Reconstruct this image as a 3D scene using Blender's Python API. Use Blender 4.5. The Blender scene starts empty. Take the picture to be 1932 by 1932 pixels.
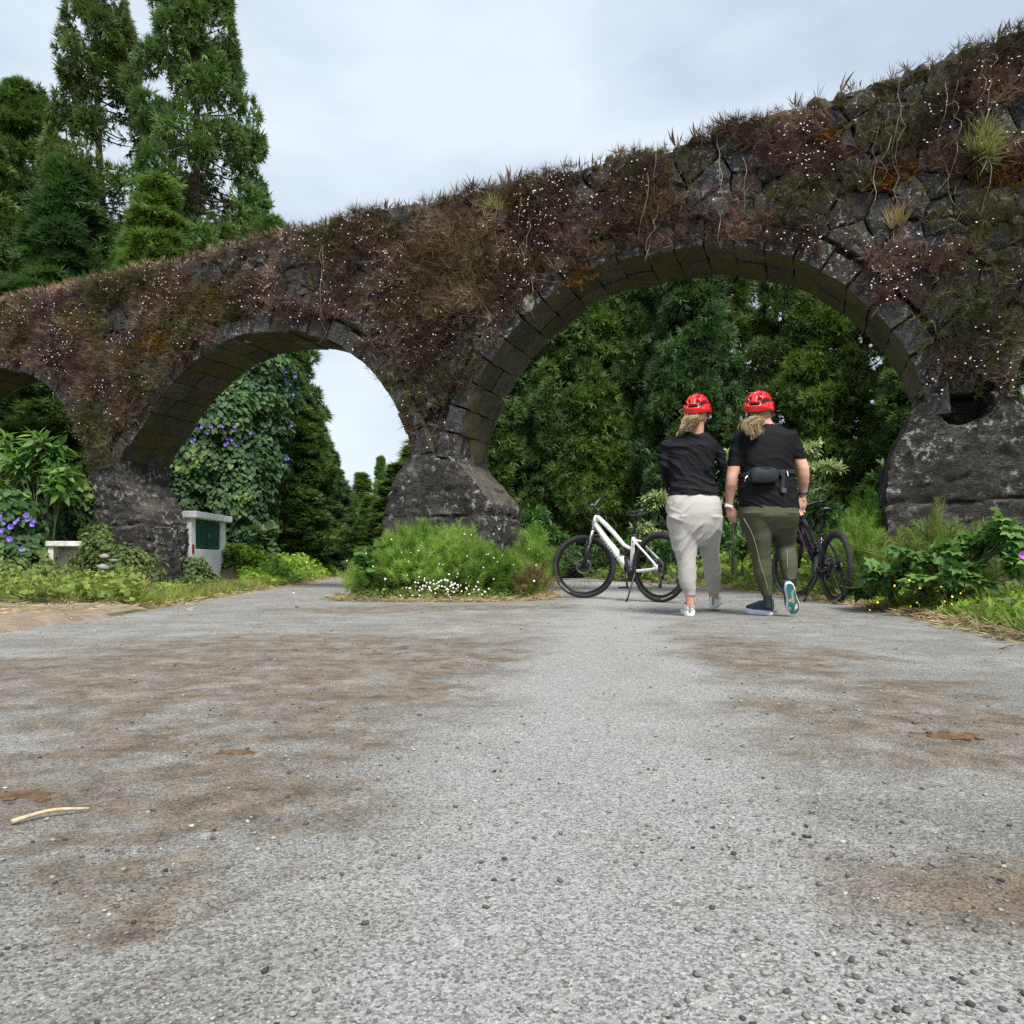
import bpy, bmesh, math, random
import numpy as np
from mathutils import Vector, Matrix, noise
R = math.radians
rng = np.random.default_rng(7)
random.seed(7)
sc = bpy.context.scene
col = sc.collection

# ---------------------------------------------------------------- camera, sky, sun, exposure
F, U0, V0, HC = 1395.0, 966.0, 1062.0, 0.41      # focal length and horizon of the photograph (in 1932nds), camera height
cam = bpy.data.objects.new("camera", bpy.data.cameras.new("camera"))
col.objects.link(cam)
cam.location = (0, 0, HC)
cam.rotation_euler = (R(90), 0, 0)
cam.data.sensor_width = 36
cam.data.lens = 36 * F / 1932
cam.data.shift_y = 96 / 1932
cam.data.clip_start = 0.05
cam.data.clip_end = 1500
sc.camera = cam

w = bpy.data.worlds.new("World")
sc.world = w
w.use_nodes = True
wn, wl = w.node_tree.nodes, w.node_tree.links
for n in list(wn): wn.remove(n)
wo = wn.new("ShaderNodeOutputWorld"); bg = wn.new("ShaderNodeBackground")
sky = wn.new("ShaderNodeTexSky"); sky.sky_type = 'NISHITA'; sky.sun_disc = False
SUN_EL, SUN_ROT = R(54), R(163)
sky.sun_elevation = SUN_EL; sky.sun_rotation = SUN_ROT; sky.air_density = 1.0; sky.dust_density = 2.0
tc = wn.new("ShaderNodeTexCoord"); mp = wn.new("ShaderNodeMapping"); mp.inputs['Scale'].default_value = (1, 1, 2.6)
nz = wn.new("ShaderNodeTexNoise"); nz.inputs['Scale'].default_value = 2.1; nz.inputs['Detail'].default_value = 6; nz.inputs['Roughness'].default_value = .5
rp = wn.new("ShaderNodeValToRGB"); cr = rp.color_ramp
cr.elements[0].position = .38; cr.elements[0].color = (2.25, 2.68, 3.15, 1)
cr.elements[1].position = .62; cr.elements[1].color = (3.3, 3.65, 4.05, 1)
mx = wn.new("ShaderNodeMix"); mx.data_type = 'RGBA'; mx.inputs[0].default_value = .94
wl.new(tc.outputs['Generated'], mp.inputs[0]); wl.new(mp.outputs[0], nz.inputs[0]); wl.new(nz.outputs[0], rp.inputs[0])
wl.new(sky.outputs[0], mx.inputs[6]); wl.new(rp.outputs[0], mx.inputs[7]); wl.new(mx.outputs[2], bg.inputs[0])
bg.inputs[1].default_value = 0.1
wl.new(bg.outputs[0], wo.inputs[0])

sun = bpy.data.objects.new("sun", bpy.data.lights.new("sun", 'SUN'))
col.objects.link(sun)
sun.data.energy = 2.2; sun.data.angle = R(22); sun.data.color = (1, .96, .9)
az = SUN_ROT
sd = Vector((math.sin(az) * math.cos(SUN_EL), math.cos(az) * math.cos(SUN_EL), math.sin(SUN_EL)))
sun.rotation_euler = (-sd).to_track_quat('-Z', 'Y').to_euler()
sun.location = sd * 60
sc.view_settings.view_transform = 'Standard'; sc.view_settings.look = 'None'
sc.view_settings.gamma = 1; sc.view_settings.use_curve_mapping = False
sc.view_settings.exposure = 1.38
sc.render.engine = 'CYCLES'
sc.cycles.use_denoising = False; sc.cycles.use_adaptive_sampling = False; sc.cycles.max_bounces = 6; sc.cycles.diffuse_bounces = 3; sc.cycles.transparent_max_bounces = 4
sc.cycles.transmission_bounces = 3; sc.cycles.glossy_bounces = 2

# ---------------------------------------------------------------- helpers
def P(u, v, Y):
    return Vector(((u - U0) / F * Y, Y, HC + (V0 - v) / F * Y))

def wloc(o):
    p = Vector((0, 0, 0))
    while o is not None:
        p = p + Vector(o.location); o = o.parent
    return p

def tag(o, label=None, cat=None, group=None, kind=None):
    if label: o['label'] = label
    if cat: o['category'] = cat
    if group: o['group'] = group
    if kind: o['kind'] = kind
    return o

def thing(name, label, cat, loc=(0, 0, 0), group=None):
    o = bpy.data.objects.new(name, None); col.objects.link(o)
    o.location = loc; o.empty_display_size = .2
    return tag(o, label, cat, group)

def make_mesh(name, V, Fc, smooth=False, tone=None, matidx=None):
    me = bpy.data.meshes.new(name)
    V = np.asarray(V, dtype=np.float32).reshape(-1, 3)
    if isinstance(Fc, np.ndarray):
        n, k = Fc.shape
        me.vertices.add(len(V)); me.vertices.foreach_set('co', V.ravel())
        me.loops.add(n * k); me.loops.foreach_set('vertex_index', Fc.astype(np.int32).ravel())
        me.polygons.add(n); me.polygons.foreach_set('loop_start', np.arange(0, n * k, k, dtype=np.int32))
        me.update(calc_edges=True)
    else:
        me.from_pydata(V.tolist(), [], [list(map(int, f)) for f in Fc])
        me.update()
    if smooth: me.polygons.foreach_set('use_smooth', np.ones(len(me.polygons), dtype=bool))
    if matidx is not None: me.polygons.foreach_set('material_index', np.asarray(matidx, dtype=np.int32))
    if tone is not None:
        at = me.attributes.new('tone', 'FLOAT', 'POINT'); at.data.foreach_set('value', np.asarray(tone, dtype=np.float32))
    return me

def mk(name, V, Fc, mat, parent=None, smooth=False, tone=None, origin=None, matidx=None, **kw):
    V = np.asarray(V, dtype=np.float64).reshape(-1, 3)
    if origin is None:
        mn, mxx = V.min(0), V.max(0); origin = Vector(((mn[0] + mxx[0]) / 2, (mn[1] + mxx[1]) / 2, mn[2]))
    me = make_mesh(name, V - np.array(origin), Fc, smooth, tone, matidx)
    for m in (mat if isinstance(mat, (list, tuple)) else [mat]): me.materials.append(m)
    o = bpy.data.objects.new(name, me); col.objects.link(o)
    if parent is not None:
        o.parent = parent; o.location = Vector(origin) - wloc(parent)
    else:
        o.location = origin
    return tag(o, **kw)

def copy_tree(o, parent=None):
    c = o.copy(); col.objects.link(c); c.parent = parent
    for ch in list(o.children): copy_tree(ch, c)
    return c

class MB:
    """collects simple shapes into one mesh"""
    def __init__(s): s.V = []; s.F = []
    def add(s, V, Fc):
        b = len(s.V); s.V += [tuple(v) for v in V]; s.F += [tuple(int(i) + b for i in f) for f in Fc]; return s
    def box(s, c, sz, M=None, bev=0.0):
        c = Vector(c); hx, hy, hz = sz[0] / 2, sz[1] / 2, sz[2] / 2
        if bev <= 0:
            P8 = [Vector((x, y, z)) for x in (-hx, hx) for y in (-hy, hy) for z in (-hz, hz)]
            Fc = [(0, 1, 3, 2), (4, 6, 7, 5), (0, 4, 5, 1), (2, 3, 7, 6), (0, 2, 6, 4), (1, 5, 7, 3)]
        else:
            b = min(bev, hx * .9, hy * .9, hz * .9); bm = bmesh.new(); bmesh.ops.create_cube(bm, size=1)
            for v in bm.verts: v.co = Vector((v.co.x * hx * 2, v.co.y * hy * 2, v.co.z * hz * 2))
            bmesh.ops.bevel(bm, geom=list(bm.edges), offset=b, segments=2, affect='EDGES', profile=.6)
            bm.verts.ensure_lookup_table(); P8 = [v.co.copy() for v in bm.verts]; Fc = [[v.index for v in f.verts] for f in bm.faces]; bm.free()
        if M is not None: P8 = [M @ p for p in P8]
        return s.add([p + c for p in P8], Fc)
    def tube(s, pts, r, seg=10, cap=True, flat=1.0, up=None):
        pts = [Vector(p) for p in pts]; n = len(pts)
        rr = list(r) if hasattr(r, '__len__') else [r] * n
        V = []; prev = None
        for i, p in enumerate(pts):
            d = (pts[min(i + 1, n - 1)] - pts[max(i - 1, 0)]).normalized()
            if prev is None:
                a = Vector(up) if up else (Vector((0, 0, 1)) if abs(d.z) < .9 else Vector((1, 0, 0)))
                e = d.cross(a).normalized()
            else:
                e = (prev - d * prev.dot(d)).normalized()
            prev = e; g = d.cross(e).normalized()
            for j in range(seg):
                a = 2 * math.pi * j / seg
                V.append(p + e * math.cos(a) * rr[i] * flat + g * math.sin(a) * rr[i])
        Fc = [(i * seg + j, i * seg + (j + 1) % seg, (i + 1) * seg + (j + 1) % seg, (i + 1) * seg + j) for i in range(n - 1) for j in range(seg)]
        if cap: Fc += [tuple(range(seg))[::-1], tuple((n - 1) * seg + j for j in range(seg))]
        return s.add(V, Fc)
    def sphere(s, c, r, nu=14, nv=9, M=None):
        c = Vector(c); rx, ry, rz = r if hasattr(r, '__len__') else (r, r, r)
        V = []; 
        for i in range(1, nv):
            th = math.pi * i / nv
            for j in range(nu):
                a = 2 * math.pi * j / nu
                V.append(Vector((rx * math.sin(th) * math.cos(a), ry * math.sin(th) * math.sin(a), rz * math.cos(th))))
        V += [Vector((0, 0, rz)), Vector((0, 0, -rz))]
        if M is not None: V = [M @ p for p in V]
        V = [p + c for p in V]; t, b = len(V) - 2, len(V) - 1
        Fc = [(i * nu + j, (i + 1) * nu + j, (i + 1) * nu + (j + 1) % nu, i * nu + (j + 1) % nu) for i in range(nv - 2) for j in range(nu)]
        Fc += [(t, j, (j + 1) % nu) for j in range(nu)] + [(b, (nv - 2) * nu + (j + 1) % nu, (nv - 2) * nu + j) for j in range(nu)]
        return s.add(V, Fc)
    def cap(s, a, b, ra, rb, seg=12):
        """tapered capsule"""
        a, b = Vector(a), Vector(b); d = (b - a); L = d.length; d.normalize(); pts = []; rr = []
        for q in (-1, -.7, -.35): pts.append(a + d * ra * q); rr.append(ra * math.sqrt(max(1 - q * q, .003)))
        pts.append(a); rr.append(ra)
        pts.append(b); rr.append(rb)
        for q in (.35, .7, 1): pts.append(b + d * rb * q); rr.append(rb * math.sqrt(max(1 - q * q, .003)))
        return s.tube(pts, rr, seg)
    def torus(s, c, R_, r, nu=48, nv=10, axis='y', rz=None):
        V = []; c = Vector(c)
        for i in range(nu):
            a = 2 * math.pi * i / nu
            for j in range(nv):
                b = 2 * math.pi * j / nv
                q = R_ + r * math.cos(b); h = (rz or r) * math.sin(b)
                V.append(c + (Vector((q * math.cos(a), h, q * math.sin(a))) if axis == 'y' else Vector((q * math.cos(a), q * math.sin(a), h)) if axis == 'z' else Vector((h, q * math.cos(a), q * math.sin(a)))))
        return s.add(V, [(i * nv + j, i * nv + (j + 1) % nv, ((i + 1) % nu) * nv + (j + 1) % nv, ((i + 1) % nu) * nv + j) for i in range(nu) for j in range(nv)])
    def rings(s, RG, cap=True):
        """loft of equal-length closed rings"""
        n = len(RG[0]); V = [p for r_ in RG for p in r_]
        Fc = [(i * n + j, i * n + (j + 1) % n, (i + 1) * n + (j + 1) % n, (i + 1) * n + j) for i in range(len(RG) - 1) for j in range(n)]
        if cap: Fc += [tuple(range(n))[::-1], tuple((len(RG) - 1) * n + j for j in range(n))]
        return s.add(V, Fc)
    def build(s, name, mat, parent=None, smooth=False, **kw):
        return mk(name, s.V, s.F, mat, parent, smooth=smooth, **kw)

def remesh(mb, voxel=.01, smooth=6, disp=None, name='tmp'):
    """union of overlapping closed shapes as one continuous surface"""
    me = bpy.data.meshes.new(name); me.from_pydata([tuple(v) for v in mb.V], [], mb.F)
    bm = bmesh.new(); bm.from_mesh(me); bmesh.ops.recalc_face_normals(bm, faces=bm.faces); bm.to_mesh(me); bm.free()
    o = bpy.data.objects.new(name, me); col.objects.link(o)
    m = o.modifiers.new('r', 'REMESH'); m.mode = 'VOXEL'; m.voxel_size = voxel
    if smooth: k = o.modifiers.new('s', 'SMOOTH'); k.factor = .5; k.iterations = smooth
    dg = bpy.context.evaluated_depsgraph_get(); dg.update()
    e = o.evaluated_get(dg); em = e.to_mesh()
    n = len(em.vertices); V = np.empty(n * 3); em.vertices.foreach_get('co', V); V = V.reshape(-1, 3)
    N = np.empty(n * 3); em.vertices.foreach_get('normal', N); N = N.reshape(-1, 3)
    Fc = [tuple(p.vertices) for p in em.polygons]
    e.to_mesh_clear(); bpy.data.objects.remove(o); bpy.data.meshes.remove(me)
    if disp is not None:
        D = np.array([disp(Vector(p)) for p in V]); V = V + N * D[:, None]
    if Fc and all(len(f) == 4 for f in Fc): Fc = np.array(Fc)
    return V, Fc

# ---------------------------------------------------------------- materials
class NT:
    def __init__(s, name):
        s.m = bpy.data.materials.new(name); s.m.use_nodes = True; s.n = s.m.node_tree.nodes; s.l = s.m.node_tree.links
        s.b = s.n['Principled BSDF']; s.out = s.n['Material Output']
        s.geo = s.n.new('ShaderNodeNewGeometry'); s.pos = s.geo.outputs['Position']
    def noise(s, scale, detail=5, rough=.55, vec=None, dist=0):
        n = s.n.new('ShaderNodeTexNoise'); n.inputs['Scale'].default_value = scale; n.inputs['Detail'].default_value = detail
        n.inputs['Roughness'].default_value = rough; n.inputs['Distortion'].default_value = dist; s.l.new(vec or s.pos, n.inputs['Vector']); return n.outputs['Fac']
    def vor(s, scale, feature='F1', out='Distance', vec=None):
        n = s.n.new('ShaderNodeTexVoronoi'); n.feature = feature; n.inputs['Scale'].default_value = scale; s.l.new(vec or s.pos, n.inputs['Vector']); return n.outputs[out]
    def scalev(s, sc3, vec=None):
        n = s.n.new('ShaderNodeMapping'); n.inputs['Scale'].default_value = sc3; s.l.new(vec or s.pos, n.inputs[0]); return n.outputs[0]
    def ramp(s, fac, stops, interp='LINEAR'):
        n = s.n.new('ShaderNodeValToRGB'); c = n.color_ramp; c.interpolation = interp
        while len(c.elements) < len(stops): c.elements.new(.5)
        for e, (p, cc) in zip(c.elements, stops):
            e.position = p; e.color = (*cc, 1) if hasattr(cc, '__len__') else (cc, cc, cc, 1)
        s.l.new(fac, n.inputs[0]); return n.outputs[0]
    def mix(s, fac, a, b, mode='MIX'):
        n = s.n.new('ShaderNodeMix'); n.data_type = 'RGBA'; n.blend_type = mode
        for val, i in ((fac, 0), (a, 6), (b, 7)):
            if hasattr(val, 'is_output') or isinstance(val, bpy.types.NodeSocket): s.l.new(val, n.inputs[i])
            elif hasattr(val, '__len__'): n.inputs[i].default_value = (*val, 1)
            else: n.inputs[i].default_value = val
        return n.outputs[2]
    def math(s, op, a, b=None, c=None, clamp=False):
        n = s.n.new('ShaderNodeMath'); n.operation = op; n.use_clamp = clamp
        for i, val in enumerate((a, b, c)):
            if val is None: continue
            if isinstance(val, bpy.types.NodeSocket): s.l.new(val, n.inputs[i])
            else: n.inputs[i].default_value = val
        return n.outputs[0]
    def attr(s, name='tone'):
        n = s.n.new('ShaderNodeAttribute'); n.attribute_name = name; return n.outputs['Fac']
    def bump(s, h, strength=.5, dist=.01):
        n = s.n.new('ShaderNodeBump'); n.inputs['Strength'].default_value = strength; n.inputs['Distance'].default_value = dist
        s.l.new(h, n.inputs['Height']); s.l.new(n.outputs[0], s.b.inputs['Normal']); return s
    def color(s, c):
        if isinstance(c, bpy.types.NodeSocket): s.l.new(c, s.b.inputs['Base Color'])
        else: s.b.inputs['Base Color'].default_value = (*c, 1)
        s.c = c; return s
    def set(s, rough=None, metal=None, spec=None, **kw):
        if rough is not None:
            if isinstance(rough, bpy.types.NodeSocket): s.l.new(rough, s.b.inputs['Roughness'])
            else: s.b.inputs['Roughness'].default_value = rough
        if metal is not None: s.b.inputs['Metallic'].default_value = metal
        if spec is not None: s.b.inputs['Specular IOR Level'].default_value = spec
        for k, v in kw.items(): s.b.inputs[k].default_value = v
        return s
    def translucent(s, fac=.35, gain=1.3):
        t = s.n.new('ShaderNodeBsdfTranslucent'); m = s.n.new('ShaderNodeMixShader'); m.inputs[0].default_value = fac
        if isinstance(s.c, bpy.types.NodeSocket):
            g = s.mix(1.0, s.c, (gain, gain * 1.05, gain * .6), 'MULTIPLY'); s.l.new(g, t.inputs[0])
        else: t.inputs[0].default_value = (*[min(1, x * gain) for x in s.c], 1)
        s.l.new(s.b.outputs[0], m.inputs[1]); s.l.new(t.outputs[0], m.inputs[2]); s.l.new(m.outputs[0], s.out.inputs[0]); return s

def simple(name, c, rough=.6, metal=0, c2=None, ns=8, bump=0, bs=60, spec=.5, **kw):
    t = NT(name)
    if c2 is not None: t.color(t.mix(t.ramp(t.noise(ns), [(.35, 0.), (.65, 1.)]), c, c2))
    else: t.color(c)
    t.set(rough, metal, spec, **kw)
    if bump: t.bump(t.noise(bs, 4), bump, .004)
    return t.m

def leafmat(name, stops, rough=.55, trans=.3, spec=.3):
    """stops: colours over the 'tone' that each leaf carries, varied by a slow noise"""
    t = NT(name)
    c = t.ramp(t.attr(), stops)
    v = t.ramp(t.noise(.9, 3), [(.3, (.75, .8, .75)), (.7, (1.2, 1.15, 1.05))])
    t.color(t.mix(1.0, c, v, 'MULTIPLY')); t.set(rough, 0, spec); t.translucent(trans)
    return t.m

# ---------------------------------------------------------------- foliage tools
def norm(a): return a / np.maximum(np.linalg.norm(a, axis=-1, keepdims=True), 1e-9)

def scatter(tv, tf, pos, d, scale, nrm=None, tone=None):
    """copies of a template (along +Y, facing +Z) at pos, pointing along d; returns V, F, tone"""
    pos = np.asarray(pos); n = len(pos); d = norm(np.asarray(d))
    if nrm is None: nrm = rng.normal(size=(n, 3))
    x = norm(np.cross(d, nrm)); z = np.cross(x, d)
    sc_ = np.asarray(scale); sc_ = np.full(n, sc_) if sc_.ndim == 0 else sc_
    tv = np.asarray(tv, float)
    V = (tv[None, :, 0, None] * x[:, None] + tv[None, :, 1, None] * d[:, None] + tv[None, :, 2, None] * z[:, None]) * sc_[:, None, None] + pos[:, None]
    tf = np.asarray(tf); Fc = (tf[None] + (np.arange(n) * len(tv))[:, None, None]).reshape(-1, tf.shape[1])
    t = np.repeat(rng.random(n) if tone is None else tone, len(tv))
    return V.reshape(-1, 3), Fc, t

def merge(parts):
    b = 0; VV = []; FF = []; TT = []
    for V, Fc, t in parts:
        if Fc.shape[1] == 3: Fc = np.concatenate([Fc, Fc[:, 2:3]], 1) if False else Fc
        VV.append(V); FF.append(Fc + b); TT.append(t); b += len(V)
    return np.concatenate(VV), np.concatenate(FF), np.concatenate(TT)

def blades(n, spread=.6, width=.1, bend=.3, seed=0, lmin=.6):
    """fan of tapered triangles pairs, along +Y"""
    r = random.Random(seed); V = []; Fc = []
    for i in range(n):
        a = (i / (max(n - 1, 1)) - .5) * 2 * spread + r.uniform(-.1, .1); L = r.uniform(lmin, 1); h = r.uniform(-bend, bend)
        dx, dy = math.sin(a), math.cos(a); px, py = dy, -dx; w_ = width * r.uniform(.7, 1.2)
        b = len(V); z0 = r.uniform(-.1, .1)
        V += [(0, 0, 0), (dx * L * .5 + px * w_ / 2, dy * L * .5 + py * w_ / 2, h * .45 + z0), (dx * L, dy * L, h), (dx * L * .5 - px * w_ / 2, dy * L * .5 - py * w_ / 2, h * .45 + z0 * .5)]
        Fc += [(b, b + 1, b + 2), (b, b + 2, b + 3)]
    return np.array(V), np.array(Fc)

def spikes(n, spread=.6, width=.1, bend=.3, seed=0, lmin=.6):
    """fan of single narrow triangles"""
    r = random.Random(seed); V = []; Fc = []
    for i in range(n):
        a = (i / (max(n - 1, 1)) - .5) * 2 * spread + r.uniform(-.12, .12); L = r.uniform(lmin, 1); h = r.uniform(-bend, bend); dx, dy = math.sin(a), math.cos(a); w_ = width * r.uniform(.7, 1.2) / 2; b = len(V)
        s0 = L * .12; tw = r.uniform(-.6, .6) * w_
        V += [(dx * s0 + dy * w_, dy * s0 - dx * w_, tw), (dx * L, dy * L, h), (dx * s0 - dy * w_, dy * s0 + dx * w_, -tw)]; Fc += [(b, b + 1, b + 2)]
    return np.array(V), np.array(Fc)
HEART = (np.array([(0, 0, 0), (.32, -.12, .05), (.5, .22, .02), (.3, .62, -.04), (0, 1, -.12), (-.3, .62, -.04), (-.5, .22, .02), (-.32, -.12, .05), (0, .4, -.08)]),
         np.array([(8, i, (i + 1)) for i in range(0, 7)] + [(8, 7, 0)]))
LANCE = (np.array([(0, 0, 0), (.16, .35, .04), (.12, .7, 0), (0, 1, -.1), (-.12, .7, 0), (-.16, .35, .04), (0, .5, -.03)]),
         np.array([(6, i, (i + 1) % 6) for i in range(6)]))
ROUND = (np.array([(0, 0, 0), (.42, .3, .06), (.34, .78, .0), (0, 1, -.06), (-.34, .78, 0), (-.42, .3, .06)]),
         np.array([(0, 1, 5), (1, 2, 4), (1, 4, 5), (2, 3, 4)]))
LOBED = (np.array([(0, 0, 0), (.3, -.1, .04), (.55, .1, .0), (.42, .35, .02), (.5, .62, -.06), (.2, .6, -.02), (0, 1, -.15), (-.2, .6, -.02), (-.5, .62, -.06), (-.42, .35, .02), (-.55, .1, 0), (-.3, -.1, .04), (0, .4, -.06)]),
         np.array([(12, i, (i + 1) % 12) for i in range(12)]))

def fnoise(p, s=1.0): return noise.noise(Vector(p) * s)
# ---------------------------------------------------------------- ground and road
ROAD = [(-3.3, -4), (-3.05, 2), (-2.98, 4.3), (-3.05, 5.55), (-3.28, 7.3), (-3.76, 10.8), (-4.06, 13.95), (-5.6, 24.9), (-7.7, 36), (-12, 60), (-20, 90),
        (-17, 90), (-9, 60), (-5.0, 36), (-3.3, 24), (-2.2, 14), (-1.95, 10), (-1.85, 8.1), (-1.2, 7.8), (-.3, 7.85), (.25, 8.15), (.5, 9.5), (.5, 12), (-.1, 17), (-.7, 21), (-.9, 23.5),
        (1.0, 23.5), (1.2, 22), (2.2, 17.5), (3.2, 13.3), (3.47, 10.2), (3.34, 7.3), (3.16, 6.0), (2.6, 3.74), (2.25, 2.3), (2.1, -4)]
def densify(poly, step=.3, wob=.05):
    out = []
    for i in range(len(poly)):
        a, b = Vector((*poly[i], 0)), Vector((*poly[(i + 1) % len(poly)], 0)); n = max(1, int((b - a).length / step))
        for k in range(n):
            p = a.lerp(b, k / n); q = noise.noise(p * 1.3) * wob + noise.noise(p * 5) * wob * .5
            t = (b - a).normalized(); out.append((p.x - t.y * q, p.y + t.x * q))
    return out
ROADD = densify(ROAD)
RP = np.array(ROADD); RQ = np.roll(RP, -1, 0)
def road_dist(X, Y):
    """signed distance to the paved area, negative on it"""
    X = np.atleast_1d(np.asarray(X, float)); Y = np.atleast_1d(np.asarray(Y, float)); out = np.empty(len(X))
    for s in range(0, len(X), 4000):
        x = X[s:s + 4000, None]; y = Y[s:s + 4000, None]
        dx, dy = RQ[:, 0] - RP[:, 0], RQ[:, 1] - RP[:, 1]
        t = np.clip(((x - RP[:, 0]) * dx + (y - RP[:, 1]) * dy) / (dx * dx + dy * dy + 1e-12), 0, 1)
        dd = np.hypot(x - RP[:, 0] - t * dx, y - RP[:, 1] - t * dy).min(1)
        cr_ = ((RP[:, 1] > y) != (RQ[:, 1] > y)) & (x < (RQ[:, 0] - RP[:, 0]) * (y - RP[:, 1]) / (RQ[:, 1] - RP[:, 1] + 1e-12) + RP[:, 0])
        out[s:s + 4000] = np.where(cr_.sum(1) % 2 == 1, -dd, dd)
    return out
def hgt(X, Y):
    X = np.atleast_1d(np.asarray(X, float)); Y = np.atleast_1d(np.asarray(Y, float)); d = road_dist(X, Y)
    dd = np.clip(d, 0, None)
    right = (X > .3)
    island = (X > -3.2) & (X < .8) & (Y > 7)
    far = np.clip((Y - 9) / 5, 0, 1)
    slope = np.where(island, .05, np.where(right, .05 + .11 * far, .03 + .3 * np.clip((Y - 14.1) / .6, 0, 1)))
    h = .02 + np.minimum(dd * slope, np.where(right, .25 + .45 * far, .12 + .5 * np.clip((Y - 14.1) / .7, 0, 1)))
    dirt = (X < -2.9) & (Y < 6.6)
    h = np.where(dirt, .012 + dd * .02, h)
    wob = np.array([noise.noise(Vector((a * .7, b * .7, 0))) for a, b in zip(X, Y)]) * .06 * np.clip(dd * 2, 0, 1)
    return np.where(d < .02, -.05, h + wob)

t = NT('ground_soil')
c = t.ramp(t.noise(1.2, 6), [(.3, (.05, .055, .02)), (.5, (.09, .085, .035)), (.7, (.14, .115, .065))])
c = t.mix(t.ramp(t.noise(22, 4), [(.45, 0.), (.62, 1.)]), c, (.17, .14, .09))
t.color(c).set(.95, 0, .1); t.bump(t.noise(30, 6), .8, .03); M_SOIL = t.m

xs = np.unique(np.concatenate([np.arange(-10, 12.01, .22), np.linspace(-60, -10, 40), np.linspace(12, 60, 40), np.linspace(-400, -60, 12), np.linspace(60, 400, 12)]))
ys = np.unique(np.concatenate([np.arange(-4, 26, .22), np.linspace(-60, -4, 10), np.linspace(26, 90, 50), np.linspace(90, 600, 14)]))
gx, gy = np.meshgrid(xs, ys); gz = hgt(gx.ravel(), gy.ravel())
nx, ny = len(xs), len(ys); ii, jj = np.meshgrid(np.arange(nx - 1), np.arange(ny - 1)); q = (jj * nx + ii).ravel()
mk('ground', np.stack([gx.ravel(), gy.ravel(), gz], 1), np.stack([q, q + 1, q + nx + 1, q + nx], 1), M_SOIL, smooth=True, kind='structure', origin=(0, 0, 0))

# worn pale asphalt with brown dirt washed over it in drifts
t = NT('worn_asphalt')
def blob(bx, by, rx, ry, ang=0):
    m = t.n.new('ShaderNodeMapping'); m.vector_type = 'TEXTURE'; m.inputs['Location'].default_value = (bx, by, 0); m.inputs['Rotation'].default_value = (0, 0, ang); m.inputs['Scale'].default_value = (rx, ry, 1)
    t.l.new(wpos, m.inputs[0]); g = t.n.new('ShaderNodeVectorMath'); g.operation = 'LENGTH'; t.l.new(m.outputs[0], g.inputs[0])
    return t.math('SUBTRACT', 1.0, g.outputs['Value'], clamp=True)
nn = t.n.new('ShaderNodeTexNoise'); nn.inputs['Scale'].default_value = 2.6; nn.inputs['Detail'].default_value = 5; t.l.new(t.pos, nn.inputs[0])
va = t.n.new('ShaderNodeVectorMath'); va.operation = 'MULTIPLY_ADD'; t.l.new(nn.outputs['Color'], va.inputs[0]); va.inputs[1].default_value = (.9, .9, 0); va.inputs[2].default_value = (-.45, -.45, 0)
vb = t.n.new('ShaderNodeVectorMath'); vb.operation = 'ADD'; t.l.new(va.outputs[0], vb.inputs[0]); t.l.new(t.pos, vb.inputs[1]); wpos = vb.outputs[0]
def G(u, v): Y = HC * F / (v - V0); return (u - U0) / F * Y, Y
tot = None
for (u, v, rx, ry, ang) in [(470, 1330, .55, .22, .3), (330, 1400, .45, .3, .6), (150, 1440, .35, .22, .1), (420, 1470, .3, .12, .2), (300, 1255, 1.1, .32, .1), (600, 1250, .9, .5, 0), (560, 1290, .7, .3, .2),
                            (90, 1305, .7, .3, 0), (230, 1530, .35, .1, .1), (60, 1500, .2, .12, 0), (1180, 1260, .35, .25, 0), (1420, 1350, .35, .3, 0), (1600, 1600, .3, .09, -.3), (1450, 1640, .22, .08, 0), (1850, 1400, .3, .3, 0),
                            (1700, 1660, .3, .07, 0), (620, 1220, 1.2, .5, 0), (1350, 1230, .6, .6, 0), (1750, 1330, .3, .35, 0), (380, 1640, .2, .06, 0), (680, 1150, .8, .35, 0), (900, 1145, 1.2, .3, 0)]:
    bx, by = G(u, v); b_ = blob(bx, by, rx * 1.25, ry * 1.6, ang); tot = b_ if tot is None else t.math('MAXIMUM', tot, b_)
sx = t.n.new('ShaderNodeSeparateXYZ'); t.l.new(wpos, sx.inputs[0])
lane = t.math('ABSOLUTE', t.math('SUBTRACT', sx.outputs[0], t.math('MULTIPLY_ADD', sx.outputs[1], .135, .0)))
lane = t.ramp(lane, [(.22, 1.), (.48, 0.)])
dirt = t.math('MULTIPLY', t.ramp(tot, [(.0, 0.), (.35, 1.)]), t.ramp(t.noise(5, 9, .8), [(.38, .12), (.57, 1.)]))
fine = t.noise(150, 5, .75); grain = t.vor(300, out='Color')
g2 = t.n.new('ShaderNodeSeparateColor'); t.l.new(grain, g2.inputs[0])
base = t.ramp(t.noise(1.5, 9, .74), [(.3, (.19, .186, .176)), (.48, (.285, .281, .268)), (.68, (.40, .396, .382))])
base = t.mix(t.ramp(t.noise(5, 5, .7), [(.42, 0.), (.62, .8)]), base, (.205, .193, .172))
agg = t.ramp(g2.outputs[0], [(0, (.25, .25, .25)), (.22, (.6, .59, .57)), (.55, (1., 1., .99)), (.86, (1.25, 1.24, 1.2)), (1, (1.5, 1.48, 1.4))], 'LINEAR')
base = t.mix(t.math('MULTIPLY', lane, .8), base, (.365, .367, .365))
base = t.mix(.85, base, agg, 'MULTIPLY')
base = t.mix(t.ramp(fine, [(.36, .75), (.46, 0.)]), base, (.10, .098, .092))
base = t.mix(t.ramp(t.noise(38, 4, .6), [(.58, 0.), (.7, .55)]), base, (.52, .51, .47))
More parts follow.
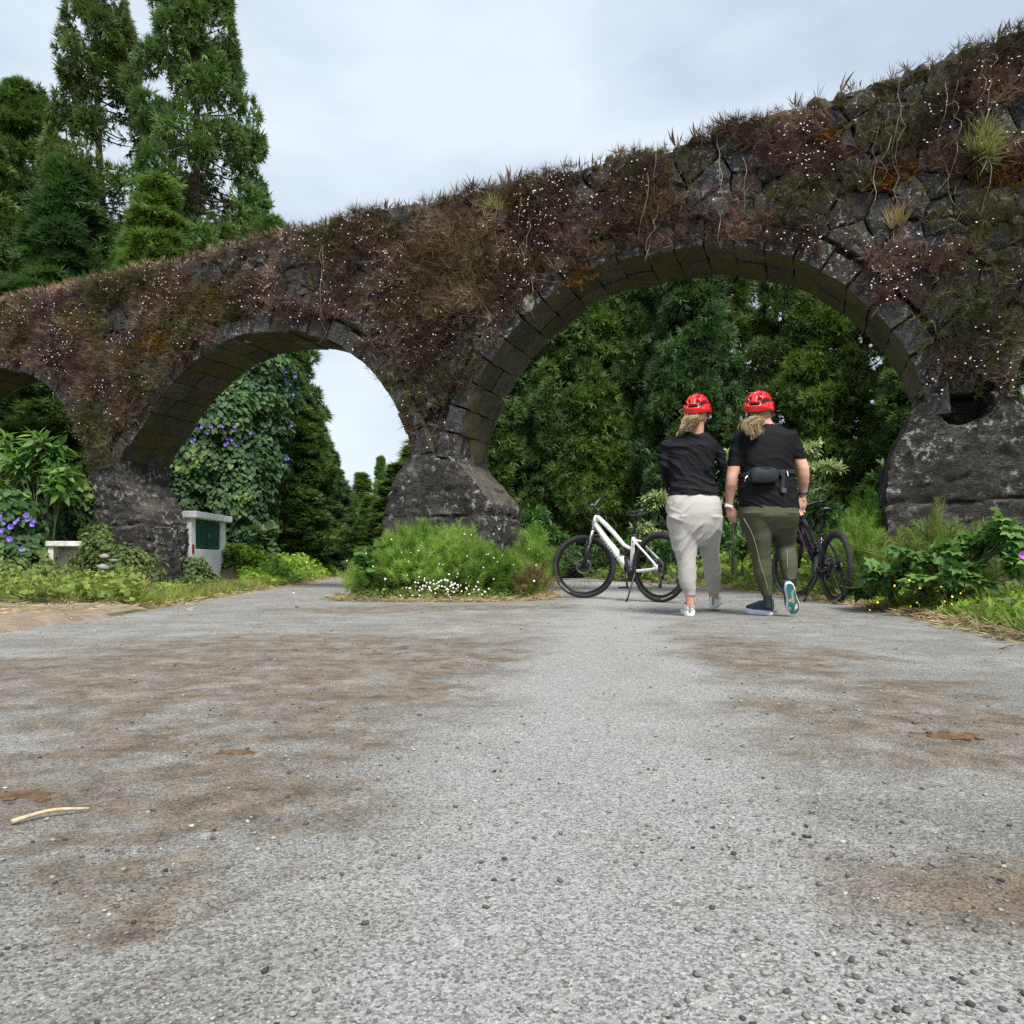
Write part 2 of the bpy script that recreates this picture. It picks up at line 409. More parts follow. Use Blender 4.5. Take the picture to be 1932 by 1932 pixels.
rside = t.ramp(t.math('MULTIPLY_ADD', sx.outputs[1], -.135, sx.outputs[0]), [(.3, 0.), (.62, 1.)])
chips = t.math('MULTIPLY', t.math('MAXIMUM', t.ramp(t.vor(75), [(.16, 1.), (.26, 0.)]), t.ramp(t.vor(42), [(.13, 1.), (.2, 0.)])), t.math('MAXIMUM', t.ramp(t.noise(1.3, 4), [(.42, 0.), (.6, .8)]), t.math('MULTIPLY', rside, t.ramp(t.noise(3, 5, .7), [(.35, .3), (.6, 1.)]))))
base = t.mix(t.math('MULTIPLY', t.math('MULTIPLY', chips, t.math('SUBTRACT', 1.0, lane)), .8), base, (.075, .075, .078))
base = t.mix(t.math('MULTIPLY', t.ramp(t.vor(120), [(.12, 1.), (.2, 0.)]), .45), base, (.62, .61, .57))
brown = t.mix(t.ramp(t.noise(14, 5), [(.35, 0.), (.65, 1.)]), (.10, .08, .06), (.23, .178, .125))
rside = t.ramp(t.math('MULTIPLY_ADD', sx.outputs[1], -.135, sx.outputs[0]), [(.3, 0.), (.62, 1.)])
chips = t.math('MULTIPLY', t.math('MAXIMUM', t.ramp(t.vor(75), [(.16, 1.), (.26, 0.)]), t.ramp(t.vor(42), [(.13, 1.), (.2, 0.)])), t.math('MAXIMUM', t.ramp(t.noise(1.3, 4), [(.42, 0.), (.6, .8)]), t.math('MULTIPLY', rside, t.ramp(t.noise(3, 5, .7), [(.35, .3), (.6, 1.)]))))
base = t.mix(t.math('MULTIPLY', t.math('MULTIPLY', chips, t.math('SUBTRACT', 1.0, lane)), .8), base, (.075, .075, .078))
base = t.mix(t.math('MULTIPLY', t.ramp(t.vor(120), [(.12, 1.), (.2, 0.)]), .45), base, (.62, .61, .57))
brown = t.mix(.7, brown, agg, 'MULTIPLY')
base = t.mix(t.math('MULTIPLY', t.math('MULTIPLY', dirt, t.math('SUBTRACT', 1.0, t.math('MULTIPLY', lane, .85))), .88), base, brown)
t.color(base).set(.9, 0, .25)
hh = t.math('ADD', t.math('MULTIPLY', g2.outputs[0], .35), t.math('ADD', t.math('MULTIPLY', fine, 1.2), t.math('MULTIPLY', t.noise(18, 5), 1.6)))
t.bump(hh, .75, .008); M_ROAD = t.m
from mathutils.geometry import tessellate_polygon
tri = tessellate_polygon([[Vector((x, y, 0)) for x, y in ROADD]])
rv = [(x, y, 0) for x, y in ROADD]
fcs = []
for a, b, c_ in tri:
    A, B, C_ = rv[a], rv[b], rv[c_]
    fcs.append((a, b, c_) if (B[0] - A[0]) * (C_[1] - A[1]) - (B[1] - A[1]) * (C_[0] - A[0]) > 0 else (a, c_, b))
mk('road', rv, fcs, M_ROAD, kind='structure', origin=(0, 0, 0))

# bare trodden dirt at the left edge of the tarmac
gx, gy = np.meshgrid(np.arange(-14, -2.7, .1), np.arange(-3.5, 7.3, .1)); X_, Y_ = gx.ravel(), gy.ravel(); dr_ = road_dist(X_, Y_)
wob_ = np.array([noise.noise(Vector((a * 1.5, b * 1.5, 4))) for a, b in zip(X_, Y_)])
up_ = hgt(X_, Y_) + .012 - np.clip(Y_ - 6.55 - wob_ * .25, 0, 1) * .5; up_ = np.where(dr_ < .05, -.03, up_) + wob_ * .012
nx_ = gx.shape[1]; ny_ = gx.shape[0]; ii, jj = np.meshgrid(np.arange(nx_ - 1), np.arange(ny_ - 1)); q = (jj * nx_ + ii).ravel()
t = NT('bare_dirt'); c = t.ramp(t.noise(5, 7, .7), [(.3, (.17, .125, .085)), (.5, (.30, .235, .165)), (.7, (.42, .35, .27))]); t.color(c).set(.95); t.bump(t.noise(26, 7, .75), 1, .03)
mk('dirt_patch', np.stack([X_, Y_, up_], 1), np.stack([q, q + 1, q + nx_ + 1, q + nx_], 1), t.m, smooth=True, kind='structure')
# ---------------------------------------------------------------- the aqueduct
WX, WY, TH = Vector((.926, -.378, 0)), Vector((.378, .926, 0)), .93
W0 = Vector((0, 9.3, 0))
def W(s, t_, z): return W0 + WX * s + WY * t_ + Vector((0, 0, z))
def sz(u, v):
    k = (u - U0) / F; s = 9.3 * k / (.926 + .378 * k); return s, HC + (V0 - v) / F * (9.3 - .378 * s)
TOP = [sz(*p) for p in [(0, 566), (100, 551), (214, 524), (321, 501), (435, 471), (485, 454), (569, 434), (646, 414), (692, 399), (831, 377), (935, 347), (1022, 330), (1109, 311), (1158, 297), (1283, 276), (1349, 241), (1500, 205), (1700, 140), (1932, 50)]]
TOP = [(-18, TOP[0][1] - .35)] + [(-13, TOP[0][1] - .1)] + TOP + [(8, TOP[-1][1] + .25), (13, TOP[-1][1] + .4)]
def top(s): return float(np.interp(s, [p[0] for p in TOP], [p[1] for p in TOP]))
A_BIG = [sz(*p) for p in [(862, 868), (867, 830), (880, 782), (901, 722), (918, 694), (956, 642), (991, 604), (1022, 576), (1053, 545), (1123, 508), (1178, 490), (1293, 471), (1338, 465), (1407, 468), (1482, 483), (1527, 500), (1568, 524), (1599, 541), (1626, 569), (1661, 603), (1681, 627), (1705, 658), (1729, 700), (1741, 745), (1744, 790)]]
A_SMALL = [sz(*p) for p in [(229, 872), (239.6, 848), (257, 823.5), (274, 799), (295, 764.5), (312.5, 737), (347, 702), (395, 665), (428.5, 645), (482, 630), (522, 625), (552, 627), (590, 634), (626, 646), (665, 667), (692, 692), (717, 719), (745, 768), (765, 812), (776, 850), (777, 865)]]
sh = A_SMALL[-1][0] + 7.42
A_LEFT = [(s - sh - .02, z + .05) for s, z in A_SMALL]
A_LEFT2 = [(s - 6.05, z) for s, z in A_LEFT]
sr, zr = sz(1903, 705)
A_RIGHT = [(s - A_BIG[0][0] + sr, z + .15) for s, z in A_BIG]
ARCHES = [A_LEFT2, A_LEFT, A_SMALL, A_BIG, A_RIGHT]
for a in ARCHES:
    for i in range(1, len(a)):                      # strictly rising s
        if a[i][0] <= a[i - 1][0] + .004: a[i] = (a[i - 1][0] + .004, a[i][1])
def bottom(s, lift=0):
    for a in ARCHES:
        if a[0][0] < s < a[-1][0]: return float(np.interp(s, [p[0] for p in a], [p[1] for p in a])) + lift
    return -.3
RING = .3
def offset_curve(a, d):
    out = []
    for i, p in enumerate(a):
        p0, p1 = a[max(i - 1, 0)], a[min(i + 1, len(a) - 1)]; tx, tz = p1[0] - p0[0], p1[1] - p0[1]; L = math.hypot(tx, tz)
        out.append((p[0] - tz / L * d, p[1] + tx / L * d))
    return out
def resample(a, step):
    a = np.array(a); L = np.r_[0, np.cumsum(np.hypot(*np.diff(a, axis=0).T))]; n = max(2, int(round(L[-1] / step)))
    q = np.linspace(0, L[-1], n + 1); return np.stack([np.interp(q, L, a[:, 0]), np.interp(q, L, a[:, 1])], 1)

# materials -------------------------------------------------------
def stone_mat(name, dark, mid, brown, lichen=.5, moss=0., bumpd=.02, rough=.95):
    t = NT(name)
    c = t.ramp(t.noise(4.5, 7, .65), [(.3, dark), (.52, mid), (.72, brown)])
    c = t.mix(t.ramp(t.noise(30, 6, .7), [(.4, .8), (.6, 0.)]), c, tuple(x * .35 for x in dark))
    c = t.mix(t.math('MULTIPLY', t.ramp(t.noise(55, 5, .8), [(.56, 0.), (.68, 1.)]), .6), c, (.16, .15, .14))
    if moss: c = t.mix(t.math('MULTIPLY', t.ramp(t.noise(2.3, 5, .6), [(.44, 0.), (.62, 1.)]), moss), c, (.085, .08, .018))
    big = t.ramp(t.noise(1.9, 3), [(.45, 0.), (.62, 1.)])
    lic = t.ramp(t.noise(17, 6, .75, dist=.6), [(.57, 0.), (.6, 1.)])
    c = t.mix(t.math('MULTIPLY', t.math('MULTIPLY', lic, big), lichen), c, (.42, .43, .41))
    lic2 = t.ramp(t.noise(34, 3, .6), [(.66, 0.), (.69, 1.)])
    c = t.mix(t.math('MULTIPLY', lic2, lichen * .7), c, (.38, .39, .38))
    t.color(c).set(rough, 0, .3)
    t.bump(t.math('ADD', t.noise(9, 8, .7), t.math('MULTIPLY', t.noise(45, 5, .7), .4)), 1.0, bumpd); return t.m
M_STONE = [stone_mat('basalt_rubble', (.026, .026, .028), (.054, .053, .053), (.088, .076, .064), 1.0),
           stone_mat('basalt_rubble_brown', (.03, .026, .023), (.062, .052, .043), (.1, .08, .06), .9),
           stone_mat('basalt_rubble_grey', (.03, .031, .034), (.062, .063, .066), (.095, .09, .082), .9)]
M_VOUS = stone_mat('mossy_arch_stone', (.045, .041, .03), (.095, .084, .06), (.155, .13, .085), .12, .85, .012)
M_VOUS2 = stone_mat('pale_arch_stone', (.08, .073, .058), (.13, .12, .092), (.19, .165, .125), .25, .35, .012)
M_CORE = stone_mat('mortar_infill', (.014, .013, .012), (.032, .03, .027), (.055, .048, .04), .5, 0, .02)
t = NT('weathered_render')
c = t.ramp(t.noise(3.2, 8, .7), [(.32, (.018, .0175, .017)), (.46, (.062, .058, .053)), (.6, (.115, .106, .094)), (.74, (.19, .17, .14))])
c = t.mix(t.ramp(t.noise(26, 6, .75, vec=t.scalev((1, 1, 2.4))), [(.4, .9), (.58, 0.)]), c, (.018, .017, .017))
lic = t.math('MULTIPLY', t.ramp(t.noise(11, 7, .75), [(.55, 0.), (.58, 1.)]), t.ramp(t.noise(1.9, 3), [(.44, 0.), (.56, 1.)]))
c = t.mix(t.math('MULTIPLY', lic, .85), c, (.4, .4, .385))
sp = t.n.new('ShaderNodeSeparateXYZ'); t.l.new(t.geo.outputs['Normal'], sp.inputs[0])
shoulder = t.mix(t.noise(6, 6), (.11, .09, .065), (.27, .24, .19))
c = t.mix(t.math('MULTIPLY', t.ramp(sp.outputs[2], [(.42, 0.), (.66, 1.)]), .6), c, shoulder)
t.color(c).set(.95, 0, .25)
t.bump(t.math('ADD', t.noise(7, 8, .75, vec=t.scalev((1, 1, 2.4))), t.math('MULTIPLY', t.noise(30, 6, .75), .6)), 1.0, .07); M_REND = t.m

AQ = thing('stone_aqueduct', 'dark overgrown stone aqueduct with round arches crossing over the road', 'aqueduct', W(0, 0, 0))
SMIN, SMAX = -15.5, 11.0
# core behind the face stones
HOLES = [sz(845, 843), sz(1826, 760), sz(600, 490), sz(1790, 575), sz(870, 570)]
HR = [.1, .2, .06, .07, .06]
ss = set(np.round(np.arange(SMIN, SMAX, .09), 3))
for a in ARCHES:
    for p in a: ss.add(round(p[0], 4))
    ss.add(round(a[0][0] - .003, 4)); ss.add(round(a[-1][0] + .003, 4))
ss = sorted(s for s in ss if SMIN <= s <= SMAX)
CF, CBK, NZ = .1, TH - .06, 40
V = []
for s in ss:
    b = bottom(s, .07); tp = top(s) - .14 + noise.noise(Vector((s * 2, 0, 0))) * .04
    for k in range(NZ):
        z = b + (tp - b) * k / (NZ - 1); dd = CF + .03 * noise.noise(Vector((s * 5, z * 5, 0))) + .015 * noise.noise(Vector((s * 14, z * 14, 0)))
        for h, r_ in zip(HOLES, HR): dd += .5 * max(0, min(1, (1.05 - math.hypot(s - h[0], z - h[1]) / r_) * 3))
        V.append(W(s, min(dd, .6), z))
    V += [W(s, CBK, tp), W(s, CBK, b)]
Fc = []; K = NZ + 2
for i in range(len(ss) - 1):
    a, b = i * K, i * K + K
    Fc += [(a + k, b + k, b + (k + 1) % K, a + (k + 1) % K) for k in range(K)]
Fc += [tuple(range(K)), tuple(len(V) - K + k for k in range(K))[::-1]]
mk('wall_core', V, Fc, [M_CORE], AQ)

# pier bases with sloping shoulders: (z, left s, right s)
def pier(rows, seed, name='pier_base'):
    z0 = [r[0] for r in rows]; zs = np.arange(-.3, rows[-1][0] + .001, .032); RGs = []
    for z in zs:
        sl = float(np.interp(z, z0, [r[1] for r in rows])); sr_ = float(np.interp(z, z0, [r[2] for r in rows])); ring = []
        t0, t1 = -.05, TH + .05
        pts = [(s, t0) for s in np.linspace(sl, sr_, 56)[:-1]] + [(sr_, q) for q in np.linspace(t0, t1, 30)[:-1]] + [(s, t1) for s in np.linspace(sr_, sl, 34)[:-1]] + [(sl, q) for q in np.linspace(t1, t0, 18)[:-1]]
        cs, ct = (sl + sr_) / 2, TH / 2
        for (s, q) in pts:
            p = W(s, q, z); n1 = noise.fractal(p * 2.6 + Vector((seed, 0, 0)), 1, 2, 5) * .018 + noise.noise(Vector((p.x * 4, p.y * 4, p.z * 15))) * .012 + noise.noise(p * 13) * .016
            n1 += .009 * noise.noise(Vector((p.x * 2.4, p.y * 2.4, p.z * 11 + seed))) + .011 * noise.noise(Vector((p.x * 9, p.y * 9, p.z * 24))) - .014 * max(0, 1 - abs(noise.noise(Vector((p.x * 2.2, p.y * 2.2, p.z * 3.4 + seed)))) * 11) * (noise.noise(p * 2.1) > -.15)
            crack = -.03 * max(0, 1 - abs((z - 1.02 - .05 * noise.noise(p * 3)) / .035)) if name == 'pier_base' else 0
            d = Vector((s - cs, q - ct)); L = max(d.length, .01); edge = (min(abs(s - sl), abs(s - sr_)) < .06 and min(abs(q - t0), abs(q - t1)) < .08)
            for h_, r_h in zip(HOLES[:2], (.12, .17)):
                hd = math.hypot((s - h_[0]) / 1.25, (z - h_[1]) + .25 * abs(s - h_[0] - .08)) / r_h
                if abs(q - t0) < .02 and hd < 1.1: crack -= .45 * min(1, (1.1 - hd) * 4)
            k = n1 + crack - (.014 if edge else 0); ds = k if abs(s - sr_) < .02 else -k if abs(s - sl) < .02 else 0; dq = -k if abs(q - t0) < .02 else k if abs(q - t1) < .02 else 0
            ring.append(W(s + ds, q + dq, z + noise.noise(p * 6) * .012))
        RGs.append(ring)
    mb = MB(); mb.rings(RGs); o_ = mb.build(name, M_REND, AQ, smooth=True); o_.data.set_sharp_from_angle(angle=R(38)); return o_
c0 = (A_SMALL[-1][0], A_BIG[0][0])
# centre pier, traced
def sv(u, v): return sz(u, v)[0]
PC = [(-.3, sv(722, 1070), sv(934, 1070)), (.72, sv(723, 1015), sv(934, 1015)), (1.12, sv(724, 966), sv(932, 950)), (1.2, sv(727, 958), sv(926, 938)), (1.45, sv(742, 922), sv(899, 903)), (1.72, sv(762, 880), sv(866, 868)), (1.85, sv(774, 862), sv(861, 858))]
pier(PC, 0)
LR = A_SMALL[0][0]; LL = A_LEFT[-1][0]
PL = [(-.3, LL - .5, sv(265, 1070)), (1.02, LL - .2, sv(266, 990)), (1.1, LL - .15, sv(262, 978)), (1.6, LL - .04, sv(238, 918)), (1.72, LL - .02, LR + .03), (2.14, LL - .01, LR + .02)]
pier(PL, 5)
RL = A_BIG[-1][0]
PR = [(-.3, sv(1672, 1060), A_RIGHT[0][0] + 1.0), (1.35, sv(1670, 865), A_RIGHT[0][0] + .9), (1.45, sv(1675, 855), A_RIGHT[0][0] + .8), (2.0, RL - .1, A_RIGHT[0][0] + .1), (2.1, RL + .02, A_RIGHT[0][0] - .02)]
pier(PR, 9)
pier([(z, a - 6.05, b - 6.05) for z, a, b in PL], 12)
pier([(z, a + A_RIGHT[-1][0] - RL, b + A_RIGHT[-1][0] - RL) for z, a, b in PR[:]], 15)
BASES = [PC, PL, PR, [(z, a - 6.05, b - 6.05) for z, a, b in PL], [(z, a + A_RIGHT[-1][0] - RL, b + A_RIGHT[-1][0] - RL) for z, a, b in PR]]

# arch stones
vr = random.Random(3)
def rock(corners, tf, tb, bev=.02, rough=.012, seed=0, mat=None, name='stone', parent=AQ):
    """a stone from a polygon in the (s, z) plane, standing from depth tf (front) to tb"""
    pts = []
    for i in range(len(corners)):
        a, b = np.array(corners[i]), np.array(corners[(i + 1) % len(corners)]); L = np.hypot(*(b - a)); n = 1 if L < .1 else 2 if L < .28 else 3
        for k in range(n):
            p = a + (b - a) * k / n
            if k: p = p + np.array([vr.uniform(-1, 1), vr.uniform(-1, 1)]) * rough
            pts.append(p)
    pts = np.array(pts); c_ = pts.mean(0); n = len(pts); V = []
    for k, (sc1, tt, jt) in enumerate([(1.0, tb, 0), (1.0, tf + bev, .3), (None, tf, 1)]):
        for p in pts:
            d = c_ - p; L = np.hypot(*d) + 1e-6
            q = p if sc1 else p + d / L * min(bev * 1.3 * vr.uniform(.7, 1.8), L * .5)
            V.append(W(q[0], tt + vr.uniform(-1, 1) * rough * jt, q[1]))
    mid = [c_ + (p - c_) * vr.uniform(.3, .5) for p in pts[::2]]; m = len(mid); b0 = len(V)
    V += [W(p[0], tf - vr.uniform(0, 1.6) * rough, p[1]) for p in mid]
    V.append(W(c_[0], tf - vr.uniform(0, 2) * rough, c_[1]))
    Fc = []
    for r_ in (0, 1):
        Fc += [(r_ * n + j, r_ * n + (j + 1) % n, (r_ + 1) * n + (j + 1) % n, (r_ + 1) * n + j) for j in range(n)]
    for j in range(n):
        a, b = j // 2 % m, ((j + 1) // 2) % m
        if a == b: Fc.append((2 * n + j, 2 * n + (j + 1) % n, b0 + a))
        else: Fc.append((2 * n + j, 2 * n + (j + 1) % n, b0 + b, b0 + a))
    Fc += [(b0 + j, b0 + (j + 1) % m, len(V) - 1) for j in range(m)]
    return V, [tuple(f) for f in Fc]
def emit(name, V, Fc, mat, parent=AQ, front=None):
    bm = bmesh.new(); vs = [bm.verts.new(v) for v in V]
    for f in Fc:
        try: bm.faces.new([vs[i] for i in f])
        except ValueError: pass
    bmesh.ops.recalc_face_normals(bm, faces=bm.faces); bm.verts.index_update()
    V2 = [v.co.copy() for v in bm.verts]; F2 = [[v.index for v in f.verts] for f in bm.faces]
    bm.normal_update(); mi = [1 if front and f.normal.dot(WY) < -.6 else 0 for f in bm.faces]; bm.free()
    return mk(name, V2, F2, [mat, front] if front else mat, parent, matidx=mi if front else None)

for ai, a in enumerate(ARCHES):
    rs = resample(a, .33); outer = offset_curve([tuple(p) for p in rs], RING)
    for i in range(1 if ai == 4 else 0, len(rs) - 1):
        g = .0035
        def lerp(p, q, f): return np.array(p) * (1 - f) + np.array(q) * f
        L = np.hypot(*(rs[i + 1] - rs[i])); f0, f1 = g / L, 1 - g / L
        hgt_ = vr.uniform(.78, 1.03); off = vr.uniform(-.008, .012)
        o0, o1 = np.array(outer[i]), np.array(outer[i + 1])
        n0 = (o0 - rs[i]) / RING; n1 = (o1 - rs[i + 1]) / RING
        in0, in1 = lerp(rs[i], rs[i + 1], f0) + n0 * off, lerp(rs[i], rs[i + 1], f1) + n1 * off
        ou0, ou1 = lerp(o0 + n0 * RING * (hgt_ - 1), o1 + n1 * RING * (hgt_ - 1), f0), lerp(o0 + n0 * RING * (hgt_ - 1), o1 + n1 * RING * (hgt_ - 1), f1)
        split = vr.choice([.34, .42, .5, .6]) * TH; cuts = [-.03, split, TH + .02]
        if ai not in (1, 2, 3): cuts = [-.03, TH + .02]
        for k in range(len(cuts) - 1):
            t0, t1 = cuts[k] + (.006 if k else vr.uniform(-.02, .015)), cuts[k + 1] - (.006 if k < len(cuts) - 2 else 0)
            jo = vr.uniform(-.012, .012)
            mb = MB(); nseg = 3; RG = []
            for q in range(nseg + 1):
                tt = t0 + (t1 - t0) * q / nseg; b = .014 if q in (0, nseg) else 0
                wv = [vr.uniform(-.006, .006) for _ in range(4)]
                c_ = (in0 + in1 + ou0 + ou1) / 4
                pts = [in0 + n0 * jo, (in0 + in1) / 2 + (n0 + n1) / 2 * (jo + wv[0]), in1 + n1 * jo, ou1, ou0]
                RG.append([W(*(p + (c_ - p) / np.hypot(*(c_ - p)) * (b + wv[1])), 0) if False else W((p + (c_ - p) / np.hypot(*(c_ - p)) * b)[0], tt, (p + (c_ - p) / np.hypot(*(c_ - p)) * b)[1]) for p in pts])
            mb.rings(RG); emit('voussoir', mb.V, mb.F, M_VOUS if vr.random() < .75 else M_VOUS2, front=vr.choice(M_STONE))

# face rubble as an irregular cell pattern, every stone a body of its own
BND = []
def addline(pts, closed=False):
    for i in range(len(pts) - 1): BND.append((pts[i], pts[i + 1]))
addline(resample([(s, z - .02) for s, z in TOP], .4).tolist())
for a in ARCHES: addline(offset_curve(a, RING + .012))
for B in BASES:
    addline([(r[1], r[0] + .02) for r in B]); addline([(r[2], r[0] + .02) for r in B]); addline([(B[-1][1], B[-1][0] + .03), (B[-1][2], B[-1][0] + .03)])
B0 = np.array([b[0] for b in BND]); B1 = np.array([b[1] for b in BND])
def nearest(p):
    d = B1 - B0; tt = np.clip(((p - B0) * d).sum(1) / ((d * d).sum(1) + 1e-12), 0, 1); q = B0 + d * tt[:, None]; D = np.hypot(*(q - p).T); i = D.argmin(); return q[i], D[i]
OUT = [offset_curve(a, RING) for a in ARCHES]
def inside(s, z):
    if z > top(s) - .05: return False
    for a, o in zip(ARCHES, OUT):
        if a[0][0] - RING < s < a[-1][0] + RING:
            d = min(np.hypot(s - q[0], z - q[1]) for q in resample(a, .15)) if z > 1.2 else 9
            if a[0][0] < s < a[-1][0] and z < np.interp(s, [p[0] for p in a], [p[1] for p in a]): return False
            if d < RING + .03: return False
    for B in BASES:
        zz = [r[0] for r in B]
        if z < zz[-1] + .04 and np.interp(z, zz, [r[1] for r in B]) - .03 < s < np.interp(z, zz, [r[2] for r in B]) + .03: return False
        if z < zz[-1] and B[0][1] - .5 < s < B[0][2] + .5 and z < .9: return False
    return z > bottom(s)
seeds = []
z = 1.2; row = 0
while z < 7.5:
    s = SMIN + .2 + (row % 2) * .2
    while s < SMAX - .2:
        q = (s + vr.uniform(-.2, .2), z + vr.uniform(-.14, .14))
        if inside(*q) and vr.random() > .1 and all(math.hypot((q[0] - e[0]) * .8, q[1] - e[1]) > .13 for e in seeds[-60:]): seeds.append(q)
        s += vr.uniform(.22, .46)
    z += .235; row += 1
real = np.array(seeds); nreal = len(real); mir = []
for p in real:
    q, D = nearest(p)
    if D < .55: mir.append(2 * q - p)
allp = np.concatenate([real, np.array(mir)])
cells = []
for i in range(nreal):
    p = real[i]; D = np.hypot(*(allp - p).T); near = np.argsort(D)[1:26]
    poly = [p + np.array(c_) for c_ in ((-.5, -.5), (.5, -.5), (.5, .5), (-.5, .5))]
    for j in near:
        if D[j] > 1.3 or D[j] < 1e-4: continue
        m = (p + allp[j]) / 2; nrm_ = (allp[j] - p) / D[j]; out = []
        for k in range(len(poly)):
            a, b = poly[k], poly[(k + 1) % len(poly)]; da, db = (a - m) @ nrm_, (b - m) @ nrm_
            if da <= 0: out.append(a)
            if da * db < 0: out.append(a + (b - a) * da / (da - db))
        poly = out
        if len(poly) < 3: break
    if len(poly) < 3: continue
    poly = [q for k, q in enumerate(poly) if np.hypot(*(q - poly[k - 1])) > .02]
    if len(poly) < 3: continue
    c_ = np.mean(poly, 0); area = .5 * abs(sum(poly[k][0] * poly[(k + 1) % len(poly)][1] - poly[(k + 1) % len(poly)][0] * poly[k][1] for k in range(len(poly))))
    if area < .008: continue
    if any(np.hypot(c_[0] - h[0], c_[1] - h[1]) < r_ for h, r_ in zip(HOLES, HR)): continue
    gap = vr.uniform(.006, .016)
    poly = [q + (c_ - q) / np.hypot(*(c_ - q)) * gap for q in poly]
    pw = W(c_[0], 0, c_[1]); infr = abs(pw.x / pw.y) < .72 and (pw.z - HC) / pw.y * F < 1070
    cells.append((area / pw.y ** 2 * (1 if infr else .01), poly))
cells.sort(key=lambda c_: -c_[0])
rest = MB()
for i, (k, poly) in enumerate(cells):
    f = vr.gauss(-.012, .022); V_, F_ = rock(poly, f, CF + .08, bev=vr.uniform(.012, .03), rough=.014)
    if i < 296: emit('stone', V_, F_, vr.choices(M_STONE, [5, 3, 2])[0])
    else: rest.add(V_, F_)
if rest.V: o = emit('rubble_stones', rest.V, rest.F, M_STONE[0]); tag(o, kind='stuff')
# rough ridge of small stones and turf along the top edge
mb = MB()
for s in np.arange(SMIN + .2, SMAX - .2, .085):
    for t_ in (0.03, .3, .62, .9):
        r_ = vr.uniform(.05, .1); M_ = Matrix.Rotation(vr.uniform(0, 6), 3, (vr.random(), vr.random(), 1))
        p = W(s + vr.uniform(-.05, .05), t_ + vr.uniform(-.04, .1), top(s) - .07 + vr.uniform(-.03, .02) + noise.noise(Vector((s * 1.7, t_, 0))) * .07)
        b = len(mb.V); mb.sphere(p, (r_ * 1.3, r_, r_ * vr.uniform(.6, .9)), 8, 6, M_)
        mb.V[b:] = [tuple(Vector(v) + (Vector(v) - p) * noise.noise(Vector(v) * 9) * .6) for v in mb.V[b:]]
M_TURF = simple('mossy_ridge', (.03, .027, .022), .95, c2=(.07, .062, .03), ns=5, bump=1, bs=50)
tag(mb.build('ridge_stones', M_TURF, AQ), kind='stuff')
# pale slab lodged above the arch, and white lichen boulder
for (u, v, w_, h_, colr) in [(998, 574, .17, .2, (.42, .44, .33)), (1350, 396, .3, .26, (.2, .21, .2))]:
    s_, z_ = sz(u, v); pts = [(s_ + w_ * .55 * math.cos(a) * vr.uniform(.8, 1.1), z_ + h_ * .55 * math.sin(a) * vr.uniform(.8, 1.1)) for a in np.linspace(0, 2 * math.pi, 8)[:-1]]
    V_, F_ = rock(pts, -.055, .1, .02, .01); emit('pale_stone', V_, F_, simple('pale_lichen_stone', colr, .9, c2=tuple(x * .6 for x in colr), ns=14, bump=.8, bs=40))
# ---------------------------------------------------------------- trees
CED = spikes(8, .7, .14, .35, 1, .5)
M_CED = [leafmat('cedar_foliage', [(0, (0.038, 0.070, 0.024)), (.5, (0.092, 0.167, 0.044)), (1, (0.191, 0.284, 0.080))], .6, .25),
         leafmat('cedar_foliage_blue', [(0, (.026, .055, .022)), (.5, (.062, .128, .044)), (1, (.125, .215, .078))], .6, .25),
         leafmat('cedar_foliage_olive', [(0, (.036, .062, .018)), (.5, (.088, .145, .037)), (1, (.18, .25, .075))], .6, .25),
         leafmat('cedar_foliage_bright', [(0, (0.050, 0.096, 0.025)), (.5, (0.125, 0.214, 0.050)), (1, (0.248, 0.349, 0.100))], .6, .3)]
t = NT('cedar_bark'); c = t.ramp(t.noise(6, 6, .7, vec=t.scalev((5, 5, .6))), [(.35, (.035, .024, .018)), (.65, (.12, .085, .065))]); t.color(c).set(.95); t.bump(t.noise(9, 5, vec=t.scalev((6, 6, .5))), 1, .03); M_BARK = t.m

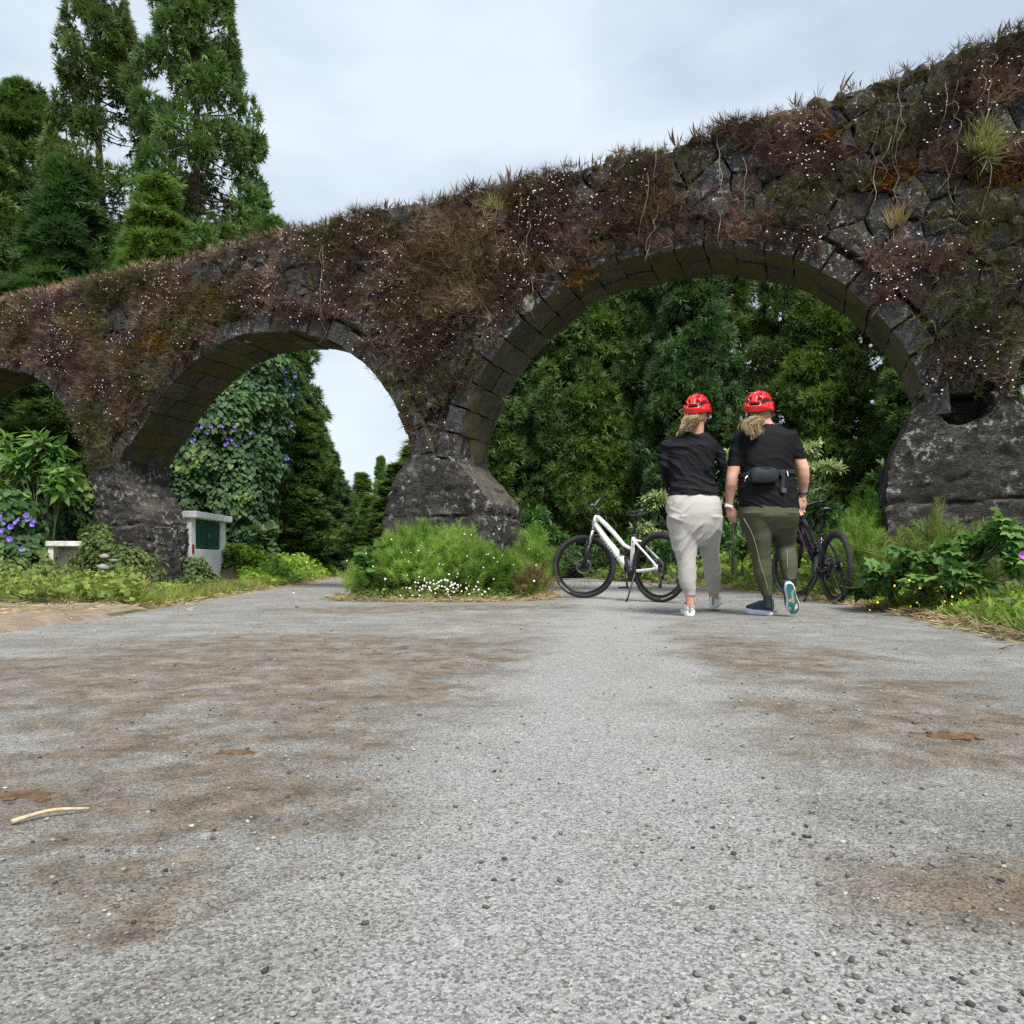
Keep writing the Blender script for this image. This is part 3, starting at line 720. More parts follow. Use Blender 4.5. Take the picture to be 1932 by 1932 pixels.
def cedar(name, H, Rb, mat, n_bil, per, seed, base=.3, spray=.3, taper=1.0, open_=0., vine=False, rbil=(.32, .58), bilz=.8):
    """trunk plus a crown of billows, each billow a burst of fans of needles"""
    g = np.random.default_rng(seed); rr = random.Random(seed)
    root = bpy.data.objects.new(name, None); col.objects.link(root)
    mb = MB(); pts = [Vector((.12 * math.sin(z * .5 + seed), .1 * math.cos(z * .4), z)) for z in np.linspace(-.3, H * .97, 12)]
    tr = .055 + H * .012
    mb.tube(pts, [tr * (1 - i / 12.5) + .012 for i in range(12)], 9)
    parts = []
    for b in range(n_bil):
        f = rr.random() ** .85; z = base + (H - base) * f
        prof = Rb * (1 - f ** 1.6 * .93) * (.72 + .28 * min(1, f * 5)) if taper == 1.0 else Rb * (1 - f) ** taper * min(1, .55 + f * 4)
        a = rr.uniform(0, 2 * math.pi); q = prof * (rr.uniform(.72, 1.08) if rr.random() > .18 else rr.uniform(.2, .7))
        q *= 1 + .36 * noise.noise(Vector((math.cos(a) * 1.5, math.sin(a) * 1.5, z * .5 + seed)))
        if open_ and noise.noise(Vector((math.cos(a) * 1.2, math.sin(a) * 1.2, z * .9 + seed * 3))) < open_ - .5: continue
        tipz = z + (.25 if f > .7 else -.15) * q * .4
        c_ = np.array([math.cos(a) * q, math.sin(a) * q, tipz]); out = np.array([math.cos(a), math.sin(a), .18])
        r_ = rr.uniform(*rbil) * (1 - .45 * f)
        if rr.random() < .3 or open_:
            p0 = Vector((0, 0, z - q * .12)); p1 = Vector(c_)
            mb.tube([p0, p0.lerp(p1, .5) + Vector((0, 0, -.05)), p1], [.03 * (1 - f * .6) + .006, .02, .006], 5)
        n = int(per * rr.uniform(.7, 1.3)); d = norm(g.normal(size=(n, 3)) + out * .75 + np.array([0, 0, .15]))
        rad = r_ * g.uniform(.7, 1.02, n)[:, None] * np.array([1, 1, bilz])
        pos = c_ + d * rad; dd = norm(d * .75 + out * .35 + [0, 0, -.12] + g.normal(size=(n, 3)) * .6); nr = norm(d * .5 + g.normal(size=(n, 3)) * .5)
        tone = np.clip(.45 + rr.uniform(-.22, .22) + g.normal(size=n) * .14, 0, 1)
        parts.append(scatter(*CED, pos, dd, g.uniform(.7, 1.25, n) * spray, nr, tone))
    V, Fc, T = merge(parts)
    mb.build('trunk', M_BARK, root)
    mk('crown', V, Fc, mat, root, tone=T, origin=(0, 0, 0))
    return root

CV = [cedar('cedar_tree', 10.5, 1.35, M_CED[0], 340, 72, 11, base=.2, spray=.25),
      cedar('cedar_tree', 10.5, 1.3, M_CED[2], 260, 70, 12, base=.4, spray=.25, open_=.33),
      cedar('cedar_tree', 10.5, 1.35, M_CED[1], 330, 70, 13, base=.2, spray=.25),
      cedar('cedar_tree', 10.5, 1.3, M_CED[3], 310, 68, 14, base=.3, spray=.25, taper=.8),
      None]
CV.append(cedar('cedar_tree', 16, 3.3, M_CED[0], 430, 76, 16, base=.5, spray=.3, rbil=(.5, .85), open_=.14))
CV.append(cedar('cedar_tree', 16, 3.0, M_CED[2], 230, 70, 17, base=3.5, spray=.3, taper=.7, open_=.28, rbil=(.5, .85)))
CV.append(cedar('conifer_tree', 8, .95, M_CED[3], 150, 42, 21, base=.1, spray=.22, taper=1.15, rbil=(.2, .4)))
used = set()
def ground_z(x, y): return float(hgt(x, y)[0])
def place(kind, x, y, s, rz, label, group, sz_=None, name=None, cat='tree'):
    r = CV[kind]
    o = r if kind not in used else copy_tree(r); used.add(kind)
    o.location = (x, y, ground_z(x, y) - .05); o.rotation_euler = (0, 0, rz); k = sz_ or s; o.scale = (s, s, k)
    return tag(o, label, cat, group)
GB = 'tall cedars behind the large arch'
# (variant, u, depth, width scale, height scale, label)
row = [(0, 905, 20, .95, .98, 'dark green cedar partly hidden by the middle pier, left end of the tall hedge'),
       (2, 985, 20.5, .95, 1.0, 'bluish green cedar just right of the middle pier'),
       (0, 1062, 21, .95, 1.05, 'dense cedar above the front wheel of the white bicycle'),
       (3, 1140, 19.5, .95, 1.04, 'bright green cedar above the saddle of the white bicycle'),
       (0, 1215, 20.5, 1.0, 1.06, 'dense dark cedar left of the shoulder of the person in pale trousers'),
       (2, 1296, 19, .9, 1.08, 'bluish cedar rising straight behind the left red helmet'),
       (1, 1392, 21, 1.0, 1.1, 'olive brown open cedar seen between the two red helmets'),
       (1, 1470, 19, .85, 1.06, 'olive cedar with sky gaps behind the right red helmet'),
       (3, 1560, 17.5, .9, 1.0, 'bright loose cedar right of the right red helmet'),
       (1, 1650, 17, .85, .92, 'thin cedar with bright sky gaps beside the right side of the large arch'),
       (0, 1735, 15.5, .8, .85, 'low dark cedar partly behind the right pier'),
       (3, 1850, 15, .9, .9, 'green cedar mostly hidden by the right pier'),
       (1, 1960, 13, .9, .9, 'open cedar glimpsed past the right edge of the right pier')]
for i, (k, u, Y, s, hh_, lab) in enumerate(row):
    place(k, (u - U0) / F * Y, Y + .8 * math.sin(i * 2.4), s * .98, i * 1.7, lab, GB, s * hh_)
# second rank, deeper, closing the lower half of the view
for i, (u, Y, s, lab) in enumerate([(940, 27, .95, 'deeper cedar behind the hedge next to the middle pier'), (1050, 27.5, .95, 'deeper cedar behind the hedge above the white bicycle'),
                                    (1160, 27, .98, 'deeper cedar filling the hedge behind the bicycle saddle'), (1520, 25, .5, 'shorter cedar far behind the right walker'),
                                    (1655, 23, .42, 'shorter cedar in the gap beside the right pier'), (1790, 22, .5, 'deeper cedar behind the right pier')]):
    place(0 if i % 2 else 2, (u - U0) / F * Y, Y, s * 1.5, i * 2.3, lab, 'deeper rank of cedars behind the hedge', s * 1.02)
# cedars along the left lane, and beyond the wall on the left
GL = 'cedars along the left lane'
for k, u, Y, s, hs, rz, lab in [
        (2, 497, 21, .75, .72, .3, 'cedar beside the vine covered tree, crown just under the left arch'),
        (0, 512, 21.5, .72, .92, 1.0, 'dark cedar with its tip cut by the crown of the left arch'),
        (0, 545, 20.5, .6, .5, 2.0, 'olive cedar on the sloping edge of foliage beside the sky in the left arch'),
        (2, 590, 24, .58, .44, 3.1, 'bluish cedar halfway down the slope of trees in the left arch'),
        (0, 618, 30, .6, .42, 4.0, 'small dark cedar near the end of the left lane'),
        (7, 652, 38, 1.1, .5, 5.0, 'small bright cedar at the end of the left lane'),
        (7, 683, 60, 1.5, .95, 5.5, 'distant cedar left of the lone pointed conifer'),
        (7, 756, 24, 1.15, .46, .7, 'dark cedar against the left flank of the middle pier'),
        (7, 700, 27, .72, .36, 1.7, 'low yellow green conifer beside the lane left of the middle pier'),
        (7, 792, 30, 1.5, .66, 2.9, 'cedar peeping over the left shoulder of the middle pier'),
        (7, 718, 46, .72, .88, 3.9, 'lone pointed conifer standing against the sky in the left arch')]:
    place(k, (u - U0) / F * Y, Y, s * 1.5, rz, lab, GL, hs)
GA = 'big cedars rising above the aqueduct on the left'
for k, u, Y, s, hs, rz, lab in [
        (5, 45, 27, 1.05, 1.06, 0, 'big bluish cedar at the far left above the aqueduct'),
        (6, 190, 26, 1.0, 1.28, 1, 'tall sparse cedar with its bare trunk showing between two dense ones'),
        (5, 372, 25, .95, 1.32, 2.6, 'tall dense cedar nearest the open sky above the aqueduct'),
        (3, 300, 22, 1.0, 1.05, 3, 'bright green cedar low in front of the tall dense one'),
        (2, 130, 23, 1.1, 1.15, 4, 'bluish cedar low in front of the sparse trunk'),
        (5, -60, 24, .9, .9, 5, 'dark cedar cut by the left edge behind the aqueduct'),
        (5, 240, 29, .8, .8, 6, 'dark cedar filling the gap behind the sparse trunk'),
        (2, 60, 18, .9, .62, .5, 'dark cedar seen through the leftmost arch'),
        (0, 160, 17.5, .8, .6, .9, 'low dark cedar left of the left pier'),
        (0, 420, 24, .9, 1.0, 1.4, 'cedar behind the vine covered tree')]:
    place(k, (u - U0) / F * Y, Y, s * (1.5 if k < 4 else 1), rz, lab, GA, hs)

# vine covered tree behind the left arch ----------------------------
M_VINE = leafmat('vine_leaf', [(0, (.015, .048, .018)), (.5, (.045, .105, .038)), (.85, (.095, .175, .06)), (1, (.18, .26, .06))], .6, .25, .35)
M_PURP = simple('purple_bloom', (.11, .08, .42), .6, c2=(.2, .12, .5), ns=20)
def trumpet(r=.05, n=9):
    V = [(0, 0, 0)]; 
    for k in range(n): a = 2 * math.pi * k / n; V.append((math.cos(a) * .3, .7, math.sin(a) * .3))
    for k in range(n): a = 2 * math.pi * k / n; q = 1 if k % 2 else .88; V.append((math.cos(a) * q, 1.05, math.sin(a) * q))
    Fc = [(0, 1 + k, 1 + (k + 1) % n) for k in range(n)] + [(1 + k, 1 + n + k, 1 + n + (k + 1) % n) for k in range(n)] + [(1 + k, 1 + n + (k + 1) % n, 1 + (k + 1) % n) for k in range(n)]
    return np.array(V), np.array(Fc)
def vine_mass(root, hull, count, size, mat, seed, part='leaves', rough=.25, tmpl=HEART, tonec=.45, core=True):
    """hull: list of (centre, radii); leaves lie shingled over the union's skin, drooping"""
    g = np.random.default_rng(seed); C_ = np.array([h[0] for h in hull], float); R_ = np.array([h[1] for h in hull], float)
    w_ = (R_[:, 0] * R_[:, 2]) ; w_ /= w_.sum(); k = g.choice(len(hull), count, p=w_); d = norm(g.normal(size=(count, 3))); d[:, 1] -= .35; d = norm(d)
    pos = C_[k] + d * R_[k] * (1 + g.normal(size=count)[:, None] * .05)
    nz_ = np.array([noise.noise(Vector(p) * 1.6) + .5 * noise.noise(Vector(p) * 4) for p in pos]); pos += d * (nz_[:, None] * rough)
    keep = np.ones(count, bool)
    for j in range(len(hull)):
        keep &= ~((k != j) & ((((pos - C_[j]) / (R_[j] * .88)) ** 2).sum(1) < 1))
    pos, d, nz_ = pos[keep], d[keep], nz_[keep]; n = len(pos)
    down = np.array([0, 0, -1.0]); dd = norm(down + d * .55 + g.normal(size=(n, 3)) * .35); nr = norm(d + np.array([0, 0, .5]) + g.normal(size=(n, 3)) * .35)
    tone = np.clip(tonec + nz_ * .5 + g.normal(size=n) * .16, 0, 1)
    V, Fc, T = scatter(*tmpl, pos, dd, g.uniform(.7, 1.25, n) * size, nr, tone)
    o = mk(part, V, Fc, mat, root, tone=T, origin=tuple(root.location) if root is not None else None)
    return o, pos, d
vt = thing('vine_covered_tree', 'big leafy mass of vines with purple blossoms behind the white hut', 'tree', P(420, 1075, 15.5) * 1)
vt.location.z = .3
hull = [(P(395, 870, 16.99), (.95, 1.0, 1.9)), (P(470, 745, 17.63), (.75, .9, 1.1)), (P(455, 930, 16.99), (.75, .9, 1.4)), (P(530, 730, 18.70), (.5, .7, .8)), (P(350, 960, 16.56), (.6, .8, 1.2)), (P(500, 830, 17.85), (.55, .8, 1.5)),
        (P(420, 800, 16.78), (.7, .8, .8)), (P(485, 960, 16.78), (.35, .6, 1.1)), (P(300, 860, 17.21), (.9, .9, 1.6)), (P(505, 700, 18.28), (.45, .6, .6)), (P(420, 1020, 16.67), (1.0, .7, .7)), (P(250, 960, 16.89), (.8, .8, 1.2))]
o, vp, vd = vine_mass(vt, hull, 30000, .112, M_VINE, 21)
tag(o, kind='stuff')
mb = MB(); mb.tube([Vector(vt.location) + Vector((-.6, 1.3, -.3)), Vector(vt.location) + Vector((-.4, 1.3, 1.2)), Vector(vt.location) + Vector((-.3, 1.4, 2.0))], [.2, .16, .08], 9); mb.build('trunk', M_BARK, vt)
g = np.random.default_rng(5)
spots = [(380, 808), (390, 806), (402, 800), (415, 803), (392, 822), (438, 815), (448, 812), (455, 820), (443, 828), (460, 826), (472, 818), (430, 826), (426, 838), (437, 840), (449, 836), (461, 838), (370, 832), (374, 830), (537, 703), (543, 710), (548, 716), (540, 722), (546, 730), (535, 716), (550, 740), (545, 800), (549, 808), (556, 866), (552, 872), (392, 965), (520, 706)]
tv, tf = trumpet()
for u, v in spots:
    Yb = 15.9 if u < 500 else 17.7
    best = min(range(0, len(vp), 3), key=lambda i: (vp[i][0] / vp[i][1] - (u - U0) / F) ** 2 + ((vp[i][2] - HC) / vp[i][1] - (V0 - v) / F) ** 2 + (vp[i][1] - Yb) ** 2 * 2e-6 + (0 if vd[i][1] < -.2 else 1))
    p = vp[best] + vd[best] * .1 + np.array([0, -.05, 0])
    V_, F_, T_ = scatter(tv, tf, [p - np.array([0, -1, .1]) * .0], [(g.normal() * .4, -1, .15 + g.normal() * .3)], .047)
    mk('blossom', V_, F_, M_PURP, vt)
# ---------------------------------------------------------------- plants on the wall
def wall_pts(n, dens, seed, smin=-12.5, smax=9.0):
    g = np.random.default_rng(seed); out = []
    while len(out) < n:
        s, f = g.uniform(smin, smax), g.uniform(0, 1); z0 = max(bottom(s), 1.9); z1 = top(s); z = z0 + (z1 - z0) * f ** .8
        if g.random() > (z1 - z0) / 5: continue
        if z < bottom(s, .04 + .3 * abs(noise.noise(Vector((s * 1.5, 0, 8))))): continue
        q = dens(s, z)
        if g.random() < q: out.append((s, z, q))
    return np.array(out)
def uv_of(s, z): p = W(s, 0, z); return U0 + p.x / p.y * F, V0 - (p.z - HC) / p.y * F
def cover(s, z):
    if any(math.hypot(s - h[0], z - h[1]) < r_ * 1.3 for h, r_ in zip(HOLES[:2], HR)): return 0
    u, v = uv_of(s, z); n = noise.noise(Vector((s * 1.1, z * 1.6, 3))) + .5 * noise.noise(Vector((s * 3, z * 3.5, 7)))
    q = .5 + n * 1.5
    if u > 1450: q -= .3
    if z < 2.6: q -= .3
    if top(s) - z < .25: q -= .1
    if 600 < u < 760 and v > 600: q -= .3
    return min(1, max(.02, q))
STEM = spikes(12, 1.0, .038, .6, 3, .35)
M_DRY = leafmat('dried_stems', [(0, (.050, .031, .031)), (.4, (.15, .093, .088)), (.7, (.28, .19, .175)), (1, (.52, .41, .37))], .9, .15, .1)
M_OLIVE = leafmat('weedy_stems', [(0, (0.054, 0.054, 0.026)), (.5, (0.120, 0.120, 0.054)), (1, (0.264, 0.264, 0.120))], .9, .2, .1)
M_RUST = leafmat('rusty_fern', [(0, (.09, .035, .01)), (.5, (.2, .085, .02)), (1, (.33, .17, .05))], .9, .2, .1)
M_WHITE = simple('white_petals', (.62, .58, .6), .8)
M_STRAW = leafmat('dry_straw', [(0, (.16, .11, .06)), (.5, (.32, .24, .14)), (1, (.5, .42, .28))], .9, .2, .1)
def on_wall(tmpl, pts, size, mat, name, label, seed, tonebase=.35, outw=.8, up=.35, out0=.0, cat=None, jit=.7, kind='stuff'):
    g = np.random.default_rng(seed); n = len(pts)
    pos = np.array([W(s, -.03 - out0 * g.random(), z) for s, z, _ in pts]); ow = -np.array(WY)
    d = norm(ow * outw + np.array([0, 0, up]) + g.normal(size=(n, 3)) * jit)
    d -= np.minimum(d @ ow - .05, 0)[:, None] * ow
    nz_ = np.array([noise.noise(Vector((s * 2, z * 2, seed))) for s, z, _ in pts])
    V, Fc, T = scatter(*tmpl, pos, d, g.uniform(.5, 1.25, n) * size, None, np.clip(tonebase + nz_ * .5 + g.normal(size=n) * .17, 0, 1))
    return mk(name, V, Fc, mat, None, tone=T, label=label, category=cat, kind=kind) if False else tag(mk(name, V, Fc, mat, None, tone=T), label, cat, None, kind)
on_wall(STEM, wall_pts(19500, cover, 1), .15, M_DRY, 'dried_heath', 'tangle of dried purple brown stems growing all over the face of the aqueduct', 1, cat='plants', out0=.06)
on_wall(STEM, wall_pts(7500, lambda s, z: max(.02, min(1, .12 + 1.3 * noise.noise(Vector((s * .9 + 9, z * 1.3, 5))) + (.35 if s < -5 else 0))), 2), .15, M_OLIVE, 'wall_weeds', 'olive green weeds growing among the dried stems on the aqueduct', 2, cat='plants', out0=.08)
fan = wall_pts(1800, lambda s, z: cover(s, z) * max(0, .45 + 1.2 * noise.noise(Vector((s * 1.3, z * 1.3, 15)))), 4)
disc = (np.array([(math.cos(a), 0, math.sin(a)) for a in np.linspace(0, 2 * math.pi, 7)[:-1]] + [(0, -.25, 0)]), np.array([(6, i, (i + 1) % 6) for i in range(6)]))
g = np.random.default_rng(8); pos = np.array([W(s, -.1 - .14 * g.random(), z) for s, z, _ in fan])
V, Fc, T = scatter(disc[0], disc[1], pos, norm(-np.array(WY) * 1.0 + np.array([0, 0, .5]) + g.normal(size=(len(pos), 3)) * .35) * -1, g.uniform(.005, .0105, len(pos)))
tag(mk('daisy_blossoms', V, Fc, M_WHITE, None), 'tiny white daisies dotted over the aqueduct', 'flowers', None, 'stuff')
# rusty patches, the big dry bush and dry grass tufts
def patch(c, r, n, seed):
    g = np.random.default_rng(seed); s0, z0 = sz(*c); a = g.normal(size=(n, 2)) * np.array(r) * .5
    return np.array([(s0 + q[0], min(z0 + q[1], top(s0 + q[0]) - .1), 1) for q in a])
on_wall(STEM, patch((850, 520), (.62, .8), 1700, 1), .2, leafmat('tan_bush', [(0, (.07, .05, .036)), (.5, (.17, .125, .088)), (1, (.38, .31, .23))], .9, .2, .1), 'dry_bush', 'large round tan brown dry bush hanging on the wall above the middle pier', 11, .45, out0=.2, cat='bush', kind=None)
for i, (u, v, r1, n, lab) in enumerate([(395, 575, .5, 260, 'rust orange fern patch above the crown of the left arch'), (300, 640, .45, 220, 'rust orange fern patch left of the left arch'), (620, 470, .3, 90, 'small orange fern patch below the ridge left of the dry bush'),
                                        (1175, 425, .2, 60, 'orange fern sprig above the left half of the large arch'), (1560, 262, .16, 40, 'yellow orange sprig high over the right half of the large arch'), (1690, 330, .3, 110, 'yellowish fern patch high on the right of the wall'),
                                        (1880, 320, .3, 120, 'rust orange leaves at the upper right of the wall'), (1090, 520, .25, 60, 'orange tuft close above the voussoirs of the large arch')]):
    on_wall(spikes(11, 1.3, .14, .5, 5, .4), patch((u, v), (r1, r1 * .7), n, 40 + i), .1, M_RUST, 'rusty_fern', lab, 50 + i, .5, cat='fern', kind=None)
TUFT = spikes(26, .6, .03, .3, 9, .45)
for i, (u, v, n, sz_, m, lab) in enumerate([(1003, 512, 4, .3, 0, 'tallest pale dry grass tuft above the left haunch of the large arch'), (1035, 505, 3, .26, 0, 'second pale dry grass tuft, right of the tallest one'), (1065, 515, 3, .24, 0, 'pale dry grass tuft closest to the arch stones'),
                                            (1695, 432, 4, .3, 0, 'straw coloured grass tuft on bare dark stone right of the large arch'), (1850, 300, 9, .38, 1, 'long pale green grass hanging at the upper right of the wall'), (1865, 262, 6, .34, 1, 'upper pale green grass clump at the right edge of the wall'),
                                            (290, 615, 3, .24, 0, 'upright pale grass tuft among the rusty fern'), (515, 577, 3, .2, 0, 'pale grass tuft over the crown of the left arch'), (130, 620, 3, .35, 1, 'long green grass blades on the left part of the wall'), (935, 400, 5, .3, 1, 'greenish grass clump below the ridge above the middle pier'), (720, 440, 4, .26, 1, 'greenish grass clump below the ridge left of the dry bush')]):
    on_wall(TUFT, patch((u, v), (.08, .05), n * 2, 80 + i), sz_, M_STRAW if m == 0 else leafmat('pale_grass', [(0, (.12, .14, .05)), (1, (.36, .38, .2))], .9), 'grass_tuft', lab, 90 + i, .6, .35, 1.0 if m == 0 else .2, jit=.25, cat='grass tuft', kind=None)
g = random.Random(17); mb = MB()
for k in range(34):
    u_ = g.choice([1350, 1420, 1560, 1640, 1655, 1665, 1700, 1790, 1850, 1880, 1000, 930, 770, 620, 1230]) + g.uniform(-14, 14); s_ = sz(u_, 400)[0]; z_ = top(s_) - g.uniform(.1, 1.0); L_ = g.uniform(.4, 1.1); z_ = max(z_, bottom(s_) + L_ * .9)
    mb.tube([W(s_ + .03 * math.sin(q * 1.3 + k) + q * g.uniform(-.01, .01), -.12 - .05 * math.sin(q + k), z_ - L_ * q / 7) for q in range(8)], [.0035] * 6 + [.0025, .0015], 4, False)
tag(mb.build('hanging_stems', simple('pale_hanging_stem', (.3, .26, .17), .9, c2=(.16, .13, .09), ns=9), None), 'thin pale stems hanging down the face of the aqueduct', 'plants', None, 'stuff')
# fringe of stems along the ridge, against the sky
g = np.random.default_rng(31); n = 3600; s = g.uniform(-13, 9.5, n); dn = np.array([noise.noise(Vector((a * 1.4, 0, 2))) for a in s]); keep = g.random(n) < np.clip(.5 + dn * 1.6, .08, 1); s = s[keep]; n = len(s)
pos = np.array([W(a, g.uniform(-.05, .9), top(a) - .03) for a in s]); d = norm(np.array([0, 0, 1.0]) + g.normal(size=(n, 3)) * .28)
V, Fc, T = scatter(*blades(5, .38, .028, .12, 12, .5), pos, d, g.uniform(.1, .3, n), None, np.clip(.5 + g.normal(size=n) * .2, 0, 1))
tag(mk('ridge_stems', V, Fc, M_DRY, None, tone=T), 'fringe of thin dried stems along the ridge of the aqueduct', 'plants', None, 'stuff')
g = np.random.default_rng(32); n = 2600; s = g.uniform(-13, -3.2, n); pos = np.array([W(a, g.uniform(-.05, .9), top(a) + g.uniform(-.02, .1)) for a in s])
V, Fc, T = scatter(*blades(6, .7, .09, .3, 14), pos, norm(np.array([0, 0, .8]) + g.normal(size=(n, 3)) * .6), g.uniform(.07, .15, n), None, np.clip(.65 + g.normal(size=n) * .2, 0, 1))
tag(mk('ridge_turf', V, Fc, leafmat('pinkish_turf', [(0, (.1, .055, .045)), (.6, (.27, .18, .14)), (1, (.45, .36, .3))], .9, .2, .1), None, tone=T), 'pinkish dry turf capping the left part of the aqueduct', 'plants', None, 'stuff')

# ---------------------------------------------------------------- ground plants
M_LIME = leafmat('lime_weeds', [(0, (0.065, 0.130, 0.021)), (.5, (0.156, 0.273, 0.036)), (1, (0.312, 0.442, 0.072))], .6, .35)
M_WEED = leafmat('verge_weeds', [(0, (.045, .085, .02)), (.5, (.12, .185, .04)), (1, (.27, .33, .08))], .6, .3)
M_BROAD = leafmat('broad_leaf', [(0, (0.026, 0.078, 0.026)), (.5, (0.072, 0.169, 0.046)), (1, (0.195, 0.325, 0.091))], .58, .3, .3)
M_PALE = leafmat('pale_leaf', [(0, (0.052, 0.098, 0.039)), (.5, (0.169, 0.260, 0.104)), (1, (0.468, 0.546, 0.312))], .55, .3)
M_FEATH = leafmat('feathery_green', [(0, (.055, .11, .018)), (.5, (.145, .265, .04)), (1, (.31, .44, .12))], .7, .45)
M_GRASS = leafmat('verge_grass', [(0, (0.065, 0.111, 0.023)), (.5, (0.169, 0.221, 0.046)), (.85, (0.338, 0.338, 0.104)), (1, (0.494, 0.416, 0.221))], .7, .35)
def area(poly, n, seed, keep=None, z0=.0):
    g = np.random.default_rng(seed); P_ = np.array(poly); mn, mx_ = P_.min(0), P_.max(0); out = []
    Q = np.roll(P_, -1, 0); tries = 0
    while len(out) < n and tries < 60:
        tries += 1; X = g.uniform(mn[0], mx_[0], n); Y = g.uniform(mn[1], mx_[1], n); x = X[:, None]; y = Y[:, None]
        cr_ = ((P_[:, 1] > y) != (Q[:, 1] > y)) & (x < (Q[:, 0] - P_[:, 0]) * (y - P_[:, 1]) / (Q[:, 1] - P_[:, 1] + 1e-12) + P_[:, 0]); ok = cr_.sum(1) % 2 == 1
        dr = road_dist(X, Y); ok &= dr > .04
        if keep is not None: ok &= keep(X, Y, dr, g)
        out += list(zip(X[ok], Y[ok]))
    return np.array(out[:n])
def cover_ground(name, label, poly, n, tmpl, size, mat, seed, height=.1, tonec=.5, flat=.4, keep=None, cat='plants'):
    g = np.random.default_rng(seed + 500); xy = area(poly, n, seed, keep); n = len(xy); lump = np.array([noise.noise(Vector((x * 1.3, y * 1.3, seed))) * .6 + noise.noise(Vector((x * 3.5, y * 3.5, seed))) * .4 for x, y in xy])
    z = hgt(xy[:, 0], xy[:, 1]); ht = height * np.clip(.55 + lump * 1.1, .08, 1.6); ht *= np.clip(road_dist(xy[:, 0], xy[:, 1]) * 3.0, .25, 1)
    pos = np.stack([xy[:, 0], xy[:, 1], z + ht * g.random(n) ** .5], 1); d = norm(g.normal(size=(n, 3)) * [1, 1, .35] + [0, 0, flat]); nr = norm(g.normal(size=(n, 3)) * .45 + [0, -.2, 1])
    V, Fc, T = scatter(*tmpl, pos, d, g.uniform(.6, 1.3, n) * size, nr if flat < .8 else None, np.clip(tonec + lump * .45 + g.normal(size=n) * .16, 0, 1))
    return tag(mk(name, V, Fc, mat, None, tone=T), label, cat, None, 'stuff')
GR = spikes(10, .55, .05, .3, 21, .45)
bankL = [(-3.0, 7.0), (-3.3, 9), (-3.9, 13), (-5.3, 24), (-8, 36), (-12, 30), (-12, 14), (-5.6, 13.0), (-5.4, 10.4), (-4.5, 7.5)]
cover_ground('lime_ground_cover', 'lime green leafy ground cover on the bank right of the white hut', [(-4.6, 12.6), (-3.6, 12), (-4.0, 14), (-5.3, 24), (-6.5, 26), (-7.5, 20), (-6.6, 14.7), (-5.5, 14.7)], 14000, ROUND, .085, M_LIME, 1, .42, .62)
cover_ground('low_verge_weeds', 'low creeping weeds between the left pier and the lane', [(-3.3, 7.2), (-3.8, 10.8), (-4.0, 13), (-5.6, 12.8), (-5.5, 11)], 5000, ROUND, .04, M_WEED, 13, .07, .6, keep=lambda X, Y, dr, g: X > -.5 * Y)
frontL = [(-12, 6.9), (-3.2, 6.6), (-3.4, 8.6), (-3.7, 10.8), (-4.1, 14), (-5.6, 12.2), (-12, 14)]
cover_ground('left_weeds', 'thick low weeds in front of the left pier and the small white box', frontL, 17000, ROUND, .058, M_WEED, 2, .27, .7, keep=lambda X, Y, dr, g: X < -.5 * Y)
cover_ground('left_grass', 'long grass among the weeds left of the lane', frontL, 2600, GR, .22, M_GRASS, 3, .05, flat=1.2, keep=lambda X, Y, dr, g: X < -.5 * Y)
cover_ground('lane_edge_grass', 'short grass edging the left lane', [(-3.1, 6.9), (-3.6, 10.8), (-4.0, 14), (-5.5, 25), (-6.2, 25), (-4.7, 14), (-4.2, 10.8), (-3.7, 7)], 3000, GR, .16, M_GRASS, 4, .03, .6, flat=1.2)
bankR = [(3.4, 9.2), (3.5, 10.2), (3.25, 13.3), (1.25, 22), (1, 24), (-1, 23.8), (-1.2, 26), (10, 26), (12, 12), (7, 9.2)]
cover_ground('bank_weeds', 'bright low weeds on the bank beyond the bicycles', bankR, 11000, ROUND, .1, M_LIME, 5, .25, .45)
cover_ground('bank_grass', 'grass on the bank beyond the bicycles', bankR, 5500, GR, .26, M_GRASS, 6, .04, .45, flat=1.2)
vergeR = [(2.2, .5), (2.7, 3.74), (3.25, 6), (3.4, 7.3), (3.55, 9.8), (8, 9.8), (8, .5)]
cover_ground('right_weeds', 'leafy green weeds along the right verge below the right pier', vergeR, 9000, ROUND, .055, M_WEED, 7, .22, .6)
cover_ground('right_lime_weeds', 'lighter green weeds along the edge of the right verge', vergeR, 5200, LANCE, .085, M_LIME, 8, .17, .5, keep=lambda X, Y, dr, g: dr < .9 + .4 * g.random(len(X)))
cover_ground('right_grass', 'grass blades along the right verge', vergeR, 3600, GR, .2, M_GRASS, 9, .03, .5, flat=1.2)
isl = [(-1.95, 7.75), (.3, 8.0), (.6, 9.5), (.6, 12), (-.1, 17), (-.8, 23), (-3.2, 23), (-2.1, 14), (-1.9, 10)]
cover_ground('island_grass', 'short grass around the foot of the middle pier', isl, 2600, GR, .18, M_GRASS, 10, .03, .55, flat=1.2)
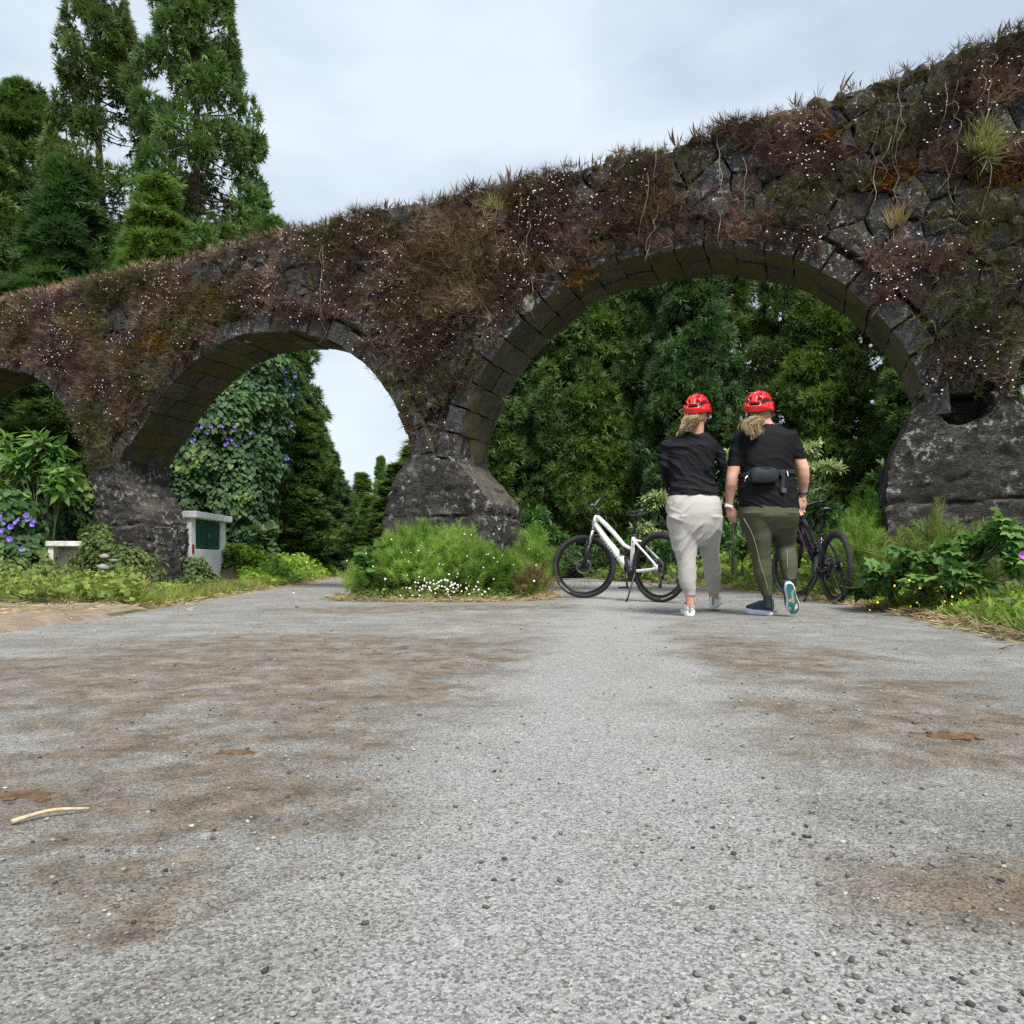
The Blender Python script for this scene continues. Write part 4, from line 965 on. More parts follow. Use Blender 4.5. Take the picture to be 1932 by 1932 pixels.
# straw litter on the edges
def straw(name, label, pts, n, wdt, seed):
    g = np.random.default_rng(seed); P_ = np.array(pts); L = np.r_[0, np.cumsum(np.hypot(*np.diff(P_, axis=0).T))]; q = g.uniform(0, L[-1], n)
    x = np.interp(q, L, P_[:, 0]) + g.normal(size=n) * wdt; y = np.interp(q, L, P_[:, 1]) + g.normal(size=n) * wdt
    z = np.maximum(hgt(x, y), 0) + g.uniform(.004, .03, n); d = norm(g.normal(size=(n, 3)) * [1, 1, .18])
    V, Fc, T = scatter(*blades(2, .3, .07, .1, 4), np.stack([x, y, z], 1), d, g.uniform(.04, .14, n), np.tile([0, 0, 1.0], (n, 1)) + g.normal(size=(n, 3)) * .3, np.clip(.55 + g.normal(size=n) * .25, 0, 1))
    tag(mk(name, V, Fc, M_STRAW, None, tone=T), label, 'straw', None, 'stuff')
straw('right_straw', 'dry straw and dead leaves along the right edge of the road', [(2.3, 2.2), (2.66, 3.74), (3.22, 6.0), (3.36, 7.3), (3.5, 10.2), (3.2, 13.3)], 3600, .08, 1)
straw('left_straw', 'dry straw along the edge of the left lane', [(-3.15, 6.6), (-3.35, 7.4), (-3.82, 10.8), (-4.1, 13.9), (-5.6, 24.9)], 2200, .09, 2)
straw('island_straw', 'dry straw round the foot of the middle pier island', [(-2.0, 9), (-1.85, 8.05), (-1.2, 7.78), (-.3, 7.82), (.25, 8.12), (.5, 9.4)], 2200, .07, 3)
straw('dirt_litter', 'straw litter on the dirt patch at the left edge', [(-4.6, 5.4), (-3.5, 6.5)], 500, .3, 4)

# feathery fennel-like plants round the middle pier
def plume(seed, n=60):
    r = random.Random(seed); V = []; Fc = []
    def hair(p, d, L, w_):
        b = len(V); e = d.cross(Vector((r.uniform(-1, 1), r.uniform(-1, 1), r.uniform(-1, 1)))).normalized() * w_; m = p + d * L * .55 + Vector((0, 0, -L * .03)); q = p + d * L + Vector((0, 0, -L * .22))
        V.extend([p + e, q, p - e]); Fc.append((b, b + 1, b + 2))
    for k in range(n):
        f = .25 + .75 * k / n; p = Vector((0, f * .8, .05 * math.sin(f * 4))); a = r.uniform(0, 6.28)
        hair(p, Vector((math.cos(a) * .8, .75, math.sin(a) * .8)).normalized(), .34 * (1.15 - f * .5), .0085)
    hair(Vector((0, 0, 0)), Vector((0, 1, 0)), .95, .014)
    return np.array([tuple(v) for v in V]), np.array(Fc)
PL1 = plume(1)
def feathery(name, label, blobs, n, size, seed, mat=None, tonec=.55):
    g = np.random.default_rng(seed); C_ = np.array([b[0] for b in blobs], float); R_ = np.array([b[1] for b in blobs], float); w_ = R_[:, 0] * R_[:, 2]; k = g.choice(len(blobs), n, p=w_ / w_.sum())
    d = norm(g.normal(size=(n, 3))); d[:, 2] = np.abs(d[:, 2]); d[:, 1] -= .2; d = norm(d); pos = C_[k] + d * R_[k] * g.uniform(.35, .85, n)[:, None]
    pos[:, 2] = np.maximum(pos[:, 2], .02)
    dd = norm(d + np.array([.15, 0, .75]) + g.normal(size=(n, 3)) * .3); lump = np.array([noise.noise(Vector(p) * 2.2) for p in pos])
    V, Fc, T = scatter(*PL1, pos, dd, g.uniform(.7, 1.2, n) * size, None, np.clip(tonec + lump * .6 + g.normal(size=n) * .14 + (pos[:, 2] - .4) * .2, 0, 1))
    return tag(mk(name, V, Fc, mat or M_FEATH, None, tone=T), label, 'plants', None, 'stuff')
feathery('feathery_plants', 'bright green feathery plants heaped in front of the middle pier', [(P(785, 1110, 8.6), (.5, .5, .66)), (P(860, 1115, 8.5), (.42, .45, .62)), (P(920, 1118, 8.6), (.42, .4, .36)), (P(735, 1120, 8.7), (.32, .4, .38)), (P(975, 1118, 8.9), (.26, .3, .18)), (P(695, 1125, 8.8), (.16, .2, .2))], 2400, .34, 1, None, .85)
feathery('feathery_clump', 'feathery green clump at the right side of the middle pier', [(P(1000, 1095, 9.8), (.22, .3, .62))], 200, .34, 2)
feathery('feathery_shrub', 'soft feathery shrub between the dark bicycle and the right pier', [(P(1635, 1115, 8.0), (.3, .35, .85)), (P(1640, 1060, 8.6), (.3, .3, .8))], 420, .34, 3)
feathery('feathery_weeds', 'feathery green stems in front of the right pier', [(P(1785, 1130, 6.2), (.5, .2, .72)), (P(1700, 1130, 6.3), (.3, .2, .5))], 260, .3, 4, M_WEED, .6)
g = np.random.default_rng(77)
def daisies(name, label, c, r, n, size, mat=None):
    pos = np.array(c) + g.normal(size=(n, 3)) * np.array(r) * .5; pos[:, 2] = np.maximum(pos[:, 2], .03)
    V, Fc, T = scatter(disc[0], disc[1], pos, norm(np.array([0, .9, -.5]) + g.normal(size=(n, 3)) * .3), g.uniform(.7, 1.2, n) * size)
    tag(mk(name, V, Fc, mat or M_WHITE, None), label, 'flowers', None, 'stuff')
daisies('white_daisies', 'cluster of white daisies at the foot of the feathery plants', P(845, 1108, 7.86), (.5, .06, .11), 90, .011)
daisies('scattered_daisies', 'few white daisies scattered over the feathery plants', P(860, 1060, 7.95), (1.1, .1, .35), 34, .008)
daisies('yellow_flowers', 'small yellow flowers among the weeds of the right verge', P(1800, 1120, 5.3), (.9, .5, .16), 20, .008, simple('yellow_petals', (.75, .5, .03), .6))
cover_ground('daisy_leaves', 'dark small leaves under the white daisies', [(-1.9, 7.7), (.3, 7.95), (.4, 8.5), (-1.8, 8.4)], 2600, ROUND, .035, M_WEED, 12, .16, .35)
feathery('brown_weeds', 'withered brown weeds at the right tip of the middle pier island', [(P(1005, 1120, 8.3), (.22, .15, .3))], 60, .22, 7, M_STRAW, .1)

# shrubs: each a thing with stems and leaves ------------------------
def shrub(name, label, base, blobs, n, size, mat, seed, tmpl=LANCE, droop=-.1, tonec=.5, cat='shrub', group=None, stems=7, single=False):
    g = np.random.default_rng(seed); rr = random.Random(seed); root = thing(name, label, cat, base, group)
    C_ = np.array([b[0] for b in blobs], float); R_ = np.array([b[1] for b in blobs], float); w_ = R_[:, 0] * R_[:, 2]; mb = MB(); bp = Vector(base)
    nb = max(stems, n // 14); tips = []; k = g.choice(len(blobs), nb, p=w_ / w_.sum()); d = norm(g.normal(size=(nb, 3)) + [0, -.25, .25]); T0 = C_[k] + d * R_[k] * g.uniform(.5, 1, nb)[:, None]
    P_ = []; D_ = []; TN = []
    for i in range(nb):
        tip = Vector(T0[i]); cen = Vector(C_[k[i]]); q0 = bp.lerp(cen, .55); 
        if i < stems * 3: mb.tube([bp + Vector((rr.uniform(-.05, .05), rr.uniform(-.05, .05), 0)), q0, cen.lerp(tip, .5), tip], [.012, .009, .006, .003], 5)
        else: mb.tube([cen.lerp(tip, .3), tip], [.005, .002], 4)
        ax = (tip - cen).normalized(); m = max(4, n // nb); tn = rr.uniform(-.15, .2)
        for j in range(m):
            a = j * 2.4 + rr.uniform(-.4, .4); e = ax.cross(Vector((0, 0, 1))).normalized() if abs(ax.z) < .95 else Vector((1, 0, 0)); f = e.cross(ax)
            q = tip - ax * (m - j) / m * size * 1.8; dirv = (e * math.cos(a) + f * math.sin(a)) + ax * (.4 + j / m * .7) + Vector((0, 0, droop))
            P_.append(q); D_.append(dirv); TN.append(min(1, max(0, tonec + tn + rr.gauss(0, .13) + .15 * ax.z)))
    n = len(P_); nr = norm(g.normal(size=(n, 3)) * .3 + [0, -.15, 1])
    S_ = g.uniform(.7, 1.2, n) * size
    mb.build('stem', simple('green_stem', (.06, .08, .03), .8), root)
    P_ = np.array([tuple(p) for p in P_]); D_ = np.array([tuple(d) for d in D_]); TN = np.array(TN)
    if single:
        order = np.argsort(P_[:, 1]); keep = order[:single]; rest_ = order[single:]
        me = make_mesh('leaf', tmpl[0], tmpl[1], tone=None); tones = []
        for q in range(5):
            m2 = me.copy(); at = m2.attributes.new('tone', 'FLOAT', 'POINT'); at.data.foreach_set('value', np.full(len(m2.vertices), .2 + q * .17, dtype=np.float32)); m2.materials.append(mat); tones.append(m2)
        dn = norm(D_); x = norm(np.cross(dn, nr)); z = np.cross(x, dn)
        for i in keep:
            o = bpy.data.objects.new('leaf', tones[int(min(4, max(0, (TN[i] - .15) / .17)))]); col.objects.link(o); o.parent = root
            M_ = Matrix(((x[i][0], dn[i][0], z[i][0]), (x[i][1], dn[i][1], z[i][1]), (x[i][2], dn[i][2], z[i][2])))
            o.location = Vector(P_[i]) - Vector(root.location); o.rotation_euler = M_.to_euler(); o.scale = (S_[i],) * 3
        if len(rest_) == 0: return root
        V, Fc, T = scatter(*tmpl, P_[rest_], D_[rest_], S_[rest_], nr[rest_], TN[rest_]); tag(mk('foliage', V, Fc, mat, root, tone=T), kind='stuff'); return root
    V, Fc, T = scatter(*tmpl, P_, D_, S_, nr, TN); mk('foliage', V, Fc, mat, root, tone=T); return root
def G3(u, Y, dz=0): x = (u - U0) / F * Y; return Vector((x, Y, ground_z(x, Y) + dz))
shrub('broadleaf_tree', 'young broad leaved tree with large drooping leaves left of the left pier', G3(90, 11.2), [(P(90, 850, 11.2), (.45, .4, .35)), (P(50, 880, 11.2), (.4, .4, .3)), (P(115, 905, 11), (.35, .35, .3))], 420, .26, M_BROAD, 1, tonec=.62, droop=-.45, tmpl=LANCE, cat='tree', single=150)
shrub('broadleaf_shrub', 'pale green broad leaved shrub at the far left edge', G3(0, 11.6), [(P(10, 860, 11.6), (.6, .4, .45)), (P(15, 930, 11.6), (.7, .4, .5))], 480, .22, M_BROAD, 2, tonec=.72, droop=-.3, tmpl=LANCE, single=90)
vl = thing('morning_glory_bank', 'bank of vine leaves with violet morning glories at the left edge', 'vine', G3(60, 10.8))
o, lp, ld = vine_mass(vl, [(P(35, 985, 11.7), (.85, .5, .6)), (P(-20, 1000, 10.8), (.7, .6, .6)), (P(130, 960, 12.3), (.5, .5, .75)), (P(0, 1045, 10.7), (.62, .4, .4))], 5200, .11, M_VINE, 31, tonec=.55); tag(o, kind='stuff')
for u, v in [(2, 978), (50, 975), (56, 982), (34, 988), (22, 995), (64, 990), (8, 1003), (18, 1018), (22, 1021), (44, 1038), (50, 1042), (70, 985), (40, 983), (12, 985)]:
    Yb = 10.25; p = P(u, v, Yb); V_, F_, T_ = scatter(tv, tf, [p], [(g.normal() * .4, -1, .2 + g.normal() * .3)], .042); mk('blossom', V_, F_, M_PURP, vl)
M_DKW = leafmat('dark_weed_leaf', [(0, (.03, .06, .016)), (.5, (.085, .13, .035)), (1, (.2, .25, .08))], .6, .3)
def mound(name, label, base, hull, n, size, seed, tonec=.5, mat=None, cat='shrub'):
    r_ = thing(name, label, cat, base); mb = MB(); b_ = Vector(base)
    for c_, rad in hull: mb.tube([b_ + Vector((0, 0, -.05)), b_.lerp(Vector(c_), .6), Vector(c_) + Vector((0, 0, rad[2] * .6))], [.014, .01, .005], 5)
    mb.build('stem', M_BARK, r_); vine_mass(r_, hull, n, size, mat or M_DKW, seed, 'foliage', .3, ROUND, tonec); return r_
mound('dark_shrub', 'tangled leafy shrub climbing the foot of the left pier', G3(200, 10.9), [(P(195, 1030, 10.9), (.3, .3, .3)), (P(218, 1080, 10.7), (.5, .35, .4)), (P(160, 1112, 10.5), (.4, .3, .16)), (P(228, 1118, 10.6), (.24, .3, .2))], 5200, .055, 61, .45)
mound('hut_shrub', 'leafy bush in front of the base of the white hut', G3(340, 11.6), [(P(362, 1085, 12.0), (.2, .25, .28)), (P(350, 1112, 11.6), (.28, .3, .18)), (P(388, 1108, 12.2), (.22, .3, .16))], 3400, .055, 62, .5)
mound('weed_mound', 'mound of yellowish green weeds at the left edge before the small white box', G3(30, 9.6), [(P(20, 1095, 9.6), (.6, .4, .2)), (P(90, 1108, 9.3), (.6, .4, .15)), (P(-40, 1090, 9.3), (.5, .4, .25)), (P(170, 1122, 9.0), (.5, .3, .12))], 5200, .055, 63, .62)
shrub('lime_shrub', 'lime green climbing weeds right of the white hut', G3(450, 14.6), [(P(445, 1050, 14.6), (.35, .3, .35)), (P(490, 1065, 14.8), (.4, .3, .22))], 700, .1, M_LIME, 5, tmpl=ROUND, tonec=.6)
shrub('grey_leaf_shrub', 'grey green broad leaved plant at the foot of the vine covered tree', G3(500, 15.2), [(P(500, 1010, 15.2), (.3, .3, .3))], 120, .2, M_PALE, 6, tmpl=ROUND, tonec=.35)
shrub('island_dock', 'dark broad leaved weed at the left tip of the middle pier island', G3(690, 8.4), [(P(700, 1070, 8.4), (.22, .2, .2)), (P(712, 1040, 8.5), (.15, .15, .1))], 220, .12, M_BROAD, 7, tmpl=ROUND, tonec=.4)
shrub('dark_leafy_shrub', 'dark glossy leaved shrub between the middle pier and the white bicycle', G3(1010, 14), [(P(1005, 985, 14), (.35, .4, .4)), (P(1040, 1015, 14), (.4, .4, .3)), (P(1010, 1040, 14.2), (.45, .4, .25))], 1500, .13, M_BROAD, 8, tonec=.28)
GP = 'pale leaved shrubs behind the walkers'
shrub('pale_shrub', 'pale leaved shrub between the bicycle saddle and the left walker', G3(1225, 15.8), [(P(1235, 950, 15.8), (.47, .3, .3)), (P(1215, 1000, 15.5), (.35, .3, .22)), (P(1235, 1020, 15.8), (.43, .3, .28))], 1300, .125, M_PALE, 9, tonec=.6, group=GP)
shrub('pale_shrub', 'pale leaved shrub showing between the two walkers', G3(1385, 12.6), [(P(1380, 870, 12.6), (.22, .3, .27)), (P(1388, 930, 12.6), (.27, .3, .55))], 900, .11, M_PALE, 10, tonec=.55, group=GP)
shrub('pale_shrub', 'pale leaved shrub right of the elbow of the right walker', G3(1540, 11.5), [(P(1550, 885, 11.5), (.42, .3, .16)), (P(1525, 850, 11.5), (.25, .3, .22)), (P(1520, 930, 11.5), (.25, .3, .3))], 1300, .105, M_PALE, 11, tonec=.72, group=GP)
shrub('broad_dark_plant', 'dark broad leaved plant above the handlebar of the dark bicycle', G3(1545, 10.6), [(P(1545, 965, 10.6), (.3, .25, .2)), (P(1560, 1000, 10.4), (.3, .25, .15))], 170, .2, M_BROAD, 12, tonec=.3)
shrub('ginger_plant', 'bright broad upright leaves behind the seat post of the dark bicycle', G3(1550, 9.9), [(P(1545, 1030, 9.9), (.26, .2, .16))], 60, .26, M_LIME, 13, tmpl=LANCE, tonec=.6, droop=.5, single=60)
shrub('verge_plant', 'broad leaved plant low between the two walkers', G3(1400, 12), [(P(1400, 1035, 12), (.35, .25, .25)), (P(1250, 1035, 12), (.3, .25, .2))], 260, .17, M_BROAD, 14, tonec=.55)
shrub('tall_weed', 'tall pale weed left of the right pier', G3(1605, 9.2), [(P(1605, 1000, 9.2), (.12, .12, .35)), (P(1625, 985, 9.4), (.1, .12, .3)), (P(1590, 1050, 9.2), (.2, .15, .3))], 320, .11, M_LIME, 15, tonec=.55)
shrub('dark_undergrowth', 'dark leafy undergrowth at the foot of the tall cedars', G3(1420, 15), [(P(1180, 1035, 16), (1.4, .5, .35)), (P(1420, 1010, 15), (1.3, .5, .5)), (P(1600, 1000, 13.5), (.9, .5, .6)), (P(1040, 1050, 18), (1.0, .5, .4)), (P(1700, 950, 13), (.8, .5, 1.0)), (P(1880, 900, 11.5), (.8, .4, 1.2))], 3800, .15, M_BROAD, 16, tonec=.22)
# big-leaved vine on the right verge, every leaf its own
shrub('creeping_vine', 'creeping vine with big heart shaped leaves in front of the right pier', G3(1780, 5.9), [(P(1840, 1020, 5.7), (.42, .3, .16)), (P(1760, 1050, 5.8), (.42, .3, .16)), (P(1690, 1085, 6.0), (.4, .25, .16)), (P(1900, 1000, 5.4), (.2, .3, .18)), (P(1640, 1110, 6.4), (.22, .2, .12)), (P(1800, 1080, 5.5), (.55, .2, .12)), (P(1915, 1060, 5.1), (.16, .3, .2))], 640, .115, M_BROAD, 17, tmpl=LOBED, droop=-.55, tonec=.55, cat='vine', single=290)
V_, F_, T_ = scatter(tv, tf, [P(1924, 1049, 4.9)], [(0, -1, .2)], .028)
tag(mk('morning_glory_bloom', V_, F_, simple('magenta_bloom', (.4, .08, .45), .6), None), 'single magenta morning glory bloom beside the creeping vine', 'flower')
# ---------------------------------------------------------------- people
D = 5.66
def ring(uL, uR, v, Y, b, n=30, p=2.35, fy=0.0):
    c = P((uL + uR) / 2, v, Y); a = (uR - uL) / 2 / F * Y; out = []
    for k in range(n):
        t_ = 2 * math.pi * k / n; cx, sy = math.cos(t_), math.sin(t_)
        out.append(c + Vector((a * math.copysign(abs(cx) ** (2 / p), cx), b * math.copysign(abs(sy) ** (2 / p), sy) + fy, 0)))
    return out
def loft(mb, rows, n=30, p=2.3):
    """rows: (v, uL, uR, Y, b)"""
    rows = sorted(rows); vs = [r[0] for r in rows]; RG = []
    m = max(4, int((vs[-1] - vs[0]) / 3))
    for q in np.linspace(vs[0], vs[-1], m):
        RG.append(ring(*[float(np.interp(q, vs, [r[k] for r in rows])) for k in (1, 2)], q, float(np.interp(q, vs, [r[3] for r in rows])), float(np.interp(q, vs, [r[4] for r in rows])), n, p))
    mb.rings(RG); return mb
def folds(ang, amp, fa, fc, seed, w=lambda p: 1.0):
    ca, sa = math.cos(ang), math.sin(ang)
    def f(p):
        al = p.x * ca + p.z * sa; ac = -p.x * sa + p.z * ca
        wob = noise.noise(Vector((p.x * 5, p.y * 5, p.z * 5 + seed))) * .05
        n1 = noise.noise(Vector((al * fa, (ac + wob) * fc, p.y * fa + seed))); n2 = noise.noise(Vector((al * fa * 2, (ac + wob) * fc * 2.1, p.y * 5 + seed + 9)))
        r_ = (1 - min(1, abs(n1) * 2.6)) ** 2 * 1.2 - .62 + ((1 - min(1, abs(n2) * 2.6)) ** 2 - .3) * .45
        return amp * r_ * w(p)
    return f
def cloth(name, c, c2, rough=.78, weave=900, ns=3, sheen=.15):
    t = NT(name); t.color(t.mix(t.ramp(t.noise(ns, 4), [(.35, 0.), (.65, 1.)]), c, c2)); t.set(rough, 0, .18); t.b.inputs['Sheen Weight'].default_value = sheen * 0
    t.bump(t.math('ADD', t.noise(weave, 2), t.math('MULTIPLY', t.noise(60, 4), .8)), .35, .002); return t.m
t = NT('skin'); c = t.mix(t.ramp(t.noise(9, 5), [(.35, 0.), (.65, 1.)]), (.52, .27, .19), (.62, .36, .27)); c = t.mix(t.ramp(t.noise(60, 3), [(.55, 0.), (.7, .35)]), c, (.42, .19, .13))
t.color(c).set(.5, 0, .4); t.b.inputs['Subsurface Weight'].default_value = .12; t.b.inputs['Subsurface Radius'].default_value = (.02, .008, .004); t.bump(t.noise(140, 4), .25, .002); M_SKIN = t.m
M_BLACK = cloth('black_jersey', (.0055, .0055, .0075), (.010, .010, .013)); M_BLACK2 = cloth('black_cotton', (.0045, .0045, .006), (.008, .008, .010))
M_CREAM = cloth('cream_joggers', (.36, .345, .32), (.43, .415, .388)); M_OLV = cloth('olive_leggings', (.058, .06, .038), (.078, .08, .052), .75, ns=5)
M_HELM = simple('red_helmet_shell', (.72, .012, .018), .28, spec=.6, c2=(.64, .01, .016), ns=6); M_HELM.node_tree.nodes['Principled BSDF'].inputs['Coat Weight'].default_value = .5
M_DARK = simple('dark_plastic', (.012, .012, .013), .5); M_HWHITE = simple('white_shoe_leather', (.82, .82, .80), .5, c2=(.6, .6, .58), ns=20, bump=.2)
M_HAIR = leafmat('blonde_hair', [(0, (.09, .05, .025)), (.4, (.30, .19, .09)), (.75, (.55, .40, .22)), (1, (.75, .60, .38))], .4, .1, .5)

def helmet(root, c, yaw, roll=0.0, s=1.0):
    """half shell with real recessed vents, wearer facing +y before the turn"""
    VT = [(0, 4, 17, 4, 0), (20, 20, 6, 7.5, -15), (-20, 20, 6, 7.5, 15), (43, 17, 14, 6, 33), (-43, 17, 14, 6, -33), (72, 26, 12, 5, 25), (-72, 26, 12, 5, -25), (98, 33, 10, 7, 20), (-98, 33, 10, 7, -20), (130, 30, 14, 6, 0), (-130, 30, 14, 6, 0), (165, 28, 8, 8, 0), (-165, 28, 8, 8, 0),
          (38, 56, 20, 4.5, 50), (-38, 56, 20, 4.5, -50), (110, 62, 20, 5, -30), (-110, 62, 20, 5, 30), (12, 44, 2.2, 9, 0), (-12, 44, 2.2, 9, 0)]
    nu, nv = 150, 64; V = []; mi = []; Mt = Matrix.Rotation(-yaw, 3, 'Z') @ Matrix.Rotation(roll, 3, 'Y')
    def dep(ph, th):
        best = 1e9
        for (a, e, ha, he, ro) in VT:
            da = (ph - a + 180) % 360 - 180; da *= math.cos(math.radians(min(th, 75))); de = th - e; r_ = math.radians(ro); x = da * math.cos(r_) + de * math.sin(r_); y = -da * math.sin(r_) + de * math.cos(r_)
            best = min(best, (abs(x) / ha / 1.18) ** 3 + (abs(y) / he / 1.25) ** 3)
        return best
    for j in range(nv + 1):
        f = j / nv
        for i in range(nu):
            ph = i / nu * 360; low = -21 + (8 if 60 < ph < 120 or 240 < ph < 300 else 0) * 0 + 7 * math.sin(math.radians(ph)) ** 2 + 10 * (1 - math.cos(math.radians(ph))) / 2
            th = low + (90 - low) * f; b = dep(ph, th); k = 1.0
            k += .03 * math.exp(-((th + 4) / 7) ** 2) + .018 * math.cos(math.radians(ph) * 2) * math.cos(math.radians(th)) + .02 * (1 if abs((ph + 180) % 360 - 180) < 14 and 8 < th < 36 else 0) + .018 * max(0, math.cos(math.radians((ph) * 5))) * math.sin(math.radians(min(90, max(0, th))) * 2) 
            k -= .19 * min(1, max(0, (1.5 - b) / .6)) if b < 1.5 else 0
            pr, tr_ = math.radians(ph), math.radians(th)
            V.append(Vector((.104 * math.sin(pr) * math.cos(tr_), -.146 * math.cos(pr) * math.cos(tr_), .127 * math.sin(tr_))) * k * s); mi.append(1 if b < 1.1 else 0)
    lo = len(V)
    for i in range(nu): V.append(V[i] * .86 + Vector((0, 0, .004)))
    for i in range(nu): V.append(Vector((V[i].x * .84, V[i].y * .84, .03 * s)))
    Fc = [(j * nu + i, j * nu + (i + 1) % nu, (j + 1) * nu + (i + 1) % nu, (j + 1) * nu + i) for j in range(nv) for i in range(nu)]; fm = [1 if mi[f_[0]] + mi[f_[2]] == 2 else 0 for f_ in Fc]
    Fc += [(lo + i, lo + (i + 1) % nu, (i + 1) % nu, i) for i in range(nu)] + [(lo + nu + i, lo + nu + (i + 1) % nu, lo + (i + 1) % nu, lo + i) for i in range(nu)]; fm += [1] * (2 * nu)
    V = [Mt @ v + Vector(c) for v in V]
    return mk('helmet', V, Fc, [M_HELM, M_DARK], root, smooth=True, matidx=fm), Mt

def head(mb, c, Mt):
    """skull, face, ears; local +y is where the face looks"""
    def q(x, y, z): return Vector(c) + Mt @ Vector((x, y, z))
    mb.sphere(q(0, -.012, .02), (.073, .092, .1), 20, 14, Mt); mb.sphere(q(0, .022, -.04), (.056, .062, .07), 16, 10, Mt); mb.sphere(q(0, .05, -.088), (.028, .026, .02), 12, 8, Mt)
    mb.cap(q(0, .082, -.002), q(0, .102, -.032), .009, .014); mb.sphere(q(0, .083, -.062), (.024, .012, .009), 10, 6, Mt)
    mb.sphere(q(0, .074, .018), (.05, .014, .01), 10, 6, Mt)
    for s in (-1, 1):
        mb.sphere(q(s * .074, -.004, -.015), (.009, .02, .031), 10, 8, Mt @ Matrix.Rotation(s * .3, 3, 'Z')); mb.sphere(q(s * .04, .062, -.028), (.02, .02, .02), 10, 8, Mt)
    mb.cap(q(0, -.018, -.05), q(0, -.03, -.15), .053, .056, 16)
    return q
def eyes(root, q):
    for s in (-1, 1):
        mb = MB(); mb.sphere(q(s * .03, .076, .0), (.011, .011, .011), 10, 8); mb.build('eye', simple('eye_white', (.7, .7, .68), .2), root, smooth=True)

def strands(root, name, paths, n, spread, r, seed, tone0=.6):
    g = random.Random(seed); parts = []
    for i in range(n):
        path = paths[g.randrange(len(paths))]; off = [Vector((g.gauss(0, 1), g.gauss(0, 1), g.gauss(0, .4))) * spread for _ in range(2)]; ph = g.uniform(0, 6.28); m = len(path); off = [o_ * (2.3 if i % 8 == 0 else 1) for o_ in off]; pts = []; fr = g.uniform(.75, 1.0)
        for k in range(3 * (m - 1) + 1):
            x = k / 3 * fr; a = min(int(x), m - 2); p = Vector(path[a][:3]).lerp(Vector(path[a + 1][:3]), x - a); wd = path[a][3] * (1 - x + a) + path[a + 1][3] * (x - a)
            o = off[0].lerp(off[1], x / (m - 1)); wave = Vector((math.sin(x * 3.0 + ph), math.cos(x * 2.6 + ph), 0)) * .006 * wd
            pts.append(p + o * wd + wave)
        mb = MB(); mb.tube(pts, [r * (1 if 0 < k < len(pts) - 1 else .4) for k in range(len(pts))], 4)
        V = np.array(mb.V); tri_ = []
        for f in mb.F: tri_ += [(f[0], f[1], f[2]), (f[0], f[2], f[3])] if len(f) == 4 else []
        parts.append((V, np.array(tri_), np.full(len(V), min(1, max(0, g.gauss(tone0, .38))))))
    V, Fc, T = merge(parts); return mk(name, V, Fc, M_HAIR, root, tone=T, smooth=True)

def hand(mb, wr, d, out, side, curl, s=1.0, thumb_dir=1):
    """wr wrist, d along the palm, out = back of the hand, side = towards the little finger; fingers curl away from out"""
    wr, d, out, side = Vector(wr), Vector(d).normalized(), Vector(out).normalized(), Vector(side).normalized()
    Mh = Matrix((side, d, out)).transposed()
    mb.sphere(wr + d * .048 * s, (.038 * s, .052 * s, .0155 * s), 14, 10, Mh); mb.cap(wr - d * .03, wr + d * .03 * s, .023 * s, .024 * s)
    for i, (off, L, r_) in enumerate([(-.029, .066, .0088), (-.010, .074, .009), (.010, .069, .0087), (.028, .054, .0078)]):
        p = wr + d * (.088 - abs(off) * .25) * s + side * off * s; dd = d.copy(); mb.cap(wr + d * .05 * s + side * off * s, p, r_ * s * 1.05, r_ * s)
        for k, fr in enumerate((.45, .32, .25)):
            a = curl * (.8 + .25 * i * .3) * (.8 + .3 * k); dd = (Matrix.Rotation(a, 3, side) @ dd) if False else (dd * math.cos(a) - out * math.sin(a) if k == 0 else dd)
            if k: prev = dd; ax = side; rot = Matrix.Rotation(-a, 3, ax); t1 = rot @ dd; dd = t1 if (t1 - dd).dot(-out) > -1 and True else dd
            q = p + dd.normalized() * L * fr * s; mb.cap(p, q, r_ * s * (1 - .08 * k), r_ * s * (.92 - .08 * k)); p = q
    t0 = wr + d * .025 * s - side * .026 * s; t1 = t0 + (d * .7 - side * .55 - out * .35).normalized() * .036 * s; t2 = t1 + (d * .9 - side * .1 - out * .5).normalized() * .03 * s
    mb.cap(t0, t1, .0125 * s, .0105 * s); mb.cap(t1, t2, .0105 * s, .0085 * s)

